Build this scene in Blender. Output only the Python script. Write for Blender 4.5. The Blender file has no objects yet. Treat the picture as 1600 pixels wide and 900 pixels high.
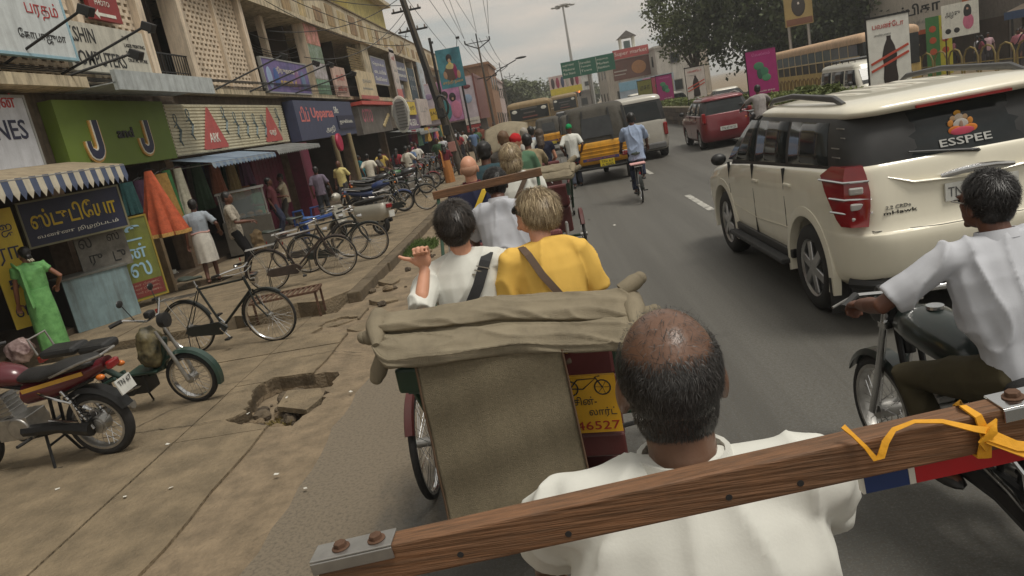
import bpy, bmesh, math, random
import numpy as np
from mathutils import Vector, Matrix, Quaternion, noise
SC = bpy.context.scene
COL = SC.collection
R = math.radians
random.seed(7)
rng = np.random.default_rng(7)

# ------------------------------------------------------------------ camera, sky, sun, exposure
F_PX, CAM_H, ROLL, VPX, VPY = 1140.0, 2.2, R(11), 845.0, 168.0
_d = np.array([(VPX - 800) / F_PX, -(VPY - 450) / F_PX, 1.0]); _d /= np.linalg.norm(_d)
_k = np.array([-math.sin(ROLL), math.cos(ROLL), 0.0]); _k[2] = -(_k[0] * _d[0] + _k[1] * _d[1]) / _d[2]; _k /= np.linalg.norm(_k)
CM = np.stack([np.cross(_k, _d), _d, _k], 1)          # camera coords = CM @ world
def ray(px, py): return CM.T @ np.array([(px - 800) / F_PX, -(py - 450) / F_PX, 1.0])
def gp(px, py, z=0.0):                                 # point of a pixel on the level z
    w = ray(px, py); t = (z - CAM_H) / w[2]; return Vector((w[0] * t, w[1] * t, z))
def at(px, py, y):                                     # point of a pixel at distance y along the road
    w = ray(px, py); t = y / w[1]; return Vector((w[0] * t, y, CAM_H + w[2] * t))
def atx(px, py, x):                                    # point of a pixel on the plane x
    w = ray(px, py); t = x / w[0]; return Vector((x, w[1] * t, CAM_H + w[2] * t))
cam = bpy.data.cameras.new("camera"); cam_o = bpy.data.objects.new("camera", cam); COL.objects.link(cam_o)
cam.sensor_width = 36; cam.lens = F_PX / 1600 * 36; cam.clip_start = 0.05; cam.clip_end = 3000
r_, u_, f_ = CM[0], CM[1], CM[2]
cam_o.matrix_world = Matrix(((r_[0], u_[0], -f_[0], 0), (r_[1], u_[1], -f_[1], 0), (r_[2], u_[2], -f_[2], CAM_H), (0, 0, 0, 1)))
SC.camera = cam_o

SUN_EL, SUN_AZ = R(66), R(118)                         # azimuth clockwise from +Y
w = bpy.data.worlds.new("World"); SC.world = w; w.use_nodes = True
nt = w.node_tree; nt.nodes.clear()
sky = nt.nodes.new("ShaderNodeTexSky"); sky.sky_type = 'NISHITA'; sky.sun_disc = False
sky.sun_elevation = SUN_EL; sky.sun_rotation = SUN_AZ; sky.air_density = 1.6; sky.dust_density = 4.0
hs = nt.nodes.new("ShaderNodeHueSaturation"); hs.inputs['Saturation'].default_value = 0.12
nt.links.new(sky.outputs[0], hs.inputs['Color'])
tc = nt.nodes.new("ShaderNodeTexCoord"); mp = nt.nodes.new("ShaderNodeMapping"); mp.inputs['Scale'].default_value = (1.2, 1.2, 5.5)
nt.links.new(tc.outputs['Generated'], mp.inputs['Vector'])
nz = nt.nodes.new("ShaderNodeTexNoise"); nz.inputs['Scale'].default_value = 3.4; nz.inputs['Detail'].default_value = 7; nz.inputs['Roughness'].default_value = .55
nt.links.new(mp.outputs[0], nz.inputs['Vector'])
cr = nt.nodes.new("ShaderNodeValToRGB"); cr.color_ramp.elements[0].position = .4; cr.color_ramp.elements[1].position = .62
cr.color_ramp.elements[0].color = (4.75, 4.9, 4.65, 1); cr.color_ramp.elements[1].color = (6.9, 6.2, 5.4, 1)
nt.links.new(nz.outputs[0], cr.inputs[0])
mx = nt.nodes.new("ShaderNodeMix"); mx.data_type = 'RGBA'; mx.inputs[0].default_value = .86
nt.links.new(hs.outputs[0], mx.inputs[6]); nt.links.new(cr.outputs[0], mx.inputs[7])
bg = nt.nodes.new("ShaderNodeBackground"); bg.inputs[1].default_value = 0.104
wo = nt.nodes.new("ShaderNodeOutputWorld"); nt.links.new(mx.outputs[2], bg.inputs[0]); nt.links.new(bg.outputs[0], wo.inputs[0])
sun = bpy.data.lights.new("sun", 'SUN'); sun.energy = 2.3; sun.angle = R(20); sun.color = (1, .95, .86)
so = bpy.data.objects.new("sun", sun); COL.objects.link(so)
_sd = Vector((math.sin(SUN_AZ) * math.cos(SUN_EL), math.cos(SUN_AZ) * math.cos(SUN_EL), math.sin(SUN_EL)))
so.rotation_euler = _sd.to_track_quat('Z', 'Y').to_euler(); so.location = (0, 0, 40)
SC.view_settings.view_transform = 'Standard'; SC.view_settings.look = 'None'
SC.view_settings.exposure = -0.04; SC.view_settings.gamma = 1; SC.view_settings.use_curve_mapping = False
SC.cycles.use_denoising = True; SC.cycles.max_bounces = 6; SC.cycles.diffuse_bounces = 3; SC.cycles.glossy_bounces = 3

# ------------------------------------------------------------------ materials
MATS = {}
def srgb(r, g, b):
    f = lambda c: ((c / 255 + .055) / 1.055) ** 2.4 if c > 10 else c / 255 / 12.92
    return (f(r), f(g), f(b))
def mat(name, col=(.5, .5, .5), rough=.6, metal=0.0, var=.15, scale=6.0, bump=0.0, bscale=40.0, col2=None, dirt=0.0, coat=0.0, alpha=1.0, emit=0, stretch=None, spec=.5, trans=0):
    """Principled with noise mottling (var), optional second colour patches, fine bump and dirt in drips."""
    if name in MATS: return MATS[name]
    m = bpy.data.materials.new(name); m.use_nodes = True; t = m.node_tree; b = t.nodes['Principled BSDF']
    b.inputs['Roughness'].default_value = rough; b.inputs['Metallic'].default_value = metal
    b.inputs['Coat Weight'].default_value = coat; b.inputs['Alpha'].default_value = alpha
    b.inputs['Specular IOR Level'].default_value = spec; b.inputs['Transmission Weight'].default_value = trans
    tcn = t.nodes.new("ShaderNodeTexCoord"); vec = tcn.outputs['Object']
    if stretch:
        mpn = t.nodes.new("ShaderNodeMapping"); mpn.inputs['Scale'].default_value = stretch
        t.links.new(vec, mpn.inputs[0]); vec = mpn.outputs[0]
    n = t.nodes.new("ShaderNodeTexNoise"); n.inputs['Scale'].default_value = scale; n.inputs['Detail'].default_value = 8; n.inputs['Roughness'].default_value = .62
    t.links.new(vec, n.inputs['Vector'])
    rp = t.nodes.new("ShaderNodeValToRGB"); e = rp.color_ramp.elements
    c2 = col2 or col
    e[0].position = .32; e[1].position = .68
    e[0].color = (*[max(0, x * (1 - var)) for x in col], 1); e[1].color = (*[min(1, x * (1 + var)) for x in c2], 1)
    t.links.new(n.outputs[0], rp.inputs[0]); out = rp.outputs[0]
    if dirt:
        mp2 = t.nodes.new("ShaderNodeMapping"); mp2.inputs['Scale'].default_value = (3, 3, .35); t.links.new(tcn.outputs['Object'], mp2.inputs[0])
        n2 = t.nodes.new("ShaderNodeTexNoise"); n2.inputs['Scale'].default_value = 2.2; n2.inputs['Detail'].default_value = 9; n2.inputs['Roughness'].default_value = .7
        t.links.new(mp2.outputs[0], n2.inputs['Vector'])
        r2 = t.nodes.new("ShaderNodeValToRGB"); r2.color_ramp.elements[0].position = .45; r2.color_ramp.elements[1].position = .68
        r2.color_ramp.elements[0].color = (0, 0, 0, 1); r2.color_ramp.elements[1].color = (dirt, dirt, dirt, 1)
        t.links.new(n2.outputs[0], r2.inputs[0])
        mm = t.nodes.new("ShaderNodeMix"); mm.data_type = 'RGBA'; t.links.new(r2.outputs[0], mm.inputs[0]); t.links.new(out, mm.inputs[6])
        mm.inputs[7].default_value = (.055, .045, .035, 1); out = mm.outputs[2]
    t.links.new(out, b.inputs['Base Color'])
    if emit:
        t.links.new(out, b.inputs['Emission Color']); b.inputs['Emission Strength'].default_value = emit
    if bump:
        nb = t.nodes.new("ShaderNodeTexNoise"); nb.inputs['Scale'].default_value = bscale; nb.inputs['Detail'].default_value = 6
        t.links.new(vec, nb.inputs['Vector'])
        bp = t.nodes.new("ShaderNodeBump"); bp.inputs['Strength'].default_value = bump; bp.inputs['Distance'].default_value = .02
        t.links.new(nb.outputs[0], bp.inputs['Height']); t.links.new(bp.outputs[0], b.inputs['Normal'])
    MATS[name] = m; return m
def paint(r, g, b, rough=.5, var=.1, **k):
    return mat("paint_%d_%d_%d_%d" % (r, g, b, int(rough * 100)), srgb(r, g, b), rough, var=var, **dict(dict(dirt=.16, scale=5), **k))
def cloth(r, g, b, var=.12):
    return mat("cloth_%d_%d_%d" % (r, g, b), srgb(r, g, b), .9, var=var, scale=14, bump=.07, bscale=90, spec=.2)

# ------------------------------------------------------------------ mesh helpers
V = Vector
class MB:
    """collects shapes of ONE mesh"""
    def __init__(s): s.v = []; s.f = []
    def add(s, vs, fs):
        o = len(s.v); s.v += [tuple(p) for p in vs]; s.f += [tuple(i + o for i in f) for f in fs]; return s
    def box(s, c, d, rot=None, taper=1.0):
        x, y, z = d[0] / 2, d[1] / 2, d[2] / 2; c = V(c)
        vs = [V((sx * x * (taper if sz > 0 else 1), sy * y * (taper if sz > 0 else 1), sz * z)) for sz in (-1, 1) for sy in (-1, 1) for sx in (-1, 1)]
        if rot is not None:
            m = rot if isinstance(rot, Matrix) else Matrix.Rotation(rot, 3, 'Z'); vs = [m @ p for p in vs]
        return s.add([c + p for p in vs], [(0, 2, 3, 1), (4, 5, 7, 6), (0, 1, 5, 4), (2, 6, 7, 3), (1, 3, 7, 5), (0, 4, 6, 2)])
    def bx(s, x0, x1, y0, y1, z0, z1): return s.box(((x0 + x1) / 2, (y0 + y1) / 2, (z0 + z1) / 2), (abs(x1 - x0), abs(y1 - y0), abs(z1 - z0)))
    def beam(s, a, b, w, h, up=(0, 0, 1)):
        a, b = V(a), V(b); d = (b - a).normalized(); u = V(up); sd = d.cross(u)
        if sd.length < 1e-4: sd = d.cross(V((1, 0, 0)))
        sd.normalize(); u = sd.cross(d)
        vs = [p + sd * (sx * w / 2) + u * (sz * h / 2) for p in (a, b) for sz in (-1, 1) for sx in (-1, 1)]
        return s.add(vs, [(0, 1, 3, 2), (4, 6, 7, 5), (0, 4, 5, 1), (2, 3, 7, 6), (0, 2, 6, 4), (1, 5, 7, 3)])
    def tube(s, pts, r, n=8, cap=True, closed=False):
        pts = [V(p) for p in pts]; m = len(pts); rr = r if isinstance(r, (list, tuple)) else [r] * m
        rings = []; prev = None
        for i, p in enumerate(pts):
            a = pts[i - 1] if (i > 0 or closed) else p; b = pts[(i + 1) % m] if (i < m - 1 or closed) else p
            t = (b - a).normalized()
            if prev is None:
                up = V((0, 0, 1)) if abs(t.z) < .9 else V((1, 0, 0)); sd = t.cross(up).normalized()
            else:
                sd = (prev - t * prev.dot(t)); sd = sd.normalized() if sd.length > 1e-5 else t.orthogonal().normalized()
            prev = sd; u = sd.cross(t); q = rr[i]; qa, qb = (q if isinstance(q, tuple) else (q, q))
            rings.append([p + sd * math.cos(2 * math.pi * k / n) * qa + u * math.sin(2 * math.pi * k / n) * qb for k in range(n)])
        return s.loft(rings, cap, closed)
    def loft(s, rings, cap=True, closed=False):
        n = len(rings[0]); o = [p for rg in rings for p in rg]; f = []
        m = len(rings)
        for i in range(m if closed else m - 1):
            j = (i + 1) % m
            for k in range(n): f.append((i * n + k, i * n + (k + 1) % n, j * n + (k + 1) % n, j * n + k))
        if cap and not closed: f.append(tuple(range(n))[::-1]); f.append(tuple((m - 1) * n + k for k in range(n)))
        return s.add(o, f)
    def cyl(s, a, b, r, n=12, r2=None): return s.tube([a, b], [r, r if r2 is None else r2], n)
    def ell(s, c, r, n=14, m=9, rot=None):
        rings = []; c = V(c); r = (r, r, r) if isinstance(r, (int, float)) else r
        for i in range(m + 1):
            th = math.pi * i / m; th = min(max(th, .04), math.pi - .04)
            rg = []
            for k in range(n):
                ph = 2 * math.pi * k / n; p = V((r[0] * math.sin(th) * math.cos(ph), r[1] * math.sin(th) * math.sin(ph), -r[2] * math.cos(th)))
                rg.append(c + (rot @ p if rot else p))
            rings.append(rg)
        return s.loft(rings)
    def lathe(s, prof, c=(0, 0, 0), axis='X', n=24):
        """prof: (radius, offset along the axis); closed profile gives a ring"""
        c = V(c); rings = []
        for k in range(n):
            a = 2 * math.pi * k / n; ca, sa = math.cos(a), math.sin(a); rg = []
            for rr, o in prof:
                p = {'X': (o, rr * ca, rr * sa), 'Y': (rr * ca, o, rr * sa), 'Z': (rr * ca, rr * sa, o)}[axis]; rg.append(c + V(p))
            rings.append(rg)
        return s.loft(rings, False, True)
    def prism(s, poly, ext, org=(0, 0, 0), ux=(1, 0, 0), uy=(0, 1, 0), un=None):
        o, ux, uy = V(org), V(ux), V(uy); un = V(un) if un else ux.cross(uy)
        n = len(poly); a = [o + ux * p[0] + uy * p[1] for p in poly]; b = [p + un * ext for p in a]
        s.add(a + b, [tuple(range(n))[::-1], tuple(range(n, 2 * n))] + [(k, (k + 1) % n, n + (k + 1) % n, n + k) for k in range(n)]); return s
    def quad(s, a, b, c, d): return s.add([a, b, c, d], [(0, 1, 2, 3)])
    def grid(s, fn, nu, nv):
        vs = [fn(i / nu, j / nv) for j in range(nv + 1) for i in range(nu + 1)]
        return s.add(vs, [(j * (nu + 1) + i, j * (nu + 1) + i + 1, (j + 1) * (nu + 1) + i + 1, (j + 1) * (nu + 1) + i) for j in range(nv) for i in range(nu)])
    def xf(s, m, start=0):
        s.v[start:] = [tuple(m @ V(p)) for p in s.v[start:]]; return s
    def mesh(s, name, smooth=False, angle=40, fixn=True):
        me = bpy.data.meshes.new(name); me.from_pydata(s.v, [], s.f)
        if fixn and len(s.f) < 60000:
            bm = bmesh.new(); bm.from_mesh(me); bmesh.ops.recalc_face_normals(bm, faces=bm.faces); bm.to_mesh(me); bm.free()
        if smooth:
            me.polygons.foreach_set('use_smooth', [True] * len(me.polygons))
            me.set_sharp_from_angle(angle=R(angle))
        return me
    def build(s, name, m, parent=None, smooth=False, bevel=0, angle=40, fixn=True, sub=0):
        me = s.mesh(name, smooth or sub > 0, angle if not sub else 180, fixn)
        o = link(name, me, m, parent)
        if bevel:
            b = o.modifiers.new("bevel", 'BEVEL'); b.width = bevel; b.segments = 2; b.limit_method = 'ANGLE'
        if sub:
            q = o.modifiers.new("sub", 'SUBSURF'); q.levels = sub; q.render_levels = sub
        return o
def link(name, me, m, parent=None):
    o = bpy.data.objects.new(name, me); COL.objects.link(o)
    if m is not None and not me.materials: me.materials.append(m)
    if parent is not None: o.parent = parent
    return o
def empty(name, label, cat, loc=(0, 0, 0), rz=0, group=None, rx=0, ry=0):
    o = bpy.data.objects.new(name, None); COL.objects.link(o); o.location = loc; o.rotation_euler = (rx, ry, rz); o.empty_display_size = .1
    o['label'] = label; o['category'] = cat
    if group: o['group'] = group
    return o
def tag(o, label=None, cat=None, group=None, kind=None):
    for k, x in (('label', label), ('category', cat), ('group', group), ('kind', kind)):
        if x: o[k] = x
    return o
CHILD = {}
def copy_tree(o, loc=None, rz=None, label=None, parent=None, recol=None, scale=None):
    c = o.copy(); COL.objects.link(c)
    if parent is not None: c.parent = parent
    if recol and o.type == 'MESH':
        key = o.data.materials[0].name if o.data.materials else ''
        if key in recol:
            c.data = o.data.copy(); c.data.materials[0] = recol[key]
    for ch in [x for x in o.children if x is not c]: copy_tree(ch, parent=c, recol=recol)
    if loc is not None: c.location = loc
    if rz is not None: c.rotation_euler.z = rz
    if label: c['label'] = label
    if scale: c.scale = (scale,) * 3 if isinstance(scale, (int, float)) else scale
    return c
TMP = bpy.data.scenes.new("tmp")
def evaluate(ob):
    TMP.collection.objects.link(ob); vl = TMP.view_layers[0]; vl.update(); dg = vl.depsgraph
    me = bpy.data.meshes.new_from_object(ob.evaluated_get(dg)); d = ob.data
    bpy.data.objects.remove(ob)
    return me
def remesh(mb, voxel, smooth=4, wr=None, name="body", fac=.5):
    """join the shapes of mb to one continuous skin; wr = function displacing a vertex along its normal"""
    ob = bpy.data.objects.new(name, mb.mesh(name))
    q = ob.modifiers.new("r", 'REMESH'); q.mode = 'VOXEL'; q.voxel_size = voxel
    if smooth:
        k = ob.modifiers.new("s", 'SMOOTH'); k.factor = fac; k.iterations = smooth
    me = evaluate(ob); me.name = name
    if wr:
        n = len(me.vertices); co = np.empty(n * 3, np.float32); no = np.empty(n * 3, np.float32)
        me.vertices.foreach_get('co', co); me.vertices.foreach_get('normal', no)
        d = np.array([wr(V(co[i * 3:i * 3 + 3])) for i in range(n)], np.float32)
        co += no * np.repeat(d, 3); me.vertices.foreach_set('co', co)
    me.polygons.foreach_set('use_smooth', [True] * len(me.polygons)); me.update()
    return me
def tamil(s):
    """Tamil vowel signs that stand before their consonant are put there, as no shaping is done"""
    o = []
    for ch in s:
        if ch in '\u0bc6\u0bc7\u0bc8' and o: o.insert(len(o) - 1, ch)
        elif ch in '\u0bca\u0bcb' and o: o.insert(len(o) - 1, '\u0bc6' if ch == '\u0bca' else '\u0bc7'); o.append('\u0bbe')
        else: o.append(ch)
    return ''.join(o)
def text(s, size, m, org, ux=(1, 0, 0), uy=(0, 0, 1), name="lettering", parent=None, ext=.002, width=None, align='L', bold=0.0, label=None):
    """flat lettering laid on a plane: origin lower left, width squeezes it to a given length"""
    s = tamil(s); c = bpy.data.curves.new("t", 'FONT'); c.body = s; c.resolution_u = 2; c.extrude = ext; c.offset = bold
    me = evaluate(bpy.data.objects.new("t", c))
    xs = [v.co.x for v in me.vertices] or [0, 1]; ys = [v.co.y for v in me.vertices] or [0, 1]
    x0, x1, y0, y1 = min(xs), max(xs), min(ys), max(ys)
    sy = size / max(.01, y1 - y0); sx = sy if width is None else width / max(.01, x1 - x0)
    ux, uy, o = V(ux).normalized(), V(uy).normalized(), V(org); un = ux.cross(uy)
    sh = {'L': 0, 'C': -.5, 'R': -1}[align] * (x1 - x0) * sx
    for v in me.vertices: v.co = o + ux * ((v.co.x - x0) * sx + sh) + uy * ((v.co.y - y0) * sy) + un * v.co.z
    me.materials.clear(); me.materials.append(m); me.name = name
    ob = link(name, me, m, parent)
    if label: ob['label'] = label
    return ob
# common materials
BLACK = mat("black_plastic", (.018, .018, .018), .45, var=.2)
RUBBER = mat("rubber", (.022, .021, .02), .8, var=.25, scale=20)
CHROME = mat("chrome", (.62, .62, .62), .18, 1.0, var=.08)
STEEL = mat("dull_steel", (.40, .39, .37), .42, .9, var=.2, scale=15)
DARKM = mat("dark_metal", (.035, .035, .035), .4, .6, var=.3)
RUST = mat("rusty_iron", (.12, .065, .04), .8, .3, var=.4, scale=25)
ALLOY = mat("alloy_rim", (.5, .5, .5), .3, .9, var=.1)
GLASS = mat("dark_glass", (.018, .021, .022), .08, var=.3, scale=3, spec=.35)
REDL = mat("red_lens", (.24, .012, .014), .15, var=.15, coat=.6)
CLEARL = mat("clear_lens", (.55, .53, .5), .12, .3, var=.15, coat=.6)
ORANGEL = mat("orange_lens", (.6, .16, .02), .2, var=.15)
WHITEP = mat("white_plate", (.6, .6, .56), .5, var=.12, dirt=.2)
SEATV = mat("seat_vinyl", (.02, .02, .02), .5, var=.3, bump=.2, bscale=120)
INK = mat("ink_black", (.02, .02, .02), .6, var=.1)
SKIN = mat("skin_brown", srgb(128, 84, 62), .5, var=.12, scale=10, bump=.08, bscale=150)
SKIND = mat("skin_dark", srgb(96, 60, 44), .5, var=.12, scale=10, bump=.08, bscale=150)
SKINP = mat("skin_pale", srgb(205, 150, 122), .5, var=.08, scale=12, bump=.06, bscale=150)
def hairmat(name, c0, c1, rough=.38):
    """strands differ in colour by their tint attribute; a mesh without it takes the darker colour"""
    if name in MATS: return MATS[name]
    m = bpy.data.materials.new(name); m.use_nodes = True; t = m.node_tree; b = t.nodes['Principled BSDF']; b.inputs['Roughness'].default_value = rough
    a = t.nodes.new("ShaderNodeAttribute"); a.attribute_name = "tint"; q = t.nodes.new("ShaderNodeMix"); q.data_type = 'RGBA'; q.inputs[6].default_value = (*c0, 1); q.inputs[7].default_value = (*c1, 1)
    t.links.new(a.outputs['Fac'], q.inputs[0]); t.links.new(q.outputs[2], b.inputs['Base Color']); MATS[name] = m; return m
HAIRS = hairmat("hair_strand_black", (.006, .005, .005), (.026, .022, .02))
HAIRB = mat("hair_black", (.012, .011, .010), .45, var=.3, scale=60)
# ------------------------------------------------------------------ ground, road, pavements
def asphalt():
    m = bpy.data.materials.new("asphalt"); m.use_nodes = True; t = m.node_tree; b = t.nodes['Principled BSDF']; b.inputs['Roughness'].default_value = .62
    b.inputs['Specular IOR Level'].default_value = .3
    tcn = t.nodes.new("ShaderNodeTexCoord"); N = lambda s, d=6: t.nodes.new("ShaderNodeTexNoise")
    def noi(sc, stretch=None, det=8):
        n = t.nodes.new("ShaderNodeTexNoise"); n.inputs['Scale'].default_value = sc; n.inputs['Detail'].default_value = det; n.inputs['Roughness'].default_value = .65
        if stretch:
            p = t.nodes.new("ShaderNodeMapping"); p.inputs['Scale'].default_value = stretch; t.links.new(tcn.outputs['Object'], p.inputs[0]); t.links.new(p.outputs[0], n.inputs['Vector'])
        else: t.links.new(tcn.outputs['Object'], n.inputs['Vector'])
        return n
    def ramp(src, p0, c0, p1, c1):
        r = t.nodes.new("ShaderNodeValToRGB"); r.color_ramp.elements[0].position = p0; r.color_ramp.elements[1].position = p1
        r.color_ramp.elements[0].color = (*c0, 1); r.color_ramp.elements[1].color = (*c1, 1); t.links.new(src, r.inputs[0]); return r
    def mixc(f, a, c):
        q = t.nodes.new("ShaderNodeMix"); q.data_type = 'RGBA'; t.links.new(f, q.inputs[0]); t.links.new(a, q.inputs[6])
        if isinstance(c, tuple): q.inputs[7].default_value = (*c, 1)
        else: t.links.new(c, q.inputs[7])
        return q.outputs[2]
    a = ramp(noi(.35, (1, .22, 1)).outputs[0], .3, (.092, .090, .081), .7, (.135, .131, .118)).outputs[0]
    g = noi(90, det=3); sp = ramp(g.outputs[0], .5, (0, 0, 0), .72, (.7, .7, .7)); a = mixc(sp.outputs[0], a, (.21, .2, .18))
    a = mixc(ramp(noi(1.0, (1.6, .035, 1)).outputs[0], .42, (0, 0, 0), .62, (.5, .5, .5)).outputs[0], a, (.055, .053, .048)); a = mixc(ramp(noi(.9, det=5).outputs[0], .6, (0, 0, 0), .7, (.35, .35, .35)).outputs[0], a, (.05, .047, .042))
    # dust blown over the edge of the carriageway
    sep = t.nodes.new("ShaderNodeSeparateXYZ"); t.links.new(tcn.outputs['Object'], sep.inputs[0])
    mr = t.nodes.new("ShaderNodeMapRange"); mr.inputs[1].default_value = -.75; mr.inputs[2].default_value = -2.15; mr.inputs[3].default_value = 0; mr.inputs[4].default_value = 1
    t.links.new(sep.outputs[0], mr.inputs[0]); dn = noi(1.6, (1, .45, 1))
    ad = t.nodes.new("ShaderNodeMath"); ad.operation = 'MULTIPLY_ADD'; t.links.new(dn.outputs[0], ad.inputs[0]); ad.inputs[1].default_value = 1.1; t.links.new(mr.outputs[0], ad.inputs[2])
    dr = ramp(ad.outputs[0], .75, (0, 0, 0), 1.55, (.85, .85, .85)); a = mixc(dr.outputs[0], a, (.21, .17, .12)); a = mixc(ramp(noi(42, det=4).outputs[0], .46, (0, 0, 0), .7, (.8, .8, .8)).outputs[0], a, (.085, .074, .058))
    t.links.new(a, b.inputs['Base Color'])
    bp = t.nodes.new("ShaderNodeBump"); bp.inputs['Strength'].default_value = .45; bp.inputs['Distance'].default_value = .006
    t.links.new(g.outputs[0], bp.inputs['Height']); t.links.new(bp.outputs[0], b.inputs['Normal']); return m
ASPH = asphalt()
DIRT = mat("dry_dirt", srgb(120, 106, 86), .95, var=.2, scale=5, bump=.9, bscale=30, col2=srgb(132, 116, 94))
CONC = mat("worn_concrete", srgb(116, 103, 82), .92, var=.2, scale=2.9, bump=.9, bscale=34, col2=srgb(130, 115, 92), dirt=.16)
KERBM = mat("kerb_concrete", srgb(98, 86, 68), .92, var=.3, scale=4, bump=.6, bscale=22)
def struct(o, kind='structure'): o['kind'] = kind; return o
struct(MB().bx(-900, 900, -200, 2000, -.9, -.17).build("ground", DIRT))
def edge(y): return -2.12 + .16 * noise.noise(V((y * .55, 3, 1))) + .06 * noise.noise(V((y * 2.3, 7, 1)))
ys = [-8 + .25 * i for i in range(130)] + [25 + 3 * i for i in range(130)]
mb = MB(); n = len(ys)
mb.add([(edge(y), y, 0) for y in ys] + [(6.95, y, 0) for y in ys] + [(edge(y), y, -.17) for y in ys],
       [(i, n + i, n + i + 1, i + 1) for i in range(n - 1)] + [(i, i + 1, 2 * n + i + 1, 2 * n + i) for i in range(n - 1)])
struct(mb.build("road", ASPH))
struct(MB().bx(8.05, 19.5, -20, 420, -.165, -.1).build("opposite_road", ASPH)); struct(MB().bx(19.5, 24, -20, 420, -.165, .0).build("far_pavement", CONC))
MARK = mat("road_paint", (.42, .41, .37), .8, var=.35, scale=9, dirt=.75)
for k in range(-1, 14):
    y0 = 12.45 + 6.9 * k
    o = MB().quad((2.49, y0, .004), (2.61, y0, .004), (2.61, y0 + 2.15, .004), (2.49, y0 + 2.15, .004)).build("lane_marking", MARK); struct(o)
hole_px = [(352, 655), (386, 640), (396, 607), (425, 590), (470, 583), (530, 576), (521, 592), (507, 607), (503, 628), (478, 640), (455, 661), (400, 664)]
def ragged(px, amp):
    P = [gp(x, y, .02) for x, y in px]; out = []
    for a, b in zip(P, P[1:] + P[:1]):
        n = max(2, int((b - a).length / .06)); nn = V((-(b - a).y, (b - a).x, 0)).normalized()
        out += [a + (b - a) * (k / n) + nn * amp * noise.noise(V((a.x * 7 + k * .9, a.y * 7, 2))) for k in range(n)]
    return out
HOLE = ragged(hole_px, .07)
def cut(me_mb, polys, name, m, z0=-.5, z1=.6):
    ob = bpy.data.objects.new(name, me_mb.mesh(name))
    for pl in polys:
        c = bpy.data.objects.new("cutter", MB().prism([(p.x, p.y) for p in pl], z1 - z0, (0, 0, z0)).mesh("cutter")); TMP.collection.objects.link(c)
        q = ob.modifiers.new("b", 'BOOLEAN'); q.operation = 'DIFFERENCE'; q.object = c; q.solver = 'EXACT'
    me = evaluate(ob); me.name = name
    for c in [x for x in bpy.data.objects if x.name.startswith("cutter")]: bpy.data.objects.remove(c)
    return link(name, me, m)
# shoulder of packed earth between road and slabs
sh = MB(); yy = [-8 + .5 * i for i in range(36)]
ring0 = [(-3.35, y) for y in yy]; ring1 = [(edge(y) + .06, y) for y in yy]
poly = ring1 + ring0[::-1]
o = cut(MB().prism(poly, .156, (0, 0, -.165)), [HOLE], "shoulder", DIRT); struct(o)
struct(MB().bx(-3.3, -1.9, 9.4, 75, -.165, -.02).build("verge", DIRT))
# paving slabs in the foreground, joints left open
pv = bpy.data.objects.new("paving", None); COL.objects.link(pv); struct(pv)
DITCH = ragged(((488, 521), (508, 503), (540, 494), (592, 499), (596, 518), (560, 521), (520, 519)), .08)
xe = [-8.6, -6.6, -5.0, -3.62, -2.78]; ye = [-7, -3.2, .1, 3.2, 5.72, 6.95, 8.05, 9.62]
for i in range(len(xe) - 1):
    for j in range(len(ye) - 1):
        x0, x1, y0, y1 = xe[i], xe[i + 1], ye[j] + .10 * noise.noise(V((i * 3.1, j, 0))), ye[j + 1] + .10 * noise.noise(V((i * 3.1, j + 1, 0)))
        pts = []
        for (ax, ay), (bx_, by) in (((x0, y0), (x1, y0)), ((x1, y0), (x1, y1)), ((x1, y1), (x0, y1)), ((x0, y1), (x0, y0))):
            for s in range(7):
                t = s / 7; px, py = ax + (bx_ - ax) * t, ay + (by - ay) * t
                jit = .035 if i == 3 and abs(px - x1) < .01 else .012
                pts.append((px + jit * noise.noise(V((px * 3, py * 3, 5))), py + .014 * noise.noise(V((px * 3, py * 3, 9)))))
        cx, cy = (x0 + x1) / 2, (y0 + y1) / 2
        pts = [(cx + (p[0] - cx) * (1 - .009 / (x1 - x0)), cy + (p[1] - cy) * (1 - .011 / (y1 - y0))) for p in pts]
        top = .012 + .012 * random.random()
        sl = cut(MB().prism(pts, top + .12, (0, 0, -.12)), [HOLE, DITCH], "slab", CONC); sl.parent = pv
for k, pts in enumerate((((120, 690), (175, 682), (240, 672), (300, 664), (352, 655)), ((212, 668), (268, 640), (330, 622), (395, 606)), ((300, 610), (352, 600), (398, 592)), ((455, 560), (520, 548), (575, 552)))):
    mb = MB(); P = []
    for a, b in zip(pts, pts[1:]):
        for q in range(8): P.append(gp(a[0] + (b[0] - a[0]) * q / 8, a[1] + (b[1] - a[1]) * q / 8, .0255) + V((.03 * noise.noise(V((q * .7, k, a[0]))), .03 * noise.noise(V((q * .7, k + 9, a[0]))), 0)))
    wd = [.003 + .005 * abs(noise.noise(V((i * .8, k, 4)))) for i in range(len(P))]
    vs = []; n = len(P)
    for i, p in enumerate(P):
        t = (P[min(n - 1, i + 1)] - P[max(0, i - 1)]).normalized(); s_ = V((-t.y, t.x, 0)) * wd[i]; vs += [p - s_, p + s_]
    mb.add(vs, [(2 * i, 2 * i + 1, 2 * i + 3, 2 * i + 2) for i in range(n - 1)]).build("crack", mat("crack_dirt", (.02, .016, .012), .95), pv)
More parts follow.
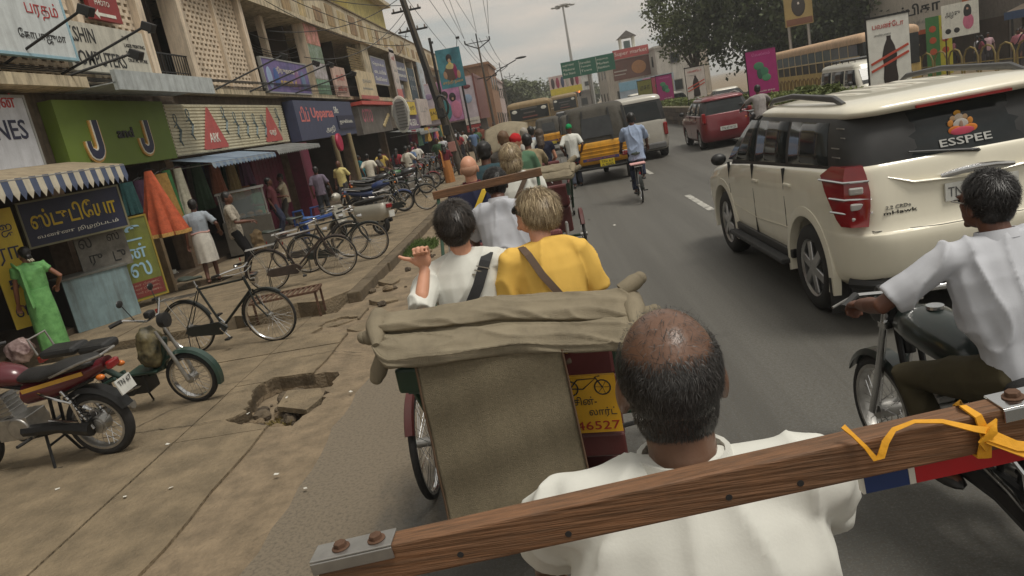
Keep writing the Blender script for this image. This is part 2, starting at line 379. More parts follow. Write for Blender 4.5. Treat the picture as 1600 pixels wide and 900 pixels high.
# raised pavement further on, with kerb stones
pv2 = bpy.data.objects.new("raised_pavement", None); COL.objects.link(pv2); struct(pv2)
PZ = .13
y = 9.7; j = 0
while y < 74:
    dy = 2.3 if y < 30 else 5
    for i, (x0, x1) in enumerate(((-8.6, -6.7), (-6.7, -4.9), (-4.9, -3.24))):
        mb = MB().bx(x0 + .008, x1 - .008, y + .008, y + dy - .008, -.15, PZ - .02 * (random.random() * .6))
        if j == 0 and i == 2: mb = MB().prism([(x0, y + .35), (x0 + .4, y + .1), (x0 + .9, y + .5), (x1 - .3, y + .3), (x1 - .01, y + .75), (x1 - .01, y + dy), (x0, y + dy)], .28, (0, 0, -.15))
        s = mb.build("slab", CONC, pv2)
    y += dy; j += 1
y = 10.2
while y < 72:
    l = .95 + .2 * random.random(); t = PZ + .012 * random.uniform(-1, 1); x = -3.22 + .02 * random.uniform(-1, 1)
    mb = MB().box((x + .09, y + l / 2, (t - .16) / 2), (.2, l - .02, t + .16), rot=.015 * random.uniform(-1, 1)); k = mb.build("kerb_stone", KERBM, pv2, bevel=.015 if y < 25 else 0)
    y += l
# rubble in the broken places
STONE = [mat("rubble_stone_%d" % i, srgb(*c), .95, var=.3, scale=9, bump=.6) for i, c in enumerate(((96, 84, 68), (74, 64, 52), (120, 104, 82)))]
def stone(p, r, m, lab, name="rubble_stone", grp=None):
    mb = MB().ell((0, 0, 0), r, 9, 6); sd = random.random() * 50
    mb.v = [tuple(V(q) * (1 + .35 * noise.noise(V(q).normalized() * 1.7 + V((sd, 0, 0))))) for q in mb.v]
    o = mb.build(name, m); o.location = p; o.rotation_euler.z = random.random() * 6; return tag(o, lab, "stone", grp)
cx = sum((p.x for p in HOLE)) / len(HOLE); cy = sum((p.y for p in HOLE)) / len(HOLE)
MB().prism([(q.x, q.y) for q in [gp(px, py) for px, py in ((432, 632), (448, 607), (500, 603), (504, 616), (478, 637), (452, 634))]], .05, (0, 0, -.07)).build("broken_slab", CONC)
tag(bpy.data.objects["broken_slab"], "broken concrete slab fragment lying loose in the pavement hole", "slab")
for i in range(120):
    a = random.random() * 6.28; rr = random.random() ** .5
    p = V((cx, cy, 0)) + V((math.cos(a) * .5 * rr, math.sin(a) * .45 * rr, 0)); s = .015 + .075 * random.random() ** 3
    stone((p.x, p.y, -.165 + s * .45), (s, s * 1.2, s * .7), random.choice(STONE), "lump of broken concrete in the pavement hole", grp="rubble in the pavement hole")
dc = sum((p for p in DITCH), V()) / len(DITCH)
for i in range(26):
    p = dc + V((random.uniform(-.75, .75), random.uniform(-.3, .3), 0)); s = .03 + .09 * random.random() ** 2
    stone((p.x, p.y, -.165 + s * .4), (s, s * 1.3, s * .7), random.choice(STONE), "lump of broken concrete in the ditch by the kerb", grp="rubble in the ditch")
for k, (px, py, a, tx, ty) in enumerate(((505, 512, .3, .12, -.1), (540, 500, 1.1, -.15, .1), (575, 508, .7, .1, .15), (600, 470, .2, .05, .1), (612, 440, 1.4, .12, 0))):
    q = gp(px, py, 0); pl_ = [(math.cos(b_) * .3 * random.uniform(.6, 1.1), math.sin(b_) * .2 * random.uniform(.6, 1.1)) for b_ in np.linspace(0, 5.5, 7)]
    o = MB().prism(pl_, .07, (0, 0, -.035)).build("broken_slab", CONC, bevel=.006); o.location = (q.x, q.y, -.05 if k < 3 else .0); o.rotation_euler = (tx, ty, a); tag(o, ("tilted slab fragment at the near end of the kerb ditch", "tilted slab fragment in the middle of the kerb ditch", "tilted slab fragment at the road end of the kerb ditch", "flat slab fragment fallen below the first kerb stone", "slab fragment leaning below the second kerb stone")[k], "slab")
for i in range(26):
    p = V((random.uniform(-3.0, -2.2), random.uniform(9.6, 15), -.02)); s = .02 + .06 * random.random() ** 2
    stone((p.x, p.y, -.02 + s * .45), (s, s * 1.3, s * .7), random.choice(STONE), "stone lying on the dirt verge below the kerb", grp="stones on the verge")
for (px, py) in ((712, 668 + 20), (448, 621), (548, 612), (183, 622), (388, 646), (95, 605), (262, 694), (267, 762), (195, 776), (432, 741), (90, 764), (477, 763), (920, 343), (960, 352)):
    p = gp(px, py, .026 if px < 600 else .006); o = MB().quad((-.03, -.02, .002), (.028, -.017, .012), (.03, .02, .004), (-.025, .018, .001)).build("paper_scrap", mat("paper", (.6, .58, .52), .9)); o.location = p; o.rotation_euler.z = random.random() * 6
    s = .6 if px < 600 else 1.0; o.scale = (s, s, s); tag(o, "small white paper scrap lying on the ground", "litter", "paper scraps on the ground")
# grass tuft and litter on the verge
def blades(c, rx, ry, n, h, m, name, lab, kind=None):
    mb = MB()
    for i in range(n):
        a = random.random() * 6.28; q = random.random() ** .6; x, y = c[0] + math.cos(a) * rx * q, c[1] + math.sin(a) * ry * q
        d = V((random.uniform(-1, 1), random.uniform(-1, 1), 0)) * h * .7; hh = h * random.uniform(.5, 1.1); w_ = V((-d.y, d.x, 0)).normalized() * .006
        b = V((x, y, c[2])); mb.add([b - w_, b + w_, b + d * .5 + V((0, 0, hh * .7)), b + d + V((0, 0, hh))], [(0, 1, 2), (0, 2, 3)])
    o = mb.build(name, m, fixn=False); tag(o, lab, "grass", kind=kind); return o
GRASS = mat("grass_green", srgb(84, 104, 48), .8, var=.4, scale=12)
g = gp(655, 388, 0); blades((g.x, g.y, -.02), .38, .8, 1500, .13, GRASS, "grass", "bright green grass tuft growing on the dirt verge", 'stuff')
g = gp(425, 640); blades((g.x, g.y, -.16), .16, .12, 220, .05, mat("dry_grass", srgb(120, 105, 60), .9, var=.3), "grass", "dry weeds growing in the pavement hole", 'stuff')

# ------------------------------------------------------------------ the long shop building on the left
WALLC = mat("stained_plaster", srgb(196, 182, 154), .9, var=.22, scale=1.2, dirt=.75, bump=.3, bscale=12)
PINKW = mat("pink_plaster", srgb(222, 204, 180), .9, var=.13, scale=2, dirt=.5, bump=.2, bscale=14)
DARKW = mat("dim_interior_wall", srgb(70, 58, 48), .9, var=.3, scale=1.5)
bld = empty("shop_building", "long two-storey shop building with lattice panels and stained parapet beside the pavement", "building", (-8, 40, 0))
bld.location = (0, 0, 0)
FX = -8.15
def bw(name, m, *bxs, bevel=0):
    mb = MB()
    for b in bxs: mb.bx(*b)
    return mb.build(name, m, bld, bevel=bevel)
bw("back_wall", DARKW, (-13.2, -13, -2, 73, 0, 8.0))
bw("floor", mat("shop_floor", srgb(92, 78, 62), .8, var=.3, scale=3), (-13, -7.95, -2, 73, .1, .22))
bw("floor_slab", mat("spandrel_shade_grime", srgb(96, 84, 70), .9, var=.3, dirt=.7), (-13, -8.16, -2, 73, 2.62, 4.02)); bw("ledge", WALLC, (-8.55, -7.85, 16.8, 73, 4.03, 4.16)); bw("ledge", WALLC, (-8.55, -7.6, -2, 12.8, 3.98, 4.16))  # spandrel colour carries painted shade around the boards, with grime streaks over it
bw("roof_slab", WALLC, (-13, -7.75, -2, 73, 6.72, 6.88)); bw("parapet", WALLC, (-8.25, -8.02, -2, 73, 6.88, 8.12))
bw("side_wall", WALLC, (-13, -8.3, 72.8, 73, .0, 8.0))
cap = bw("parapet_cap", mat("parapet_cap", srgb(120, 104, 80), .9, dirt=.6), (-8.3, -7.97, -2, 73, 8.12, 8.18))
for k in range(26):        # plaster strips and broken patches on the parapet face
    y = 26 + k * 1.85
    bw("parapet_panel", mat("patched_plaster_%d" % (k % 3), srgb(*((160, 136, 100), (186, 166, 124), (148, 122, 92))[k % 3]), .92, var=.25, scale=3, dirt=.8), (-8.02, -7.995, y, y + random.uniform(.7, 1.5), 6.9 + random.uniform(0, .2), 7.5 + random.uniform(0, .55)))
for y, wd, d in ((9.6, .22, .3), (13.75, .2, .25), (15.95, .26, .35), (17.85, .26, .35), (20.0, .14, .2), (21.7, .24, .35), (36.8, 1.3, .3), (43.0, .3, .3), (47.5, .4, .3), (50.4, .4, .3), (54.5, .5, .3), (59, .4, .3), (64, .4, .3), (69, .4, .3), (72.5, .5, .3)):
    bw("column", PINKW if y < 24 else WALLC, (-8.15 - .2, -8.15 + d / 2 + .08, y - wd / 2, y + wd / 2, 4.16, 6.72))
for y in (4, 8.2, 11.9, 15.78, 23.35, 31.1, 38.3, 46, 54, 62, 70):
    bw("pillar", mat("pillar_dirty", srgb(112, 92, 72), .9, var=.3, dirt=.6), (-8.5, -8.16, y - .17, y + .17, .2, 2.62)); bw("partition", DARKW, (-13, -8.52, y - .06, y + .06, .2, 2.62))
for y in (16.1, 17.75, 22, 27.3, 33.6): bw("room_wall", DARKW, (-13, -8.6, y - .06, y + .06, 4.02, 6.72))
# lattice panels: rows of blocks with open slots between
def lattice(y0, y1, z0, z1, nm="lattice_panel"):
    mb = MB(); py, pz, hh, hw = .235, .128, .066, .135; z = z0; r = 0
    while z + pz <= z1:
        mb.bx(-8.14, -8.05, y0, y1, z, z + pz - hh)
        yy = y0 - (py / 2 if r % 2 else 0); 
        while yy < y1:
            a, b = max(y0, yy), min(y1, yy + py - hw)
            if b - a > .01: mb.bx(-8.138, -8.052, a, b, z + pz - hh, z + pz)
            yy += py
        z += pz; r += 1
    mb.bx(-8.14, -8.05, y0, y1, z, z1); return mb.build(nm, PINKW, bld)
for a, b in ((9.75, 13.62), (13.88, 15.8), (18.0, 19.92), (20.08, 21.56)): lattice(a, b, 4.17, 6.7)
# balcony railing
rl = MB()
for k in range(14): rl.cyl((-8.02, 16.15 + k * .12, 4.17), (-8.02, 16.15 + k * .12, 4.9), .011, 6)
rl.beam((-8.02, 16.1, 4.9), (-8.02, 17.75, 4.9), .04, .03); rl.beam((-8.02, 16.1, 4.5), (-8.02, 17.75, 4.5), .02, .02); rl.build("railing", DARKM, bld)
for yb in (16.5, 17.2): bw("shutter_door", mat("old_door", srgb(72, 58, 46), .8, var=.3), (-12.9, -12.85, yb - .3, yb + .28, 4.1, 6.2))
# painted flat pier with worn murals
bw("pier", PINKW, (-8.3, -7.9, 27.4, 29.1, 4.16, 6.72))
for (z0, z1, c) in ((6.0, 6.7, (186, 140, 104)), (5.35, 5.98, (128, 150, 110)), (4.75, 5.33, (170, 172, 150)), (4.18, 4.73, (120, 158, 112))):
    bw("painted_panel", mat("mural_%d" % z0 + str(z1), srgb(*c), .9, var=.45, scale=5, dirt=.35, col2=srgb(c[0], c[1] - 10, c[2] + 20)), (-7.9, -7.885, 27.42, 29.08, z0, z1))
bw("post", PINKW, (-8.6, -8.4, 24.6, 24.85, 4.1, 6.72))
# louvred shutter
lv = MB()
for k in range(11): lv.box((-8.06, 35.1, 5.25 + k * .115), (.05, 2.4, .075), rot=Matrix.Rotation(.5, 3, 'Y'))
lv.build("louvre", mat("louvre_wood", srgb(178, 160, 124), .8, dirt=.4), bld)
# penthouse on the roof
ph = bpy.data.objects
bw("stair_house", mat("yellow_wash", srgb(190, 176, 110), .9, var=.2, dirt=.5), (-13, -9.4, 42, 52, 6.9, 10.6)); bw("stair_house_roof", WALLC, (-13.4, -8.9, 41.4, 52.6, 10.6, 10.85))
# windows and boards of the far bays of the upper floor, each a recessed opening with a dark pane
for y0, y1, z0, z1 in ((44.2, 46.6, 4.3, 5.2), (55.5, 58, 4.5, 6.3), (60, 63, 4.5, 6.3), (65, 68, 4.5, 6.3)):
    w_ = bw("window", mat("window_frame_grey", srgb(110, 104, 96), .7), (-8.2, -8.1, y0, y1, z0, z1)); p = MB().bx(-8.1, -8.09, y0 + .1, y1 - .1, z0 + .1, z1 - .1).build("pane", GLASS, w_)
bw("wall", WALLC, (-8.3, -8.2, 37.45, 73, 4.16, 4.3), (-8.3, -8.2, 54, 73, 6.3, 6.72))

# ------------------------------------------------------------------ signs on the building
def sign(name, label, y0, y1, z0, z1, x, m, frame=None, depth=.08, cat="sign", drop=0):
    """board facing the road; drop lets the far end hang lower"""
    s = empty(name, label, cat, (x, (y0 + y1) / 2, z0)); 
    p = MB().bx(-depth, 0, -(y1 - y0) / 2, (y1 - y0) / 2, 0, z1 - z0).build("board", m, s)
    if frame:
        fr = MB(); h, l, t = z1 - z0, (y1 - y0) / 2, .045
        fr.bx(-depth - .01, .012, -l - t, l + t, h, h + t); fr.bx(-depth - .01, .012, -l - t, l + t, -t, 0); fr.bx(-depth - .01, .012, -l - t, -l, 0, h); fr.bx(-depth - .01, .012, l, l + t, 0, h)
        fr.build("frame", frame, s)
    s['_'] = 0; del s['_']
    return s
def stx(s, t, size, y, z, m, width=None, align='L', bold=0.0, ext=.003, x=.004): return text(t, size, m, (x, y, z), (0, 1, 0), (0, 0, 1), "lettering", s, ext, width, align, bold)
PURP = paint(78, 60, 110)
NAVY = paint(36, 40, 66); CREAM = paint(214, 206, 182); YEL = paint(214, 180, 60); RED = paint(168, 46, 44); WHT = paint(222, 220, 208); GRY = paint(150, 150, 146); LBL = paint(150, 186, 200)
# white shop board, far left
s = sign("shop_sign", "white shop board with dark blue letters ES above striped awning", 8.2, 11.5, 2.8, 3.85, -7.95, paint(196, 198, 204, dirt=.2), GRY)
stx(s, "ZONES", .3, 1.52, .42, NAVY, align='R', bold=.01); stx(s, "மாறன்", .3, 1.45, .82, RED, align='R', bold=.01)
s = sign("shop_sign", "pale blue framed upper board with red and black Tamil lettering", 9.8, 12.6, 4.45, 6.0, -7.55, paint(206, 212, 212, dirt=.25), LBL)
stx(s, "லைக்கூஸ்", .22, 1.3, 1.02, INK, align='R'); stx(s, "பரதம்", .3, 1.25, .55, RED, align='R'); stx(s, "கோபாஜுமா", .2, 1.25, .18, INK, align='R'); 
MB().bx(.003, .006, -1.3, 1.0, 1.32, 1.54).build("painted_band", paint(196, 170, 60), s)
s = sign("shop_sign", "long white hand-painted board reading KSHIN COMPUTERS over ledge", 12.72, 15.35, 4.3, 5.15, -7.72, paint(196, 192, 178, dirt=.35), None)
stx(s, "KSHIN", .26, -1.2, .5, INK, width=.78, bold=.008); stx(s, "COMPUTERS", .26, -1.3, .1, INK, width=1.7, bold=.008)
for k, t in enumerate(("D.T.P", "LASER PRINTING", "SCANNING", "DIGITAL WORK")): stx(s, t, .07, .52, .66 - k * .14, INK)
s = sign("hanging_sign", "small dark red sign with white arrow on lattice", 14.0, 15.0, 5.32, 6.1, -7.85, paint(142, 44, 42), None)
stx(s, "அசை", .14, -.3, .45, WHT); stx(s, "PHOTO", .1, -.3, .27, WHT); MB().prism([(-.4, .1), (-.27, .19), (-.27, .13), (.3, .13), (.3, .07), (-.27, .07), (-.27, .01)], .003, (.004, 0, 0), (0, 1, 0), (0, 0, 1), (1, 0, 0)).build("arrow", WHT, s)
# green J and J board
s = sign("shop_sign", "lime green shop board with raised J and J letters", 12.1, 15.72, 2.62, 3.82, -7.9, mat("lime_board", srgb(100, 120, 44), .6, var=.08, scale=2), None, depth=.25)
GOLD = paint(196, 150, 78); 
def bigJ(y0, sc):
    def J(m, off, grow, nm):
        mb = MB(); pts = [(.42, .8)] + [(.42, .25)] + [(.21 + .21 * math.cos(a), .22 + .2 * math.sin(a)) for a in np.linspace(0, -math.pi, 9)] + [(.0, .34)]
        mb2 = [(.07 if 0 < i < len(pts) - 1 else .07) for i in range(len(pts))]
        rings = []
        for i, p in enumerate(pts):
            a = V(pts[max(0, i - 1)]); b = V(pts[min(len(pts) - 1, i + 1)]); t = (b - a).normalized(); nn = V((-t.y, t.x)); q = V(p); wd = (.13 + grow) * (1.0 if i < 9 else .75)
            A, B = q + nn * wd, q - nn * wd; rings.append([(off + 0, A.x, A.y), (off + 0, B.x, B.y), (off + .03, B.x, B.y), (off + .03, A.x, A.y)])
        mb.loft([[V((r[0], y0 + r[1] * sc, .22 + r[2] * sc)) for r in rg] for rg in rings]); mb.build(nm, m, s)
    J(GOLD, .003, .05, "letter_edge"); J(WHT, .016, .0, "letter_outline"); J(NAVY, .025, -.035, "letter")
bigJ(-1.22, .78); bigJ(.52, .74)
stx(s, "and", .2, -.22, .5, INK, width=.55, bold=.02, ext=.02)
# corrugated cream board with red triangles
s = sign("shop_sign", "ribbed cream shop board with two red triangles and sketched figures", 15.85, 23.2, 2.65, 3.78, -7.98, CREAM, None)
for k in range(15): MB().bx(0, .03, -3.66, 3.66, .02 + k * .075, .062 + k * .075).build("rib", mat("ribbed_cream", srgb(206, 198, 170), .6, dirt=.25), s)
for yc, t in ((-1.65, "ARK"), (2.35, "ஏஆர்")):
    pts = []
    for (a, b) in ((-.42, .12), (.42, .12), (0, 1.0)):
        for q in range(4):
            an = {(-.42): 3.5, .42: 5.2, 0: .8}[a] + q * .45; pts.append((yc + a * 1.45 + .07 * math.cos(an), b + .06 * math.sin(an)))
    MB().prism(pts, .012, (.032, 0, 0), (0, 1, 0), (0, 0, 1), (1, 0, 0)).build("triangle", paint(178, 84, 80), s)
    stx(s, t, .22, yc, .22, WHT, align='C', x=.048, bold=.01, width=.55); stx(s, "Silks & Readymades", .06, yc, .03, INK, align='C', x=.034)
SK = paint(96, 112, 116)
for k in range(11):        # loosely brushed figure sketches: head, dress, legs
    yc = -3.35 + k * .64
    if abs(yc + 1.65) < .5 or abs(yc - 2.35) < .45: continue
    zc = .55 + .25 * random.random(); f_ = MB()
    f_.tube([(.036, yc + .07 * math.cos(a), zc + .18 + .1 * math.sin(a)) for a in np.linspace(0, 6.28, 10)], .012, 4); f_.tube([(.036, yc, zc + .08), (.036, yc + .1, zc - .1), (.036, yc - .04, zc - .3), (.036, yc + .06, zc - .42)], [.02, .035, .03, .01], 4)
    f_.tube([(.036, yc - .13, zc), (.036, yc, zc + .05), (.036, yc + .15, zc - .08)], .014, 4); f_.build("figure_sketch", SK, s)
# blue board with pink Tamil letters
s = sign("shop_sign", "slate blue shop board with pink lettering and navy panel", 23.75, 31.0, 2.6, 3.9, -7.75, paint(68, 74, 100), None, depth=.35)
PNK = paint(214, 120, 116)
stx(s, "டிப்", .5, -3.2, .6, PNK, bold=.02); stx(s, "Upparaa", .46, -2.0, .6, PNK, width=2.7, bold=.02); stx(s, "Silks", .25, .9, .85, WHT)
MB().bx(.003, .05, 1.0, 3.5, .25, .75).build("navy_panel", NAVY, s); stx(s, "ஜவுளிக்கடை", .2, 1.2, .4, WHT, x=.052, width=2); stx(s, "அதி", .28, -.7, .12, WHT, width=1.2)
s = sign("shop_sign", "grey photo board with pink block letters under red canopy beam", 31.9, 38.4, 2.5, 3.72, -7.7, paint(104, 98, 92, var=.4, scale=1.5), None, depth=.3)
MB().bx(-.3, .25, -3.3, 3.3, 1.25, 1.4).build("canopy_beam", paint(196, 84, 74), s); stx(s, "OTTO", .6, -2.7, .5, paint(206, 110, 130), width=1.9, bold=.02)
for k in range(5): MB().ell((.02, 1.3 + .35 * k, .3 + .12 * k), (.03, .3, .1)).build("sandal_picture", paint(206, 186, 140), s)
# big shoe shaped sign standing out over the pavement
sh_ = empty("shoe_sign", "giant grey and white shoe sole sign hung upright over the pavement", "sign", (-7.2, 38.7, 2.35))
pts = [(.0 + .42 * math.cos(a) * (1.0 if math.sin(a) < 0 else 1.15), .85 + .95 * math.sin(a)) for a in np.linspace(0, 6.28, 26)[:-1]]
MB().prism(pts, .16, (0, 0, 0), (1, 0, .15), (0, 0, 1), (0, 1, 0)).build("sole_edge", WHT, sh_, bevel=.02)
MB().prism([(p[0] * .82, .85 + (p[1] - .85) * .86) for p in pts], .03, (0, -.012, 0), (1, 0, .15), (0, 0, 1), (0, -.7, 0)).build("sole", GRY, sh_)
for k in range(9): MB().box((.05, -.045, .2 + k * .16), (.46, .03, .05)).build("tread", paint(96, 96, 94), sh_)
# boards of the upper floor
def board(label, y0, y1, z0, z1, x, rgb, lines, frame=None, rgb2=None, dirt=.3, lc=INK):
    s = sign("shop_board", label, y0, y1, z0, z1, x, mat("board_%d_%d_%d" % rgb + str(dirt), srgb(*rgb), .7, var=.2, scale=2, dirt=dirt, col2=srgb(*(rgb2 or rgb))), frame)
    h, l = z1 - z0, (y1 - y0)
    for k, (t, zf, hf, wf, mm) in enumerate(lines): stx(s, t, h * hf, 0, h * zf, mm or lc, width=l * wf, align='C')
    return s
b_ = board("weathered blue and violet poster board below dark balcony opening", 22.0, 26.2, 4.15, 5.12, -7.8, (92, 96, 140), [("காமாட்சி", .2, .25, .4, YEL), ("திருமணம்", .55, .25, .5, CREAM)], GRY, (120, 100, 150))
for k, (a, c) in enumerate(((-1.7, (150, 170, 200)), (-1.1, (60, 90, 150)), (.9, (130, 90, 130)), (1.5, (96, 120, 150)))): MB().ell((.004, a, .42), (.012, .22, .32)).build("portrait_patch", paint(*c), b_)
board("pink washed-out small board with scribbled red letters", 29.6, 31.5, 4.12, 5.3, -7.8, (196, 166, 152), [("ரவி", .5, .28, .6, RED), ("ஸ்டோர்", .15, .2, .7, RED)])
b_ = board("cream box board with red base strip and faint writing", 32.0, 35.4, 3.98, 5.2, -7.45, (204, 186, 152), [("தங்க", .55, .2, .5, GRY), ("நகைக்கடை", .3, .15, .6, GRY)]); MB().bx(.003, .02, -1.7, 1.7, 0, .16).build("base_strip", paint(176, 90, 84), b_)
board("lavender grey wide board with white lines of text", 37.6, 41, 4.9, 6.2, -7.9, (122, 122, 146), [("ஜெராக்ஸ்", .68, .16, .8, WHT), ("டைப்பிங்", .4, .16, .8, WHT), ("லேமினேசன்", .12, .16, .8, WHT)], GRY)
b_ = board("tall white banner with red foot and pink streaks", 42.2, 43.6, 4.0, 7.0, -7.75, (200, 188, 180), [("ஸ்ரீ", .75, .1, .6, RED), ("கோ", .55, .1, .6, GRY), ("ல்", .35, .1, .5, GRY)]); MB().bx(.003, .02, -.7, .7, 0, .7).build("foot_panel", paint(196, 110, 104), b_)
board("slate board with pale text beside tall white banner", 44, 47.2, 5.3, 6.4, -7.9, (104, 106, 124), [("கணினி", .55, .2, .8, WHT), ("மையம்", .2, .2, .8, WHT)])
board("dark teal board with light circles", 47.8, 50.2, 4.2, 6.2, -7.9, (54, 72, 82), [("o o o", .6, .15, .7, GRY), ("o o o", .3, .15, .7, GRY)])
board("tall pale blue vertical banner near the utility pole", 51.2, 53.4, 3.9, 6.7, -7.7, (168, 178, 182), [("ம", .75, .12, .4, GRY), ("கா", .5, .12, .5, GRY), ("ல", .25, .12, .4, GRY)])
board("yellow and violet small shop board low on the far bays", 42.5, 46.5, 2.4, 4.0, -7.6, (112, 96, 120), [("கடை", .1, .25, .7, WHT)], None)
board("mustard square shop board beside yellow and violet board", 43.2, 45.6, 3.2, 3.95, -7.5, (206, 180, 70), [("ரூ", .3, .4, .6, None)], None, dirt=.1)
board("whitish stained tall shop board on the far bays", 47, 51.6, 2.5, 4.2, -7.6, (196, 184, 176), [("பட்டு", .5, .25, .6, GRY)])
b_ = board("red and white shop board under a yellow strip", 52.5, 58, 2.3, 3.7, -7.2, (196, 60, 56), [("ஜவுளி", .45, .22, .8, WHT), ("மாளிகை", .12, .2, .8, WHT)], dirt=.1); MB().bx(.003, .03, -2.2, 2.4, 1.15, 1.6).build("yellow_strip", YEL, b_)
# raw steel lamp arms with small floodlights over the shop boards
for k, (ya, zb, yl, zl, xl) in enumerate(((11.3, 4.35, 11.6, 4.95, -6.6), (12.6, 4.25, 13.2, 4.85, -6.5), (12.2, 4.1, 12.9, 4.4, -6.7), (18.4, 4.1, 20.4, 4.85, -6.6), (20.6, 4.1, 22.6, 4.75, -6.4), (21.8, 4.1, 24.2, 4.8, -6.4), (24.2, 4.1, 27.0, 4.65, -6.4))):
    t = empty("floodlight_arm", "black floodlight on a steel arm above %s" % ("the pale blue framed board", "the KSHIN board end", "the grey fascia canopy", "the first red triangle", "the second red triangle", "the violet poster board", "the slate blue board")[k], "floodlight", (-7.9, ya, zb), group="floodlight arms above the shop boards")
    d = V((xl + 7.9, yl - ya, zl - zb)); MB().cyl((0, 0, 0), d, .022, 8).build("arm", DARKM, t); MB().box(d + V((0, .03, -.03)), (.2, .17, .15), rot=Matrix.Rotation(.5, 3, 'Y')).build("lamp_head", BLACK, t, bevel=.015); MB().cyl(d, d + V((0, 0, -.14)), .02).build("bracket", DARKM, t)
# white fascia slab over the green board
o = MB().bx(-8.1, -7.15, 12.85, 16.7, 3.98, 4.0).bx(-7.2, -7.12, 12.85, 16.7, 3.86, 4.2).build("canopy_slab", mat("fascia", srgb(178, 184, 184), .8, var=.15, dirt=.4)); tag(o, "pale grey fascia canopy projecting over the lime green board", "canopy")
# striped awnings
def awning(label, y0, y1, zt, zb, x0, x1, cols, n, scal=.12, nm="awning", slope=None):
    t = empty(nm, label, "awning", (x0, y0, zb)); wd = (y1 - y0) / n; sl = MB()
    for c, m in enumerate(cols):
        mb = MB()
        for k in range(n):
            if k % len(cols) != c: continue
            a, b = k * wd, (k + 1) * wd
            (mb if slope is None else sl).quad((0, a, zt - zb), (0, b, zt - zb), (x1 - x0, b, 0), (x1 - x0, a, 0)); mb.add([(x1 - x0, a, 0), (x1 - x0, b, 0), (x1 - x0 + .02, b, -scal), (x1 - x0 + .02, (a + b) / 2, -scal * 1.5), (x1 - x0 + .02, a, -scal)], [(0, 1, 2, 3, 4)])
        o = mb.build("stripe_fabric", m, t); q = o.modifiers.new("s", 'SOLIDIFY'); q.thickness = .006
    if slope: sl.build('slope_fabric', slope, t)
    fr = MB().cyl((x1 - x0 - .01, 0, -.02), (x1 - x0 - .01, y1 - y0, -.02), .015)
    for a in (0.05, y1 - y0 - .05): fr.cyl((0, a, .0), (x1 - x0, a, -.02), .012)
    fr.build("awning_frame", STEEL, t); return t
STW = mat("awning_white", srgb(196, 188, 168), .9, var=.1, dirt=.25); STB = mat("awning_blue", srgb(78, 88, 112), .9, var=.15)
awning("cream and blue striped awning with scalloped edge", 8.0, 12.15, 2.8, 2.6, -7.95, -7.05, (STW, STB), 30, .2, slope=mat("awning_top", srgb(150, 136, 112), .9, dirt=.4))
awning("faded blue scalloped awning under the ribbed cream board", 15.5, 19.3, 2.58, 2.38, -8.0, -7.1, (mat("awning_faded", srgb(126, 140, 152), .9, dirt=.3), mat("awning_faded2", srgb(104, 122, 144), .9, dirt=.3)), 22, .09)
awning("grey scalloped awning beside the magenta shutter", 19.5, 23.3, 2.6, 2.42, -8.0, -7.1, (mat("awning_grey", srgb(126, 128, 126), .9, dirt=.4),), 24, .09)
awning("dusty grey awning far along the shop row", 38.6, 46, 2.45, 2.15, -8.0, -6.4, (mat("awning_grey", (.2, .2, .2)),), 20, .12)
# ------------------------------------------------------------------ people
def ik(a, t, l1, l2, pole):
    d = t - a; L = min(d.length, (l1 + l2) * .999); dr = d.normalized(); x = (l1 * l1 - l2 * l2 + L * L) / (2 * L); h = math.sqrt(max(0, l1 * l1 - x * x))
    p = V(pole) - dr * V(pole).dot(dr); p.normalize(); return a + dr * x + p * h, a + dr * L
def pose(H=1.68, hz=None, lean=0, side=0, yaw=0, pitch=0, tilt=0, wl=None, wr=None, al=None, ar=None, pel=(0, .0), kpole=(0, 1, .2), epl=(-.6, -1, -.3), epr=(.6, -1, -.3), neck=0, broad=1.0, curl=(.5, .5), shrug=0.0):
    s = H / 1.7; J = dict(s=s, broad=broad, curl=curl)
    hz = .9 * s if hz is None else hz
    P = V((pel[0], pel[1], hz)); up = V((math.sin(side), math.sin(lean) * math.cos(side), math.cos(lean) * math.cos(side))); X = V((1, 0, 0)); X = (X - up * up.x).normalized()
    J['pel'], J['up'], J['X'] = P, up, X; fw = up.cross(X); J['fw'] = fw
    ch = P + up * .44 * s; J['ch'] = ch
    un = (up * math.cos(neck) + fw * math.sin(neck)).normalized()
    J['nk'] = ch + up * .075 * s; J['hc'] = J['nk'] + un * .145 * s + V((0, .015 * s, 0))
    J['Rh'] = Matrix.Rotation(yaw, 3, 'Z') @ Matrix.Rotation(-pitch, 3, 'X') @ Matrix.Rotation(tilt, 3, 'Y')
    for sd, k, w_, a_, e_ in ((-1, 'L', wl, al, epl), (1, 'R', wr, ar, epr)):
        S = ch + X * sd * .178 * s * broad + up * (.005 + shrug); J['s' + k] = S
        t = V(w_) if w_ is not None else S + V((sd * .07, .03, -.5)) * s
        J['e' + k], J['w' + k] = ik(S, t, .285 * s, .255 * s, e_)
        h = P + X * sd * .09 * s - up * .02; J['h' + k] = h
        t = V(a_) if a_ is not None else V((sd * .1 * s + pel[0], pel[1], .08))
        J['k' + k], J['a' + k] = ik(h, t, .43 * s, .42 * s, kpole)
    return J
def wrink(amp, f=8.0, seed=0, st=(1, 1, .6)):
    o = V((seed * 3.7, seed * 1.3, 0)); S = Matrix.Rotation(.5, 3, 'Y') @ Matrix.Diagonal(st)
    def fn(p):
        q = S @ p * f + o; a = noise.noise(q); b = noise.noise(q * 2.3 + V((5, 1, 2)))
        return amp * (1.15 * (1 - abs(a)) ** 5 - .25 + .3 * b)
    return fn
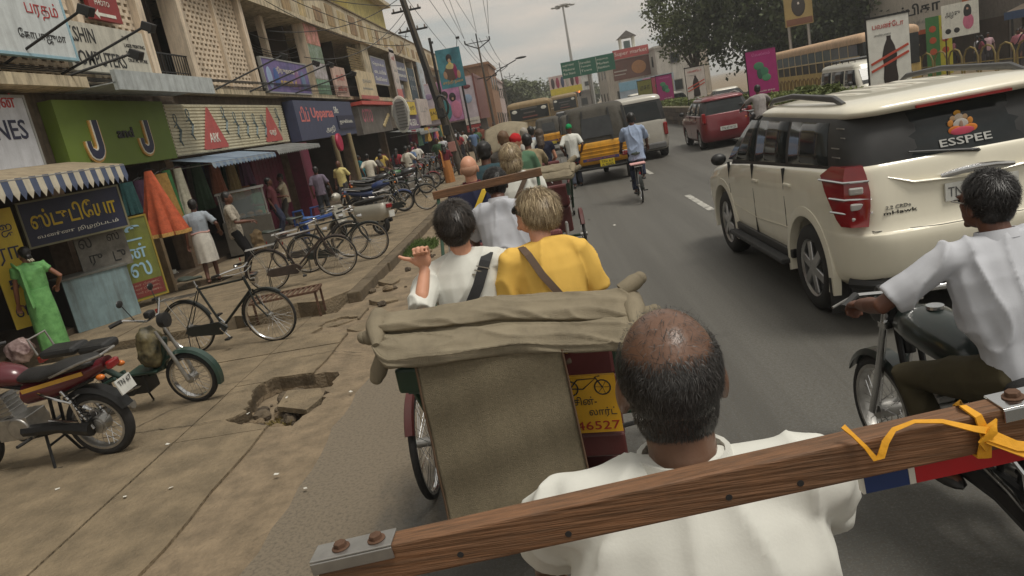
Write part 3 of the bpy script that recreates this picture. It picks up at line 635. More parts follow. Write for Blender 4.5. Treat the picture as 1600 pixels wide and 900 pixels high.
def hand(mb, w_, d, side, curl, s, r=.0095, lod=0):
    """palm and five fingers; d = forearm direction, side = +1 thumb to the right"""
    d = d.normalized(); z = V((0, 0, 1)); sd = d.cross(z); sd = sd.normalized() if sd.length > .1 else V((1, 0, 0)); nm = sd.cross(d)
    Rm = Matrix((sd, d, nm)).transposed(); mb.ell(w_ + d * .045 * s, (.04 * s, .055 * s, .018 * s), 10, 7, rot=Rm)
    if lod == 2: mb.ell(w_ + d * .11 * s - nm * .02, (.035 * s, .05 * s, .018 * s), 8, 5, rot=Rm)
    else:
        for k, ln in enumerate((.07, .082, .077, .06)):
            b = w_ + d * .085 * s + sd * side * (.03 - .02 * k) * s; pts = [b - d * .02]; a = 0; q = b
            for seg in (.45, .32, .25):
                a += curl * .95; q = q + (d * math.cos(a) - nm * math.sin(a)) * ln * seg * s; pts.append(q)
            mb.tube(pts, [r, r, r * .92, r * .75], 7)
    b = w_ + d * .025 * s + sd * side * .034 * s; mb.tube([b, b + (sd * side * .75 + d * .6 - nm * .35 * curl) * .04 * s, b + (sd * side * .6 + d - nm * .9 * curl) * .068 * s], [r * 1.25, r * 1.1, r * .8], 7)
def head_prims(mb, J, lod):
    s, c, Rh = J['s'], J['hc'], J['Rh']; g = lambda x, y, z: c + Rh @ V((x * s, y * s, z * s)); e = lambda p, r, n=14, m=9: mb.ell(g(*p), tuple(q * s for q in r), n, m, rot=Rh)
    e((0, -.012, .02), (.075, .094, .092), 18, 12); e((0, .024, -.052), (.056, .062, .058)); e((0, .02, -.02), (.066, .07, .07))
    if lod < 2:
        e((0, .094, -.03), (.013, .018, .02), 8, 6); e((0, .088, -.005), (.009, .014, .03), 8, 6); e((0, .078, -.07), (.022, .016, .01), 8, 6); e((0, .07, -.1), (.022, .018, .016), 8, 6)
        for sd in (-1, 1): e((sd * .078, -.008, -.018), (.011, .02, .033), 8, 6); e((sd * .03, .08, .016), (.024, .012, .008), 8, 6)
    mb.tube([J['nk'] - J['up'] * .06 * s, J['nk'] + J['up'] * .02 * s, g(0, -.012, -.03)], [.062 * s, .054 * s, .052 * s], 12)
def person(label, J, loc=(0, 0, 0), rz=0, skin=SKIN, lod=1, shirt=None, sleeve='short', trousers=None, lower='trousers', hair=HAIRB, hairkind='short', shoes=None, group=None, extra=None, eyes=True, hem=.12, amp=None, collar=False, thumb=None):
    s = J['s']; vx = (.0075, .0125, .022)[lod] if not thumb else .0052; root = empty("person", label, "person", loc, rz, group)
    P, up, X, fw, nk, ch = J['pel'], J['up'], J['X'], J['fw'], J['nk'], J['ch']; bd = J['broad']
    mb = MB(); head_prims(mb, J, lod)
    def ring(t, rx, ry, off=0, n=16): c = P + up * t * s + fw * off * s; return [c + X * math.cos(2 * math.pi * k / n) * rx * s + fw * math.sin(2 * math.pi * k / n) * ry * s for k in range(n)]
    mb.loft([ring(-.06, .12, .085), ring(.1, .12, .09), ring(.3, .135, .09), ring(.43, .11, .075), ring(.49, .06, .055)])
    for k, sd in (('L', -1), ('R', 1)):
        S, E, W = J['s' + k], J['e' + k], J['w' + k]
        mb.tube([ch, S, S + (E - S) * .5, E, E + (W - E) * .45, W], [.045 * s, .038 * s, .038 * s, .036 * s, .036 * s, .026 * s], 12)
        cu = J['curl'][0 if k == 'L' else 1]
        if k == thumb: hd = MB(); thumb_hand(mb, W, s)
        else: hand(mb, W, (W - E), sd * -1 if (W - E).z < -.1 else -sd, cu, s, .0098 if lod == 0 else .0115, lod)
        h, kn, a = J['h' + k], J['k' + k], J['a' + k]
        mb.tube([P, h, h + (kn - h) * .5, kn, kn + (a - kn) * .35, a], [.07 * s, .075 * s, .066 * s, .05 * s, .05 * s, .034 * s], 12)
        mb.ell(a + V((0, .06, -.045)) * s, (.042 * s, .115 * s, .035 * s), 10, 7)
    link("body", remesh(mb, vx, 3, name="body"), skin, root)
    if eyes and lod < 2:
        for sd in (-1, 1):
            g = lambda x, y, z: J['hc'] + J['Rh'] @ V((x * s, y * s, z * s))
            MB().ell(g(sd * .03, .0815, .0), (.012 * s, .006 * s, .006 * s), 8, 6, rot=J['Rh']).build("eye", INK, root, smooth=True); MB().ell(g(sd * .03, .086, .019), (.02 * s, .006 * s, .0035 * s), 8, 5, rot=J['Rh']).build("eyebrow", HAIRB, root, smooth=True)
    if shirt:
        mb = MB(); lv = [(-hem, .172, .132), (-.02, .168, .13), (.12, .162, .124), (.26, .176 * bd, .13), (.37, .186 * bd, .125), (.44, .172 * bd, .105), (.485, .125 * bd, .085), (.515, .075, .072)]
        if lower == 'lungi': lv = lv[1:]
        mb.loft([ring(*l) for l in lv])
        mb.tube([J['sL'] + V((0, 0, .002)), ch + up * .03 * s, J['sR'] + V((0, 0, .002))], [.056 * s, .076 * s, .056 * s], 14)
        for k in 'LR':
            S, E, W = J['s' + k], J['e' + k], J['w' + k]
            if sleeve == 'long': mb.tube([ch + (S - ch) * .6, S, S + (E - S) * .5, E, E + (W - E) * .9], [.07 * s, .07 * s, .062 * s, .055 * s, .042 * s], 12)
            elif sleeve == 'short': mb.tube([ch + (S - ch) * .6, S, S + (E - S) * .45, S + (E - S) * .85], [.064 * s, .063 * s, .064 * s, .066 * s], 12)
            elif sleeve == 'cap': mb.tube([ch + (S - ch) * .6, S, S + (E - S) * .4], [.065 * s, .068 * s, .062 * s], 12)
        a = (.017, .011, .0)[lod] if amp is None else amp
        link("shirt", remesh(mb, vx * 1.25, 5, wrink(a, 6.2, len(label), (1.1, .8, .5)) if a else None, "shirt"), shirt, root)
        if collar:
            cm = MB(); n = 20; prof = [(.068, .0), (.064, .045), (.072, .046), (.083, .008)]; rings = []
            c0 = nk - up * .012 * s
            for (rr, hh) in prof + prof[:1]: rings.append([c0 + X * math.cos(2 * math.pi * k / n) * rr * s + fw * math.sin(2 * math.pi * k / n) * rr * 1.02 * s + up * (hh + .006 * math.sin(2 * math.pi * k / n)) * s for k in range(n)])
            cm.loft(rings, False).build("collar", shirt, root, smooth=True)
    if trousers and lower == 'trousers':
        mb = MB(); mb.loft([ring(-.1, .13, .11), ring(-.02, .162, .122), ring(.09, .155, .118)])
        for k in 'LR':
            h, kn, a = J['h' + k], J['k' + k], J['a' + k]; mb.tube([P, h, h + (kn - h) * .5, kn, kn + (a - kn) * .5, a + (kn - a) * .04], [.09 * s, .096 * s, .088 * s, .074 * s, .066 * s, .062 * s], 12)
        link("trousers", remesh(mb, vx * 1.4, 4, wrink(.008, 7, 3) if lod < 2 else None, "trousers"), trousers, root)
    elif trousers and lower in ('lungi', 'sari', 'skirt'):
        z1 = {'lungi': .42 * s, 'sari': .02, 'skirt': .04}[lower]; mb = MB(); rg = []; n = 40; zt = P.z + .12 * s
        m_ = (J['aL'] + J['aR']) / 2
        for i in range(12):
            t = i / 11; zz = zt + (z1 - zt) * t; r0 = (.165 + .03 * math.sin(min(1, t * 2.2) * 1.57)) * s; cx = P + (m_ - P) * t * .8
            rg.append([V((cx.x + math.cos(6.283 * k / n) * (r0 + .014 * t * math.sin(k * 6.283 / n * 9 + 2 * t)), cx.y + math.sin(6.283 * k / n) * (r0 * .86 + .014 * t * math.sin(k * 6.283 / n * 7)), zz)) for k in range(n)])
        mb.loft(rg); o = mb.build("wrap_skirt", trousers, root, smooth=True, angle=60)
        if lower == 'sari':
            sm = MB(); c = P + up * .28 * s; pts = [P + X * .14 * s + fw * .12 * s + up * .05, P + up * .2 * s + fw * .16 * s, ch + X * -.1 * s + fw * .12 * s, J['sL'] + up * .07 * s, ch - X * .14 * s - fw * .14 * s, P - X * .14 * s - fw * .14 * s + up * .1, P - X * .13 * s - fw * .15 * s - up * .15 * s]
            sm.tube(pts, [(.04, .02), (.06, .02), (.07, .02), (.075, .022), (.08, .02), (.085, .02), (.09, .016)], 10); link("pallu", remesh(sm, .016, 3, name="pallu"), trousers, root)
    if shoes:
        for k in 'LR':
            a = J['a' + k]; MB().ell(a + V((0, .062, -.052)) * s, (.05 * s, .13 * s, .034 * s), 12, 8).build("shoe", shoes, root, smooth=True)
    if hair:
        g = lambda x, y, z: J['hc'] + J['Rh'] @ V((x * s, y * s, z * s)); hb = MB(); Rh = J['Rh']
        e = lambda p, r: hb.ell(g(*p), tuple(q * s for q in r), 16, 10, rot=Rh)
        if hairkind == 'short': e((0, -.02, .033), (.083, .096, .093)); e((0, -.055, -.025), (.07, .052, .06))
        elif hairkind == 'thin': e((0, -.045, -.01), (.08, .068, .06)); 
        elif hairkind == 'bob': e((0, -.02, .035), (.09, .1, .095)); e((0, -.045, -.05), (.09, .072, .085)); e((-.07, 0, -.04), (.022, .05, .07)); e((.07, 0, -.04), (.022, .05, .07))
        elif hairkind == 'long': e((0, -.02, .035), (.088, .1, .095)); e((0, -.06, -.06), (.085, .06, .12)); hb.tube([g(0, -.07, -.05), g(0, -.11, -.2), g(0, -.1, -.3)], [.07 * s, .075 * s, .04 * s], 10)
        elif hairkind == 'bun': e((0, -.02, .033), (.083, .096, .093)); e((0, -.1, -.03), (.05, .045, .05))
        elif hairkind == 'cap': e((0, -.012, .04), (.084, .1, .085)); hb.tube([g(0, .07, .05), g(0, .15, .035)], [(.06 * s, .012 * s), (.05 * s, .008 * s)], 10)
        link("cap" if hairkind == 'cap' else "hair", remesh(hb, max(vx, .009), 3, wrink(.006, 22, 2) if lod == 1 else wrink(.004, 12, 2) if lod == 0 else None, "hair"), hair, root)
    if extra: extra(root, J)
    return root
def thumb_hand(mb, w_, s):
    """loosely closed fist held up beside the shoulder, thumb pointing left"""
    # fingers run up and curl towards the viewer, thumb stretched out to -X
    mb.ell(w_ + V((0, 0, .045)), (.042, .022, .048), 10, 7)
    for k in range(4):
        b = w_ + V((-.03 + .0215 * k, 0, .085)); l = (.055, .062, .06, .05)[k]
        mb.tube([b + V((0, 0, -.02)), b + V((0, -.012, l * .4)), b + V((0, -.045, l * .42)), b + V((0, -.052, l * .1)), b + V((0, -.03, -.01))], [.009, .009, .0086, .0084, .0078], 7)
    mb.tube([w_ + V((-.03, 0, .03)), w_ + V((-.06, -.01, .06)), w_ + V((-.088, -.012, .07)), w_ + V((-.112, -.012, .086))], [.014, .012, .0105, .008], 8)
def strands(root, c, rad, Rh, n, mask, comb, length, width, m, lift=.35, name="hair_strands", seed=1, droop=.3, jit=.25):
    rg = np.random.default_rng(seed); d = rg.normal(size=(n * 3, 3)); d /= np.linalg.norm(d, axis=1)[:, None]
    keep = mask(d, rg.random(len(d))); d = d[keep][:n]; k = len(d)
    Rn = np.array(Rh); rad = np.array(rad); p = d * rad; nn = d / rad; nn /= np.linalg.norm(nn, axis=1)[:, None]
    cb = comb(d) if callable(comb) else np.tile(np.array(comb, float), (k, 1)); cb = cb + rg.normal(size=(k, 3)) * jit + .45 * np.sin(d[:, [1, 2, 0]] * 11 + seed) * np.cos(d[:, [2, 0, 1]] * 7)
    tg = cb - nn * (cb * nn).sum(1)[:, None]; tg /= np.linalg.norm(tg, axis=1)[:, None] + 1e-9
    L = length * (.6 + .7 * rg.random(k))[:, None]; sd = np.cross(tg, nn) * width * .5
    lift = lift * (.2 + 1.8 * rg.random(k) ** 2)[:, None]; p1 = p + (tg * .7 + nn * lift) * L * .5; q = p1 / rad; ql = np.linalg.norm(q, axis=1)[:, None]
    p2 = p1 + (tg * .9 + nn * (lift * .2)) * L * .5 - Rn.T @ np.array([0, 0, 1.]) * L * droop * .4
    vs = np.concatenate([p - sd, p + sd, p1 + sd * .8, p1 - sd * .8, p2], 0) @ Rn.T + np.array(c)
    i = np.arange(k); f = [(a, a + k, a + 2 * k, a + 3 * k) for a in i] + [(a + 3 * k, a + 2 * k, a + 4 * k) for a in i]
    me = bpy.data.meshes.new(name); me.from_pydata(vs.tolist(), [], [tuple(int(x) for x in t) for t in f]); me.polygons.foreach_set('use_smooth', [True] * len(me.polygons))
    at_ = me.attributes.new('tint', 'FLOAT', 'POINT'); at_.data.foreach_set('value', np.tile(rg.random(k) ** 1.5, 5).astype(np.float32))
    return link(name, me, m, root)
def strap(root, J, pts, wd, m, name="bag_strap"):
    """flat strap along points, wide across"""
    mb = MB(); rings = []
    for i, (p, nrm) in enumerate(pts):
        a = pts[max(0, i - 1)][0]; b = pts[min(len(pts) - 1, i + 1)][0]; t = (V(b) - V(a)).normalized(); nrm = V(nrm).normalized(); sd = t.cross(nrm).normalized(); p = V(p)
        rings.append([p + sd * wd / 2, p - sd * wd / 2, p - sd * wd / 2 + nrm * .006, p + sd * wd / 2 + nrm * .006])
    mb.loft(rings); return mb.build(name, m, root, smooth=True)
# ------------------------------------------------------------------ vehicles (all drive towards +Y, origin on the ground)
def spoke_wheel(parent, c, r, tw, rim=CHROME, n=28, hub=.028, hw=.05, name="wheel", tyre=RUBBER, rw=None):
    rw = rw or tw * .9; c = V(c)
    h = MB().cyl(c - V((hw, 0, 0)), c + V((hw, 0, 0)), hub, 12).build(name, STEEL, parent, smooth=True)
    a = [2 * math.pi * k / 10 for k in range(10)]
    MB().lathe([(r - tw + tw * math.cos(q), tw * math.sin(q)) for q in a], c, 'X', 40).build("tyre", tyre, h, smooth=True, angle=80)
    q0 = r - 1.75 * tw; MB().lathe([(q0 + .012, rw), (q0 - .008, rw), (q0 - .014, rw * .5), (q0 - .014, -rw * .5), (q0 - .008, -rw), (q0 + .012, -rw)], c, 'X', 40).build("rim", rim, h, smooth=True, angle=30)
    sp = MB()
    for k in range(n):
        t = 2 * math.pi * k / n; t2 = t + (.45 if k % 2 else -.45); sx = hw * .7 * (1 if k % 4 < 2 else -1)
        sp.tube([c + V((sx, math.cos(t2) * hub, math.sin(t2) * hub)), c + V((0, math.cos(t) * (q0 - .01), math.sin(t) * (q0 - .01)))], .0022 if r > .32 else .0026, 3, cap=False)
    sp.build("spokes", CHROME, h); return h
def arc(c, r, a0, a1, n=14, x=0): return [V(c) + V((x, math.cos(a) * r, math.sin(a) * r)) for a in np.linspace(a0, a1, n)]
def fender(c, r, a0, a1, w_, m, name, parent, n=16):
    mb = MB(); rings = []
    for a in np.linspace(a0, a1, n):
        o = V((0, math.cos(a), math.sin(a))); p = V(c) + o * r; rings.append([p + V((-w_, 0, 0)) - o * w_ * .5, p + V((-w_ * .7, 0, 0)) + o * .004, p + V((w_ * .7, 0, 0)) + o * .004, p + V((w_, 0, 0)) - o * w_ * .5, p + V((w_ * .85, 0, 0)) - o * w_ * .5, p - o * .004, p + V((-w_ * .85, 0, 0)) - o * w_ * .5])
    return mb.loft(rings).build(name, m, parent, smooth=True, angle=50)
def bicycle(label, loc, rz, m=None, lean=0, guard=True, basket=None, carrier=True, seatm=None, turn=0, group=None, stand=True, spokes=32):
    m = m or mat("bike_black", (.02, .024, .022), .35, .2, var=.3); t = empty("bicycle", label, "bicycle", loc, rz, group, ry=lean); r = .345
    ra, fa, bb, st, hb, ht = V((0, -.54, r)), V((0, .58, r)), V((0, -.08, .29)), V((0, -.27, .84)), V((0, .42, .70)), V((0, .375, .88))
    fr = MB()
    for a, b, q in ((bb, st, .015), (hb, bb, .017), (ht - V((0, 0, .03)), st - V((0, 0, .03)), .014), (hb, ht, .018)): fr.cyl(a, b, q, 10)
    for sx in (-.06, .06): fr.cyl((sx * .6, bb.y, bb.z), (sx, ra.y, ra.z), .009, 8); fr.cyl((sx * .4, st.y, st.z - .04), (sx, ra.y, ra.z), .007, 8)
    fr.build("frame", m, t, smooth=True)
    fk = MB()
    for sx in (-.055, .055): fk.tube([(sx * .7, hb.y + .005, hb.z), (sx, .47, .52), (sx, fa.y, fa.z)], [.013, .012, .009], 8)
    fk.build("fork", m, t, smooth=True)
    w1 = spoke_wheel(t, ra, r, .018, n=spokes); w2 = spoke_wheel(t, fa, r, .018, n=spokes)
    for c, a0, a1 in ((ra, .35, 3.3), (fa, .9, 3.4)): fender(c, r + .018, a0, a1, .026, m, "mudguard", t)
    if guard: MB().prism([(-.58, .29), (-.5, .36), (-.08, .375), (.02, .29), (-.08, .205), (-.5, .235)], .028, (.045, 0, 0), (0, 1, 0), (0, 0, 1), (1, 0, 0)).build("chain_guard", m, t, bevel=.006)
    ck = MB().lathe([(.085, .05), (.085, .058), (.07, .058), (.07, .05)], bb, 'X', 24).cyl(bb - V((.08, 0, 0)), bb + V((.08, 0, 0)), .012)
    for k in range(5): ck.beam(bb + V((.054, 0, 0)), bb + V((.054, math.cos(k * 1.257) * .075, math.sin(k * 1.257) * .075)), .006, .01)
    ck = ck.beam(bb + V((.08, 0, 0)), bb + V((.085, .1, -.13)), .012, .022, (1, 0, 0)).beam(bb - V((.08, 0, 0)), bb + V((-.085, -.1, .13)), .012, .022, (1, 0, 0)).build("crank", CHROME, t)
    for q in ((.13, .1, -.13), (-.13, -.1, .13)): MB().box(bb + V(q), (.09, .06, .02)).build("pedal", BLACK, t)
    MB().cyl(st, st + V((0, -.02, .09)), .012).build("seat_post", CHROME, t); sm = MB(); rg = []
    for y, wd, h in ((-.17, .05, .0), (-.14, .095, .008), (-.06, .09, .0), (.03, .04, -.005), (.12, .022, .0), (.14, .012, -.006)): rg.append([st + V((0, -.03, .125)) + V((math.cos(a) * wd, y, h + math.sin(a) * (.028 if y < 0 else .018))) for a in np.linspace(0, 6.283, 12)[:-1]])
    sm.loft(rg).build("saddle", seatm or mat("saddle_green", (.03, .04, .03), .5), t, smooth=True, angle=60)
    hbm = MB(); z = 1.0; hbm.tube([ht, (0, .365, z)], .011).tube([(-.27, .16, z - .015), (-.26, .26, z), (-.17, .38, z + .015), (0, .42, z), (.17, .38, z + .015), (.26, .26, z), (.27, .16, z - .015)], .011, 8)
    hbm.tube([(-.24, .28, z - .03), (-.2, .4, z - .04), (0, .43, z - .06), (.2, .4, z - .04), (.24, .28, z - .03)], .005, 6); hbm.build("handlebar", CHROME, t, smooth=True)
    for sx in (-1, 1): MB().cyl((sx * .27, .14, z - .018), (sx * .262, .25, z - .002), .016, 8).build("grip", BLACK, t)
    MB().ell((.1, .38, z + .035), (.028, .028, .02), 12, 7).build("bell", CHROME, t, smooth=True)
    MB().cyl((0, .46, .82), (0, .54, .81), .03, 12, .05).build("headlamp", CHROME, t, smooth=True)
    if carrier:
        c = MB()
        for x in (-.07, -.035, 0, .035, .07): c.cyl((x, -.8, .74), (x, -.33, .76), .005, 6)
        for y in (-.8, -.65, -.5, -.35): c.cyl((-.08, y, .745), (.08, y, .745), .005, 6)
        for sx in (-.07, .07): c.cyl((sx, -.72, .74), (sx, ra.y, ra.z), .005, 6)
        c.build("carrier", STEEL, t)
    MB().box((0, ra.y - r - .03, r + .28), (.035, .015, .05)).build("reflector", REDL, t)
    if stand:
        s = MB()
        for sx in (-1, 1): s.tube([(sx * .06, ra.y, ra.z), (sx * .09, ra.y - .02, .02), (sx * .02, ra.y - .03, .012)], .007, 6)
        s.build("stand", DARKM, t)
    return t
def motorcycle(label, loc, rz, m, lean=0, group=None, plate="TN 67", stripe=None, tankm=None, rack=False, centre=True, bag=None, cat="motorcycle", mirrors=True):
    t = empty("motorcycle", label, cat, loc, rz, group, ry=lean); r = .3; ra, fa = V((0, -.63, r)), V((0, .64, r)); tankm = tankm or m
    spoke_wheel(t, ra, r, .045, STEEL, 28, .06, .07); spoke_wheel(t, fa, r, .038, STEEL, 28, .05, .06)
    MB().cyl((-.05, ra.y, r), (.05, ra.y, r), .075, 20).build("brake_drum", STEEL, t, smooth=True)
    fr = MB()
    for sx in (-.05, .05): fr.tube([(sx, .42, .86), (sx, .33, .45), (sx, .1, .27), (sx, -.25, .3), (sx, -.3, .6), (sx, -.75, .72)], .016, 8); fr.cyl((sx * 1.6, -.2, .33), (sx * 1.8, ra.y, ra.z), .018, 8)
    fr.cyl((0, .43, .95), (0, .4, .7), .03).tube([(0, .41, .85), (0, -.3, .66)], .022); fr.build("frame", DARKM, t, smooth=True)
    tk = MB(); rg = []
    for y, wd, h, z in ((.4, .05, .05, .87), (.36, .1, .085, .875), (.22, .135, .115, .875), (.05, .135, .115, .86), (-.08, .11, .095, .835), (-.16, .07, .06, .81)): rg.append([V((math.cos(a) * wd, y, z + math.sin(a) * h * (1 if math.sin(a) > 0 else .8))) for a in np.linspace(0, 6.283, 17)[:-1]])
    tk.loft(rg); tk.build("tank", tankm, t, smooth=True, angle=70)
    MB().cyl((0, .18, .985), (0, .18, 1.0), .038, 16).build("fuel_cap", CHROME, t)
    st = MB(); rg = []
    for y, wd, z, h in ((-.1, .08, .83, .03), (-.16, .12, .83, .05), (-.35, .14, .82, .055), (-.5, .145, .855, .055), (-.75, .13, .875, .05), (-.82, .09, .87, .03)): rg.append([V((math.cos(a) * wd, y, z + math.sin(a) * h)) for a in np.linspace(0, 6.283, 15)[:-1]])
    st.loft(rg).build("seat", SEATV, t, smooth=True, angle=70)
    tl = MB(); rg = []
    for y, wd, z, h in ((-.12, .13, .68, .1), (-.4, .125, .71, .1), (-.7, .1, .78, .07), (-.9, .07, .84, .05)): rg.append([V((math.cos(a) * wd, y, z + math.sin(a) * h)) for a in np.linspace(0, 6.283, 15)[:-1]])
    tl.loft(rg).build("tail_panel", m, t, smooth=True, angle=70)
    if stripe:
        for sx in (-1, 1): MB().beam((sx * .128, -.15, .73), (sx * .1, -.72, .8), .008, .035).build("stripe", stripe, t)
    MB().box((0, -.94, .82), (.13, .05, .07)).build("tail_light", REDL, t, bevel=.015)
    for sx in (-1, 1): MB().ell((sx * .14, -.9, .76), (.028, .04, .025), 10, 6).build("indicator", ORANGEL, t, smooth=True)
    gr = MB()
    for sx in (-1, 1): gr.tube([(sx * .13, -.45, .82), (sx * .14, -.75, .9), (sx * .1, -.93, .93)], .012, 8)
    gr.tube([(-.1, -.93, .93), (.1, -.93, .93)], .012, 8).build("grab_rail", STEEL, t, smooth=True)
    fender(ra, r + .05, .9, 2.75, .07, DARKM, "rear_mudguard", t); fender(fa, r + .03, .5, 2.7, .055, m, "front_mudguard", t)
    pl = MB().box((0, -.98, .62), (.2, .012, .13), rot=Matrix.Rotation(-.25, 3, 'X')).build("number_plate", WHITEP, t)
    if plate:
        c = Matrix.Rotation(-.25, 3, 'X') @ V((0, 0, 1)); text(plate, .045, INK, V((-.085, -.992, .63)), (1, 0, 0), c, "plate_text", pl, .001, .17); text("M 7724", .045, INK, V((-.085, -.977, .57)), (1, 0, 0), c, "plate_text", pl, .001, .17)
    en = MB().box((0, .08, .4), (.24, .32, .2)).box((0, .16, .58), (.16, .17, .22), rot=Matrix.Rotation(-.25, 3, 'X'))
    for k in range(5): en.box((0, .16, .5 + k * .04), (.2, .21, .012), rot=Matrix.Rotation(-.25, 3, 'X'))
    en.build("engine", STEEL, t, bevel=.02)
    MB().cyl((-.13, .02, .4), (.14, .02, .4), .1, 18).build("crankcase", STEEL, t, smooth=True, bevel=.01)
    MB().tube([(.06, .25, .55), (.1, .36, .4), (.12, .25, .27), (.14, -.1, .26), (.16, -.35, .3), (.17, -.85, .36)], [.02, .022, .022, .025, .045, .042], 10).build("exhaust", STEEL, t, smooth=True)
    MB().tube([(-.1, .0, .37), (-.1, -.35, .36), (-.1, -.62, r + .01)], [.05, .055, .075], 8).build("chain_case", DARKM, t, smooth=True)
    for sx in (-1, 1):
        MB().cyl((sx * .1, ra.y, r), (sx * .11, -.48, .68), .014).build("damper", CHROME, t)
        sp = MB().tube([V((sx * .1, ra.y + .13 * q / 40, r + .08 + .25 * q / 40)) + V((math.cos(q * 1.2) * .03, math.sin(q * 1.2) * .03, 0)) for q in range(41)], .006, 5).build("spring", DARKM, t)
    fk = MB()
    for sx in (-.075, .075): fk.tube([(sx, fa.y, r), (sx, .57, .5), (sx, .44, .98)], [.024, .024, .017], 10)
    fk.box((0, .47, .84), (.19, .06, .03)).box((0, .44, .97), (.19, .06, .03)).build("fork", CHROME, t, smooth=True)
    MB().tube([(-.37, .28, 1.04), (-.28, .36, 1.06), (-.1, .43, 1.02), (.1, .43, 1.02), (.28, .36, 1.06), (.37, .28, 1.04)], .011, 8).build("handlebar", CHROME, t, smooth=True)
    for sx in (-1, 1):
        MB().cyl((sx * .27, .365, 1.058), (sx * .38, .275, 1.04), .018, 10).build("grip", BLACK, t); MB().tube([(sx * .28, .4, 1.04), (sx * .4, .34, 1.03)], .006, 6).build("brake_lever", STEEL, t)
        if mirrors: mr = MB().cyl((sx * .24, .37, 1.06), (sx * .3, .37, 1.22), .006, 6).build("mirror_stalk", DARKM, t); MB().ell((sx * .32, .36, 1.25), (.06, .012, .04), 14, 7).build("mirror", BLACK, mr, smooth=True)
        if mirrors: MB().ell((sx * .17, .52, .88), (.03, .025, .025), 10, 6).build("indicator", ORANGEL, t, smooth=True)
    MB().lathe([(.02, .0), (.08, .03), (.095, .09), (.09, .12), (.0, .13)], (0, .46, .89), 'Y', 20).build("headlamp", BLACK, t, smooth=True); MB().ell((0, .585, .89), (.082, .02, .082), 16, 8).build("lamp_glass", CLEARL, t, smooth=True)
    MB().box((0, .47, 1.0), (.2, .1, .06), rot=Matrix.Rotation(.5, 3, 'X')).build("meter_cluster", BLACK, t, bevel=.02)
    for sx in (-1, 1): MB().cyl((sx * .1, -.05, .3), (sx * .28, -.05, .31), .014).build("foot_peg", RUBBER, t)
    sg = MB().tube([(-.14, -.3, .7), (-.2, -.42, .68), (-.22, -.62, .6), (-.2, -.62, .42), (-.15, -.45, .42), (-.14, -.3, .45)], .011, 7); sg.build("sari_guard", CHROME, t, smooth=True)
    s = MB()
    if centre:
        for sx in (-1, 1): s.tube([(sx * .07, -.15, .3), (sx * .17, -.2, .015), (sx * .17, -.27, .012)], .013, 6)
        s.cyl((-.1, -.17, .2), (.1, -.17, .2), .011)
    else: s.tube([(-.08, .0, .28), (-.24, -.06, .015), (-.27, -.09, .015)], .012, 6)
    if mirrors: s.build("stand", DARKM, t)
    if rack: MB().tube([(-.1, -.85, .93), (-.12, -1.0, 1.0), (.12, -1.0, 1.0), (.1, -.85, .93)], .01, 6).build("rack", STEEL, t)
    return t
def rloop(z, hw, y0, y1, rc, zf=None, nc=6, ns=5):
    """rounded rectangle in plan, used in stacks for bodies; zf lowers parts of it"""
    pts = []; rc = min(rc, hw * .95, (y1 - y0) * .45)
    cs = [(hw - rc, y1 - rc, 0), (-hw + rc, y1 - rc, 90), (-hw + rc, y0 + rc, 180), (hw - rc, y0 + rc, 270)]
    for i, (cx, cy, a0) in enumerate(cs):
        arcp = [(cx + rc * math.cos(R(a0 + 90 * k / nc)), cy + rc * math.sin(R(a0 + 90 * k / nc))) for k in range(nc + 1)]; pts += arcp
        nx = cs[(i + 1) % 4]; q = (nx[0] + rc * math.cos(R(nx[2])), nx[1] + rc * math.sin(R(nx[2]))); p = arcp[-1]
        pts += [(p[0] + (q[0] - p[0]) * k / ns, p[1] + (q[1] - p[1]) * k / ns) for k in range(1, ns)]
    return [V((x, y, z + (zf(x, y, z) if zf else 0))) for x, y in pts]
def stack(levels, sub=3, zf=None, ns=5):
    A = np.array(levels, float); out = []; n = len(A)
    for i in range(n - 1):
        p0, p1, p2, p3 = A[max(0, i - 1)], A[i], A[i + 1], A[min(n - 1, i + 2)]
        for k in range(sub):
            t = k / sub; q = .5 * (2 * p1 + (p2 - p0) * t + (2 * p0 - 5 * p1 + 4 * p2 - p3) * t * t + (3 * p1 - p0 - 3 * p2 + p3) * t ** 3); out.append(q)
    out.append(A[-1]); mb = MB(); mb.loft([rloop(*q, zf=zf, ns=ns) for q in out]); return mb
def cutcyl(mb, cyls, name):
    ob = bpy.data.objects.new(name, mb.mesh(name, True, 35))
    cs = []
    for (a, b, r) in cyls:
        c = bpy.data.objects.new("cutter", MB().cyl(a, b, r, 40).mesh("cutter")); TMP.collection.objects.link(c); cs.append(c)
        q = ob.modifiers.new("b", 'BOOLEAN'); q.operation = 'DIFFERENCE'; q.object = c; q.solver = 'EXACT'
    me = evaluate(ob)
    for c in cs: bpy.data.objects.remove(c)
    me.name = name; me.set_sharp_from_angle(angle=R(35)); return me
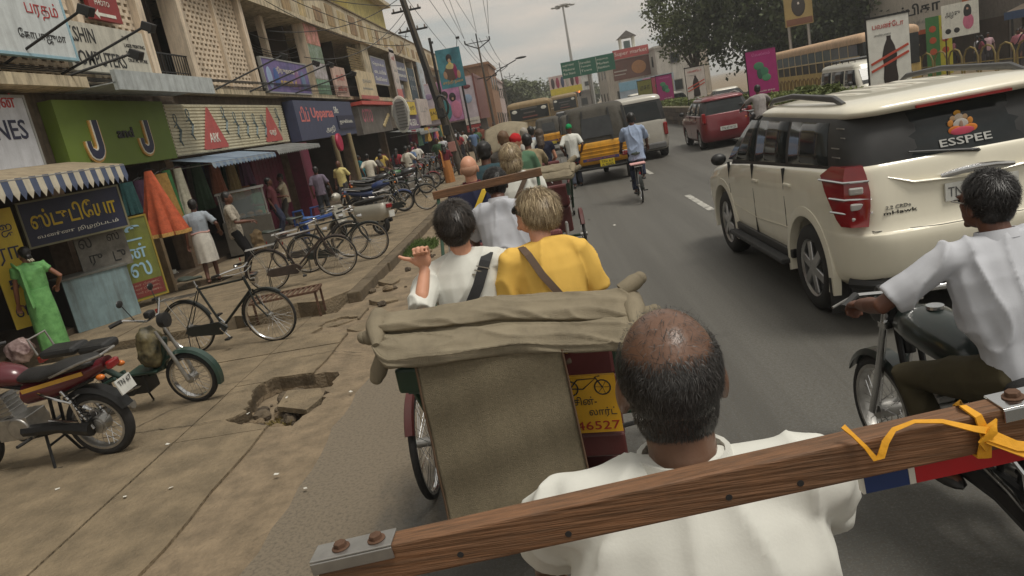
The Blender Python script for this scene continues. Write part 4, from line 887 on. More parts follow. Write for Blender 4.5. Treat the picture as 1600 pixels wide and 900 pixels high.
def car_wheel(t, c, r, wd, side, spokes=5, cap=ALLOY):
    c = V(c); h = MB().cyl(c - V((.03 * side, 0, 0)), c + V((side * wd * .38, 0, 0)), .075, 16).build("wheel", STEEL, t, smooth=True)
    w2 = wd / 2; MB().lathe([(r * .66, -w2 * .9), (r * .86, -w2), (r * .97, -w2 * .75), (r, -w2 * .3), (r, w2 * .3), (r * .97, w2 * .75), (r * .86, w2), (r * .66, w2 * .9)], c, 'X', 36).build("tyre", RUBBER, h, smooth=True, angle=60)
    MB().lathe([(r * .67, w2 * .9 * side), (r * .6, w2 * .72 * side), (r * .58, 0), (r * .66, -w2 * .8 * side), (r * .69, -w2 * .8 * side), (r * .69, w2 * .85 * side)], c, 'X', 32).build("rim", cap, h, smooth=True, angle=40)
    MB().cyl(c, c + V((side * .02, 0, 0)), r * .58, 24).build("brake_disc", DARKM, h)
    for k in range(spokes):
        a = k * 2 * math.pi / spokes + .3; d = V((0, math.cos(a), math.sin(a))); MB().beam(c + V((side * w2 * .75, 0, 0)) + d * .04, c + V((side * w2 * .68, 0, 0)) + d * r * .6, r * .2, .03, (1, 0, 0)).build("spoke", cap, h, bevel=.01)
    MB().cyl(c + V((side * w2 * .6, 0, 0)), c + V((side * w2 * .86, 0, 0)), .05, 16).build("hub_cap", cap, h, smooth=True)
def panel(mb, pts, th, n):
    """polygon plate given in space, thickened along n"""
    n = V(n).normalized(); k = len(pts); a = [V(p) for p in pts]; b = [p + n * th for p in a]
    return mb.add(a + b, [tuple(range(k)), tuple(range(k, 2 * k))] + [(i, (i + 1) % k, k + (i + 1) % k, k + i) for i in range(k)])
def car(label, loc, rz, m, cfg, cat="car", name="car", group=None):
    """cfg: L(ow levels) G(reenhouse) T(op) wheels r, axle positions, side windows (y0,y1 at belt, y0,y1 at top)"""
    t = empty(name, label, cat, loc, rz, group); hw = cfg['hw']; r = cfg['r']; ax = cfg['ax']; zf = cfg.get('zf')
    cy = [((sx * (hw - .32), y, r + .02), (sx * (hw + .3), y, r + .02), r * 1.17) for sx in (-1, 1) for y in ax]
    link("body", cutcyl(stack(cfg['L'], 4, zf), cy, "body"), m, t)
    stack(cfg['G'], 3).build("pillars", cfg.get('pil', BLACK), t, smooth=True, angle=50); stack(cfg['T'], 3).build("roof", m, t, smooth=True, angle=60)
    MB().bx(-hw + .12, hw - .12, ax[0] - r * 1.4, ax[1] + r * 1.4, .2, .5).build("underbody", BLACK, t)
    G = np.array(cfg['G']); z0, z1 = cfg['win']; fx = lambda z: float(np.interp(z, G[:, 0], G[:, 1])); fr = lambda z: float(np.interp(z, G[:, 0], G[:, 2])); ff = lambda z: float(np.interp(z, G[:, 0], G[:, 3]))
    zs = list(np.linspace(z0, z1, 5))
    for sx in (-1, 1):
        for (a0, a1, b0, b1) in cfg['side']:
            q = MB(); nn = 5
            rows = []
            for k in range(5):
                row = []
                for j in range(4):
                    y = a0 + (b0 - a0) * k / 4 + ((a1 + (b1 - a1) * k / 4) - (a0 + (b0 - a0) * k / 4)) * j / 3; zb = cfg['belt'](y) if 'belt' in cfg else z0; z = zb + (z1 - zb) * k / 4; row.append(V((sx * (fx(z) + .006), y, z)))
                rows.append(row)
            q.add([p for rw in rows for p in rw], [(i * 4 + j, i * 4 + j + 1, i * 4 + j + 5, i * 4 + j + 4) for i in range(4) for j in range(3)]); o = q.build("window", GLASS, t, smooth=True); s = o.modifiers.new("s", 'SOLIDIFY'); s.thickness = .008
    rw = cfg['rear']; q = MB(); rows = []
    for k, z in enumerate(np.linspace(rw[0], rw[1], 5)):
        w_ = rw[2] + (rw[3] - rw[2]) * k / 4; rows.append([V((w_ * j, fr(z) - .006, z)) for j in (-1, -.5, 0, .5, 1)])
    q.add([p for rr in rows for p in rr], [(i * 5 + j, i * 5 + j + 1, i * 5 + j + 6, i * 5 + j + 5) for i in range(4) for j in range(4)]); o = q.build("rear_window", GLASS, t); s = o.modifiers.new("s", 'SOLIDIFY'); s.thickness = .008
    q = MB(); rows = [[V((fx(z) * .86 * j, ff(z) + .006, z)) for j in (-1, 0, 1)] for z in zs]
    q.add([p for rr in rows for p in rr], [(i * 3 + j, i * 3 + j + 1, i * 3 + j + 4, i * 3 + j + 3) for i in range(4) for j in range(2)]); q.build("windscreen", GLASS, t)
    for sx in (-1, 1):
        for y in ax: car_wheel(t, (sx * (hw - .11), y, r), r, .21, sx, cfg.get('spokes', 5), cfg.get('cap', ALLOY))
        if 'arch' in cfg:
            for y in ax: MB().loft([[V((sx * xx, y + math.cos(a) * rr, r + .02 + math.sin(a) * rr)) for xx, rr in ((hw - .06, r * 1.13), (hw + .014, r * 1.15), (hw + .018, r * 1.22), (hw + .008, r * 1.36), (hw - .05, r * 1.38))] for a in np.linspace(-.28, math.pi + .28, 26)]).build("wheel_arch", cfg['arch'], t, smooth=True, angle=50)
        mr = cfg['mir']; MB().ell((sx * (hw + .1), mr[0], mr[1]), (.09, .06, .07), 14, 8).build("wing_mirror", cfg.get('mirm', BLACK), t, smooth=True)
        tl = cfg['tail']; mb = MB().box((sx * tl[0], tl[1], tl[2]), tl[3]); mb.build("tail_light", REDL, t, bevel=.03)
        for (y, z) in cfg.get('handle', ()): MB().box((sx * (hw + .004), y, z), (.03, .16, .03)).build("door_handle", m, t, bevel=.008)
        for (y, za, zb) in cfg.get('seam', ()): MB().box((sx * (hw - .012), y, (za + zb) / 2), (.03, .012, zb - za)).build("door_seam", BLACK, t)
        MB().box((sx * hw * .72, cfg['L'][2][3] + .0, .72), (.3, .08, .14)).build("headlight", CLEARL, t, bevel=.03)
    if 'plate' in cfg:
        y, z, tx, pm = cfg['plate']; pl = MB().box((0, y, z), (.5, .015, .12)).build("number_plate", pm, t); text(tx, .07, INK, (0, y - .009, z - .035), (1, 0, 0), (0, 0, 1), "plate_text", pl, .001, .42, 'C')
    if 'bump' in cfg:
        y, z, h, bm = cfg['bump']; MB().box((0, y, z), (hw * 1.75, .12, h)).build("rear_bumper", bm, t, bevel=.04)
    return t
# ------------------------------------------------------------------ cycle rickshaws
CANVAS = mat("khaki_canvas", srgb(142, 132, 112), .95, var=.12, scale=5, bump=.5, bscale=260, dirt=.28, spec=.15)
CANV2 = mat("dusty_canvas", srgb(146, 135, 112), .95, var=.13, scale=70, bump=.8, bscale=380, dirt=.22, spec=.15)
WOOD = mat("worn_timber", srgb(100, 72, 48), .62, var=.24, scale=7, stretch=(1.0, 26, 26), bump=.3, bscale=10, col2=srgb(122, 86, 58), dirt=.35)
GREENP = paint(32, 62, 44, .4); MAROON = paint(84, 38, 36, .5)
def bar(t, x0, x1, y, z0, z1, hy, hz, name="crossbar", m=WOOD):
    o = MB().beam((x0, y, z0), (x1, y, z1), hy, hz).build(name, m, t, bevel=.004); return o
def rickshaw(label, loc, rz=0, roll=True, curtain=True, plate=True, barpos=None, raised=False, track=.6, spokes=32, ay=.3, tl=0.0, group="cycle rickshaws in a row"):
    t = empty("cycle_rickshaw", label, "rickshaw", loc, rz, group); r = .35
    for sx in (-1, 1):
        spoke_wheel(t, (sx * track, ay, r), r, .022, CHROME, spokes, .03, .05)
        fender((sx * track, ay, r), r + .03, .5, 2.6, .03, MAROON, "mudguard", t)
    ch = MB().cyl((-track, ay, r), (track, ay, r), .02)
    for sx in (-.3, .3): ch.tube([(sx, -.4, .55), (sx, 0, .5), (sx, .5, .42), (sx * .3, .9, .4)], .018, 8)
    ch.cyl((-.3, -.4, .55), (.3, -.4, .55), .016); ch.tube([(0, .85, .4), (0, 1.7, .52), (0, 1.82, .75)], .02, 8); ch.tube([(0, 1.3, .45), (0, 1.2, .9)], .018); ch.tube([(0, 1.22, .82), (0, 1.8, .85)], .016); ch.build("chassis", GREENP, t, smooth=True)
    MB().bx(-.46, .46, -.28, .42, .52, .86).build("seat_box", MAROON, t, bevel=.02); MB().bx(-.46, .46, -.28, .4, .86, .96).build("seat_cushion", mat("red_vinyl", (.12, .03, .03), .5, var=.2), t, bevel=.03)
    MB().box((0, -.33, 1.03), (.94, .07, .3), rot=Matrix.Rotation(.12, 3, 'X')).build("backrest", mat("red_vinyl"), t, bevel=.03)
    MB().bx(-.44, .44, .42, .8, .4, .44).build("footboard", MAROON, t); arm = MB()
    for sx in (-1, 1): arm.tube([(sx * .5, .35, .9), (sx * .52, .3, 1.12), (sx * .52, -.3, 1.2), (sx * .5, -.36, .8)], .013, 8)
    arm.build("armrest", STEEL, t, smooth=True)
    spoke_wheel(t, (0, 1.92, r), r, .02, CHROME, spokes)
    fk = MB()
    for sx in (-.055, .055): fk.tube([(sx * .6, 1.8, .74), (sx, 1.86, .55), (sx, 1.92, r)], .012, 8)
    fk.tube([(0, 1.8, .74), (0, 1.74, 1.02)], .016); fk.build("fork", GREENP, t, smooth=True); fender((0, 1.92, r), r + .02, .6, 3.0, .03, GREENP, "mudguard", t)
    MB().tube([(-.28, 1.5, 1.02), (-.26, 1.62, 1.04), (-.12, 1.75, 1.05), (.12, 1.75, 1.05), (.26, 1.62, 1.04), (.28, 1.5, 1.02)], .011, 8).build("handlebar", CHROME, t, smooth=True)
    MB().ell((0, 1.2, .94), (.1, .15, .035), 14, 8).build("saddle", SEATV, t, smooth=True)
    MB().lathe([(.1, .04), (.1, .05), (.08, .05), (.08, .04)], (0, 1.35, .36), 'X', 20).cyl((-.14, 1.35, .36), (.14, 1.35, .36), .012).beam((.1, 1.35, .36), (.1, 1.45, .24), .02, .015).beam((-.1, 1.35, .36), (-.1, 1.25, .48), .02, .015).build("crank", STEEL, t)
    for q in ((.14, 1.45, .24), (-.14, 1.25, .48)): MB().box(q, (.1, .07, .022)).build("pedal", BLACK, t)
    if barpos:
        x0, x1, y, z0, z1 = barpos; b = bar(t, x0, x1, y, z0, z1, .04, .055)
        st = MB()
        for x, z in ((x0 + .03, z0), (x1 - .03, z1)): st.tube([(x, y, z - .03), (x, y - .3, z - .38), (.5 if x > 0 else -.5, -.1, .97)], .012, 7)
        st.build("hood_bow", GREENP, t, smooth=True)
    if roll:
        prof = [(-.46, 1.33), (-.48, 1.40), (-.54, 1.45), (-.61, 1.47), (-.68, 1.462), (-.73, 1.44), (-.745, 1.41), (-.715, 1.388), (-.675, 1.372), (-.70, 1.368), (-.77, 1.385), (-.81, 1.382), (-.845, 1.36), (-.875, 1.325), (-.885, 1.29), (-.872, 1.278), (-.85, 1.285)]
        cum = [0]
        for a, b in zip(prof, prof[1:]): cum.append(cum[-1] + math.dist(a, b))
        def hood(u, v):
            d = v * cum[-1]; y = float(np.interp(d, cum, [p[0] for p in prof])); z = float(np.interp(d, cum, [p[1] for p in prof])); x = -.55 + 1.12 * u
            e = max(0, abs(2 * u - 1) - .86) / .14; e2 = e * e; z = z + (1.385 - z) * .45 * e2 + .012 * e * math.sin(v * 30); y = y + (-.68 - y) * .4 * e2
            q = V((x * 1.6, v * 6.5 + .9 * math.sin(x * 2.2 + v * 3), 3.3)); f = noise.noise(q); g = noise.noise(V((x * 3.1 + v * 2, v * 15 + x * 1.5, 8)))
            crease = -abs(noise.noise(V((x * 1.1 + 4, v * 4.2 + x * .8, 1)))) * .045
            z += .016 * f + .008 * g + crease + .012 * math.sin(x * 4 + 1) * v; y -= .012 * f + .005 * g - crease * .5
            rd_ = .012 * max(0, 1 - abs(noise.noise(V((x * 2.2 + v * 3, v * 9 - x * 3, 12)))) * 1.6) ** 4; z += rd_; y -= rd_
            return V((x + .012 * noise.noise(V((x * 4, v * 5, 6))), y, z))
        hi = spokes > 30
        o = MB().grid(hood, 150 if hi else 40, 90 if hi else 30).build("folded_hood", CANVAS, t, smooth=True, angle=180); q = o.modifiers.new("s", 'SOLIDIFY'); q.thickness = .012; q.offset = -1
        MB().tube([(-.56, -.64, 1.36), (0, -.65, 1.37), (.56, -.64, 1.36)], [(.1, .06)] * 3, 12).build("hood_stuffing", CANV2, t, smooth=True)
        for x, k in ((-.55, 1), (.57, -1)): MB().tube([(x + k * .03, -.5, 1.38), (x + k * .0, -.6, 1.42), (x + k * .005, -.7, 1.40), (x + k * .02, -.82, 1.35)], [.02, .045, .05, .02], 10).build("hood_end_gather", CANVAS, t, smooth=True)
        for (x, y, z, d) in ((.53, -.6, 1.46, (.09, .02, .05)), (.56, -.7, 1.35, (.09, .0, .04)), (-.54, -.74, 1.27, (-.05, 0, -.09)), (-.55, -.68, 1.35, (-.07, .0, .0))): MB().tube([(x, y, z), V((x, y, z)) + V(d) * .7, V((x, y, z)) + V(d)], [.034, .036, .028], 12).ell(V((x, y, z)) + V(d), .029, 12, 8).build("bow_end_cover", CANVAS, t, smooth=True, angle=75)
        sm = MB().tube([hood(i / 60, .9) + V((0, -.008, .002 * (i % 2))) for i in range(61)], .0045, 5).build("seam", CANVAS, t, smooth=True)
        br = MB()
        for sx in (-1, 1): br.tube([(sx * .5, -.36, .85), (sx * .52, -.55, 1.15), (sx * .53, -.7, 1.33)], .014, 7); br.beam((sx * .47, -.6, 1.2), (sx * .47, -.62, 1.05), .05, .02)
        br.build("hood_bracket", GREENP, t, smooth=True)
        MB().box((-.47, -.66, 1.13), (.11, .03, .12)).build("green_bracket", GREENP, t, bevel=.02)
    if curtain:
        def cf(u, v):
            x = -.375 + .61 * u - .0 * v + .035 * v * (u - .2); z = 1.305 - .80 * v; return V((x - .0, -.875 - .03 * v + .012 * math.sin(u * 7 + v * 2) * (.3 + v) + .006 * math.sin(v * 17 + u * 5), z + .006 * math.sin(u * 19)))
        o = MB().grid(cf, 40, 44).build("canvas_curtain", CANV2, t, smooth=True); q = o.modifiers.new("s", 'SOLIDIFY'); q.thickness = .006
        for uu in (0, 1): MB().tube([cf(uu, k / 20) + V((0, -.004, 0)) for k in range(21)], .005, 5).build("hem", mat("hem_brown", srgb(92, 72, 54), .9), t)
        for q in range(9): MB().tube([cf(.03 + q * .105, .012) + V((0, -.004, 0)), cf(.08 + q * .105, .016) + V((0, -.006, 0))], .0016, 4).build("stitch", mat("thread", srgb(120, 106, 84), .9), t)
    if plate:
        pl = MB().bx(.16, .435, -.72, -.70, .85, 1.12).build("number_board", paint(206, 156, 30), t)
        ux, yb = (1, 0, 0), -.722
        text("46527", .04, paint(150, 30, 24), (.235, yb, .865), ux, (0, 0, 1), "lettering", pl, .001, .19); text("லார்ட்", .045, INK, (.30, yb, .925), ux, (0, 0, 1), "lettering", pl, .001, .12); text("சின்-", .04, INK, (.24, yb, .985), ux, (0, 0, 1), "lettering", pl, .001, .1)
        bk = MB()
        for c in (.235, .375): bk.tube([(c + .034 * math.cos(a), yb - .001, 1.065 + .034 * math.sin(a)) for a in np.linspace(0, 6.283, 16)], .003, 4)
        for k in range(6): bk.tube([(.375, yb - .001, 1.065), (.375 + .03 * math.cos(k), yb - .001, 1.065 + .03 * math.sin(k))], .0012, 3)
        bk.tube([(.235, yb - .001, 1.065), (.27, yb - .001, 1.105), (.35, yb - .001, 1.108), (.29, yb - .001, 1.06), (.235, yb - .001, 1.065)], .003, 4).tube([(.375, yb - .001, 1.065), (.348, yb - .001, 1.114), (.37, yb - .001, 1.118)], .003, 4).build("bicycle_emblem", INK, pl)
        MB().bx(.12, .44, -.7, -.4, .72, .83).build("maroon_panel", MAROON, t, bevel=.01)
        bx_ = MB().bx(.1, .5, -.62, -.45, .42, .6).build("name_board", MAROON, t, bevel=.01); text("சரவணா", .05, paint(196, 190, 180), (.26, -.622, .44), ux, (0, 0, 1), "lettering", bx_, .001, .2)
        MB().tube([(.4, -.5, .68), (.52, -.3, .6), (.6, 0, .42)], .012, 7).tube([(.42, -.5, .5), (.58, -.4, .48)], .014, 7).build("brake_rod", DARKM, t)
    if tl:
        for c in t.children:
            if c.name.split('.')[0] in ('folded_hood', 'hood_stuffing', 'hood_end_gather', 'bow_end_cover', 'seam', 'hood_bracket', 'green_bracket', 'canvas_curtain', 'hem', 'stitch', 'number_board', 'maroon_panel', 'name_board'):
                for me in [c.data] + [g_.data for g_ in c.children]:
                    for v in me.vertices: v.co.z += -.105 * v.co.x + tl
    if raised:
        mb = MB(); n = 12
        mb.grid(lambda u, v: V((-.55 + 1.1 * u, .35 - .95 * math.cos(.2 + v * 1.5) + .1, 1.05 + .85 * math.sin(.25 + v * 1.5) + .12 * math.sin(math.pi * u))), 14, 14); o = mb.build("raised_hood", CANVAS, t, smooth=True); q = o.modifiers.new("s", 'SOLIDIFY'); q.thickness = .012
        for v in (0, .5, 1): MB().tube([(-.56, .45 - .95 * math.cos(.2 + v * 1.5), 1.0 + .8 * math.sin(.25 + v * 1.5)), (-.5, .3, .95)], .012, 6).build("hood_bow", GREENP, t)
    return t
# the rickshaw the photograph is taken from: only its driver, front half and crossbar come into view
own = rickshaw("cycle rickshaw with brown timber crossbar, steel end plates and yellow ribbon", (.09, -.28, 0), 0, False, False, False, None, track=.55)
L0, R0 = at(505, 893, .82), at(1700, 629, .82)
L0 = V(L0) - V((.09, -.28, 0)); R0 = V(R0) - V((.09, -.28, 0)); dv = (R0 - L0).normalized()
BW, BH = .034, .05
bm_ = MB().beam(L0, R0, BW, BH).build("crossbar", WOOD, own, bevel=.003)
upb = (V((0, 0, 1)) - dv * dv.z).normalized()
for a, s in ((L0, 1), (R0, -1)):
    p0 = a - dv * s * .004; p1 = a + dv * s * .105; pl = MB().beam(p0 + upb * (BH / 2 + .0015), p1 + upb * (BH / 2 + .0015), BW + .004, .003).beam(p0 + upb * (BH / 2 - .008) + V((0, -BW / 2 - .0025, 0)), p1 + upb * (BH / 2 - .008) + V((0, -BW / 2 - .0025, 0)), .003, .016); pl = pl.build("end_plate", CHROME if s < 0 else STEEL, own, bevel=.001)
    for q in (.034, .082):
        c = a + dv * s * q + upb * (BH / 2 + .003); MB().cyl(c, c + upb * .008, .0085, 6).cyl(c, c + upb * .002, .012, 14).build("bolt", RUST, pl, bevel=.001)
for f_, dz in ((.195, -.008), (.34, -.012), (.55, -.01), (.64, -.012), (.86, .006)):
    p = L0 + (R0 - L0) * f_ + upb * dz + V((0, -BW / 2, 0)); MB().cyl(p + V((0, .004, 0)), p + V((0, -.0006, 0)), .0042, 10).build("nail_hole", INK, own)
st = MB()
for a, s in ((L0, -1), (R0, 1)): st.tube([a + V((s * .012, -.0, -.02)), a + V((s * .03, -.3, -.35)), (s * .5, .0, .97)], .011, 8)
st.build("hood_bow", DARKM, own, smooth=True)
# yellow ribbon tied round the crossbar
RIB = mat("yellow_ribbon", srgb(224, 160, 34), .7, var=.12, scale=30, bump=.2)
kn = L0 + (R0 - L0) * .862; org = V((.09, -.28, 0))
def ribbon(pts, w_, name, par):
    mb = MB(); rings = []
    for i, p in enumerate(pts):
        a = V(pts[max(0, i - 1)]); b = V(pts[min(len(pts) - 1, i + 1)]); t = (b - a).normalized(); ref = V((.25 * math.sin(i * .9), -.9, .45 + .4 * math.sin(i * .7))); sd = t.cross(ref).normalized(); nm = sd.cross(t); p = V(p); ww = w_ * (.75 + .25 * math.cos(i * 1.1))
        rings.append([p + sd * ww / 2 + nm * .0012, p - sd * ww / 2 + nm * .0012, p - sd * ww / 2 - nm * .0012, p + sd * ww / 2 - nm * .0012])
    mb.loft(rings); return mb.build(name, RIB, par, smooth=True, angle=60)
rb = empty("ribbon", "yellow ribbon knotted round the timber crossbar with loose tails", "ribbon", org + kn)
ribbon([(0, -BW / 2 - .004, -BH / 2 - .003), (.003, -BW / 2 - .005, 0), (-.004, -BW / 2 - .003, BH / 2), (-.01, 0, BH / 2 + .005), (-.006, BW / 2 + .003, BH / 2), (0, BW / 2 + .004, 0), (0, BW / 2, -BH / 2 - .004), (0, -BW / 2 - .004, -BH / 2 - .003)], .016, "loop", rb)
ribbon([(.004, -BW / 2 - .009, .008), (-.015, -BW / 2 - .014, .016), (-.045, -BW / 2 - .004, .026), (-.075, -BW / 2 - .002, .03), (-.1, -BW / 2 - .006, .026), (-.112, -BW / 2 - .01, .014), (-.119, -BW / 2 - .012, -.002), (-.126, -BW / 2 - .012, -.004), (-.134, -BW / 2 - .008, .01), (-.146, -.02, .026), (-.153, -.012, .034)], .0085, "tail", rb)
ribbon([(.002, -BW / 2 - .009, .004), (.03, -BW / 2 - .016, -.012), (.07, -BW / 2 - .02, -.02), (.12, -.03, -.028), (.17, -.035, -.03)], .014, "tail", rb); ribbon([(.002, -BW / 2 - .009, 0), (.04, -BW / 2 - .02, -.022), (.09, -.04, -.05), (.15, -.05, -.085)], .014, "tail", rb)
ribbon([(.004, -BW / 2 - .006, -.012), (-.004, -BW / 2 - .013, -.002), (.006, -BW / 2 - .014, .01), (.012, -BW / 2 - .009, .018), (.002, -BW / 2 - .006, .006)], .016, "knot", rb)
# red, white and blue board fixed under the right end
pb = L0 + (R0 - L0) * .80; e0 = pb + V((0, .03, -.047)); dvv = dv
bd = MB().beam(e0, e0 + dvv * .155, .012, .05).build("painted_board", paint(186, 34, 40, .4), own)
MB().beam(e0 - dvv * .008, e0 - dvv * .0005, .0125, .05).build("white_stripe", WHT, own); MB().beam(e0 - dvv * .062, e0 - dvv * .0085, .012, .05).build("blue_end", paint(36, 60, 112, .4), own); MB().beam(e0 - dvv * .066, e0 - dvv * .0625, .0125, .05).build("white_tip", WHT, own)

R2O = V((-.32, 3.72, 0)); bl, br_ = at(677, 306, 5.05), at(846, 268, 5.05)
r2 = rickshaw("cycle rickshaw with khaki canvas curtain and yellow number board 46527", R2O, 0, True, True, True, (bl.x - R2O.x, br_.x - R2O.x, 1.33, bl.z, br_.z), track=.74, ay=.42, tl=-.04)
r3 = rickshaw("cycle rickshaw carrying a bald man and a blonde woman", (-.47, 6.55, 0), 0, False, False, False, None, spokes=20)
r4 = rickshaw("cycle rickshaw with folded khaki hood carrying a person in a green jacket", (-.3, 10.1, 0), 0, True, False, False, None, spokes=20)
r5 = rickshaw("cycle rickshaw carrying a grey-haired person and a woman in a navy top", (-.3, 14.5, 0), 0, False, False, False, None, spokes=20)
r6 = rickshaw("cycle rickshaw far ahead with its grey hood half raised", (-.95, 18.6, 0), 0, False, False, False, None, raised=True, spokes=20)

# ------------------------------------------------------------------ people on the rickshaws
SIT = dict(hz=0, al=(-.11, .44, -.42), ar=(.11, .44, -.42), wl=(-.16, .28, .08), wr=(.16, .28, .08), kpole=(0, .5, 1))
RIDE = dict(hz=0, al=(-.1, .2, -.66), ar=(.1, .3, -.5), wl=(-.26, .52, .12), wr=(.26, .52, .12), kpole=(0, 1, .5))
def seated(label, head, rz=0, base=SIT, **k):
    pk = dict(base); pk.update({q: k.pop(q) for q in list(k) if q in ('H', 'lean', 'side', 'yaw', 'pitch', 'tilt', 'wl', 'wr', 'al', 'ar', 'neck', 'broad', 'curl', 'epl', 'epr', 'kpole')})
    J = pose(**pk); loc = V(head) - Matrix.Rotation(rz, 3, 'Z') @ J['hc']; return person(label, J, loc, rz, **k), J, loc
SHIRTW = mat("shirt_white", srgb(214, 214, 206), .85, var=.05, scale=9, bump=.04, bscale=200, spec=.2)
SHIRTG = mat("shirt_pale_grey", srgb(188, 190, 196), .85, var=.06, scale=9, bump=.04, bscale=160, spec=.2)
# own driver
SCALP = mat("scalp", srgb(108, 80, 64), .36, var=.07, scale=14, bump=.06, bscale=160)
J = pose(H=1.72, hz=0, lean=R(9), neck=.0, pitch=-.06, broad=1.1, shrug=.04, wl=(-.29, .52, .08), wr=(.27, .52, .08), al=(-.1, .3, -.66), ar=(.1, .4, -.5), epl=(-1, -.2, -.6), epr=(1, -.2, -.6))
hd = at(1046, 588, 1.09); loc = V(hd) - J['hc']
drv = person("balding rickshaw driver in a white shirt seen from behind", J, loc, 0, SCALP, 0, SHIRTW, 'short', cloth(70, 62, 52), hair=None, collar=True, hem=.2, amp=.013)
s_ = J['s']
hc = J['hc'] + J['Rh'] @ V((0, -.012, .02)) * s_; rad = (.0785 * s_, .0955 * s_, .0925 * s_)
def hairmask(top, front=.35, low=-.62, soft=.22):
    def f(d, r):
        bald = np.clip((d[:, 2] - top) / soft, 0, 1) * .985; lowcut = d[:, 2] > low - .25 * (d[:, 1] < -.3) ; fr_ = ~((d[:, 1] > front) & (d[:, 2] < .5)); return (r > bald) & lowcut & fr_
    return f
down = lambda d: np.stack([d[:, 0] * .2, d[:, 1] * .15, -np.ones(len(d))], 1)
HGREY = hairmat("hair_greying", (.008, .007, .006), (.075, .07, .066), .45)
strands(drv, hc, rad, J['Rh'], 15000, hairmask(.14, low=-.2, soft=.42), down, .014, .0011, HGREY, .25, seed=3, jit=.35)
strands(drv, hc - V((0, .004, .05)) * s_, (.066 * s_, .068 * s_, .085 * s_), J['Rh'], 7000, lambda d, r: (d[:, 1] < .1) & (d[:, 2] > -.62) & (d[:, 2] < .75), down, .012, .0011, HGREY, .25, seed=4, jit=.3)
strands(drv, hc, rad, J['Rh'], 450, lambda d, r: (d[:, 2] > .45), lambda d: np.stack([d[:, 0] * .8 + .2, d[:, 1] + .5, d[:, 2] * 0], 1), .018, .0006, HGREY, .5, seed=6, jit=.6)
# yoke seam across the shirt back

# two passengers of the rickshaw ahead
p1, J, loc = seated("passenger in a white t-shirt with black shoulder strap, thumb stuck out", at(713, 352, 3.55), R(2), lean=R(2), yaw=R(-8), pitch=-.12, skin=SKINP, lod=0, shirt=SHIRTW, trousers=cloth(60, 62, 70), hair=mat("hair_dark_brown", (.014, .011, .009), .45, var=.1, scale=80), hairkind='short', wl=tuple(Matrix.Rotation(-R(2), 3, 'Z') @ (at(664, 420, 3.43) - V(at(713, 352, 3.55)))  + pose(**dict(SIT, lean=R(2)))['hc']), epl=(-.25, -.5, -1), thumb='L', hem=.14)
HDB = hairmat('hair_strand_dark', (.008, .006, .005), (.075, .058, .045)); fullmask = lambda d, r: ~((d[:, 1] > .25) & (d[:, 2] < .45)) & (d[:, 2] > -.75)
crown = lambda d: np.stack([d[:, 0] * 1.2, d[:, 1] * 1.1 + .0, -.65 * np.ones(len(d))], 1)
def headc(J, o=(0, -.014, .022)): return J['hc'] + J['Rh'] @ V(o) * J['s']
strands(p1, headc(J, (0, -.02, .03)), (.089, .102, .1), J['Rh'], 9000, fullmask, crown, .05, .0026, HDB, .3, seed=8, jit=.22); strands(p1, headc(J, (0, -.05, -.03)), (.07, .055, .06), J['Rh'], 2500, lambda d, r: d[:, 1] < .2, down, .026, .002, HDB, .15, seed=9)
bk = lambda J, x, z, off=.138: J['pel'] + J['X'] * x + J['up'] * z - J['fw'] * off
STB_ = mat("strap_black", (.015, .015, .016), .6, bump=.3, bscale=300)
strap(p1, J, [(bk(J, .13, .495, .03), (.1, -.3, 1)), (bk(J, .115, .47, .095), (0, -1, .6)), (bk(J, .06, .36, .137), (0, -1, .1)), (bk(J, -.02, .24, .146), (0, -1, 0)), (bk(J, -.1, .12, .142), (0, -1, 0)), (bk(J, -.17, .0, .13), (-.3, -1, 0))], .052, STB_)
for k in range(3): c = bk(J, .1 - .014 * k, .445 - .018 * k, .118); MB().beam(c - V((.03, 0, -.012)), c + V((.03, 0, -.012)), .004, .006).build("strap_buckle", CHROME, p1)
BLOND = hairmat("hair_blonde", srgb(96, 74, 48), srgb(226, 206, 168)); YSH = mat("shirt_yellow", srgb(226, 184, 92), .85, var=.06, scale=8, bump=.04, bscale=180, spec=.2)
p2, J, loc = seated("passenger in a yellow t-shirt with blond hair, sunglasses and brown strap", at(834, 333, 3.6), R(14), lean=R(7), yaw=R(42), pitch=-.35, neck=.22, broad=.98, skin=SKINP, lod=0, shirt=YSH, trousers=cloth(120, 110, 96), hair=BLOND, hem=.03)
strands(p2, headc(J, (0, -.02, .03)), (.09, .104, .1), J['Rh'], 12000, lambda d, r: ~((d[:, 1] > .35) & (d[:, 2] < .3)) & (d[:, 2] > -.7), lambda d: np.stack([d[:, 0] * 1.0 - .2, -.6 + d[:, 1] * .5, -.55 * np.ones(len(d))], 1), .07, .0026, BLOND, .2, seed=11, jit=.12); strands(p2, headc(J, (0, -.05, -.03)), (.071, .055, .06), J['Rh'], 2500, lambda d, r: d[:, 1] < .2, down, .03, .002, BLOND, .15, seed=12)
g = lambda x, y, z: J['hc'] + J['Rh'] @ V((x * J['s'], y * J['s'], z * J['s']))
sg = MB().ell(g(-.035, .088, .0), (.032, .012, .024), 12, 8, rot=J['Rh']).ell(g(.035, .088, .0), (.032, .012, .024), 12, 8, rot=J['Rh']).tube([g(-.066, .08, .005), g(-.082, .0, .0)], [(.006, .014), (.006, .01)], 6).tube([g(.066, .08, .005), g(.082, 0, 0)], [(.006, .014), (.006, .01)], 6).build("sunglasses", GLASS, p2, smooth=True)
STBR = mat("strap_brown", srgb(92, 74, 60), .7, bump=.3, bscale=300)
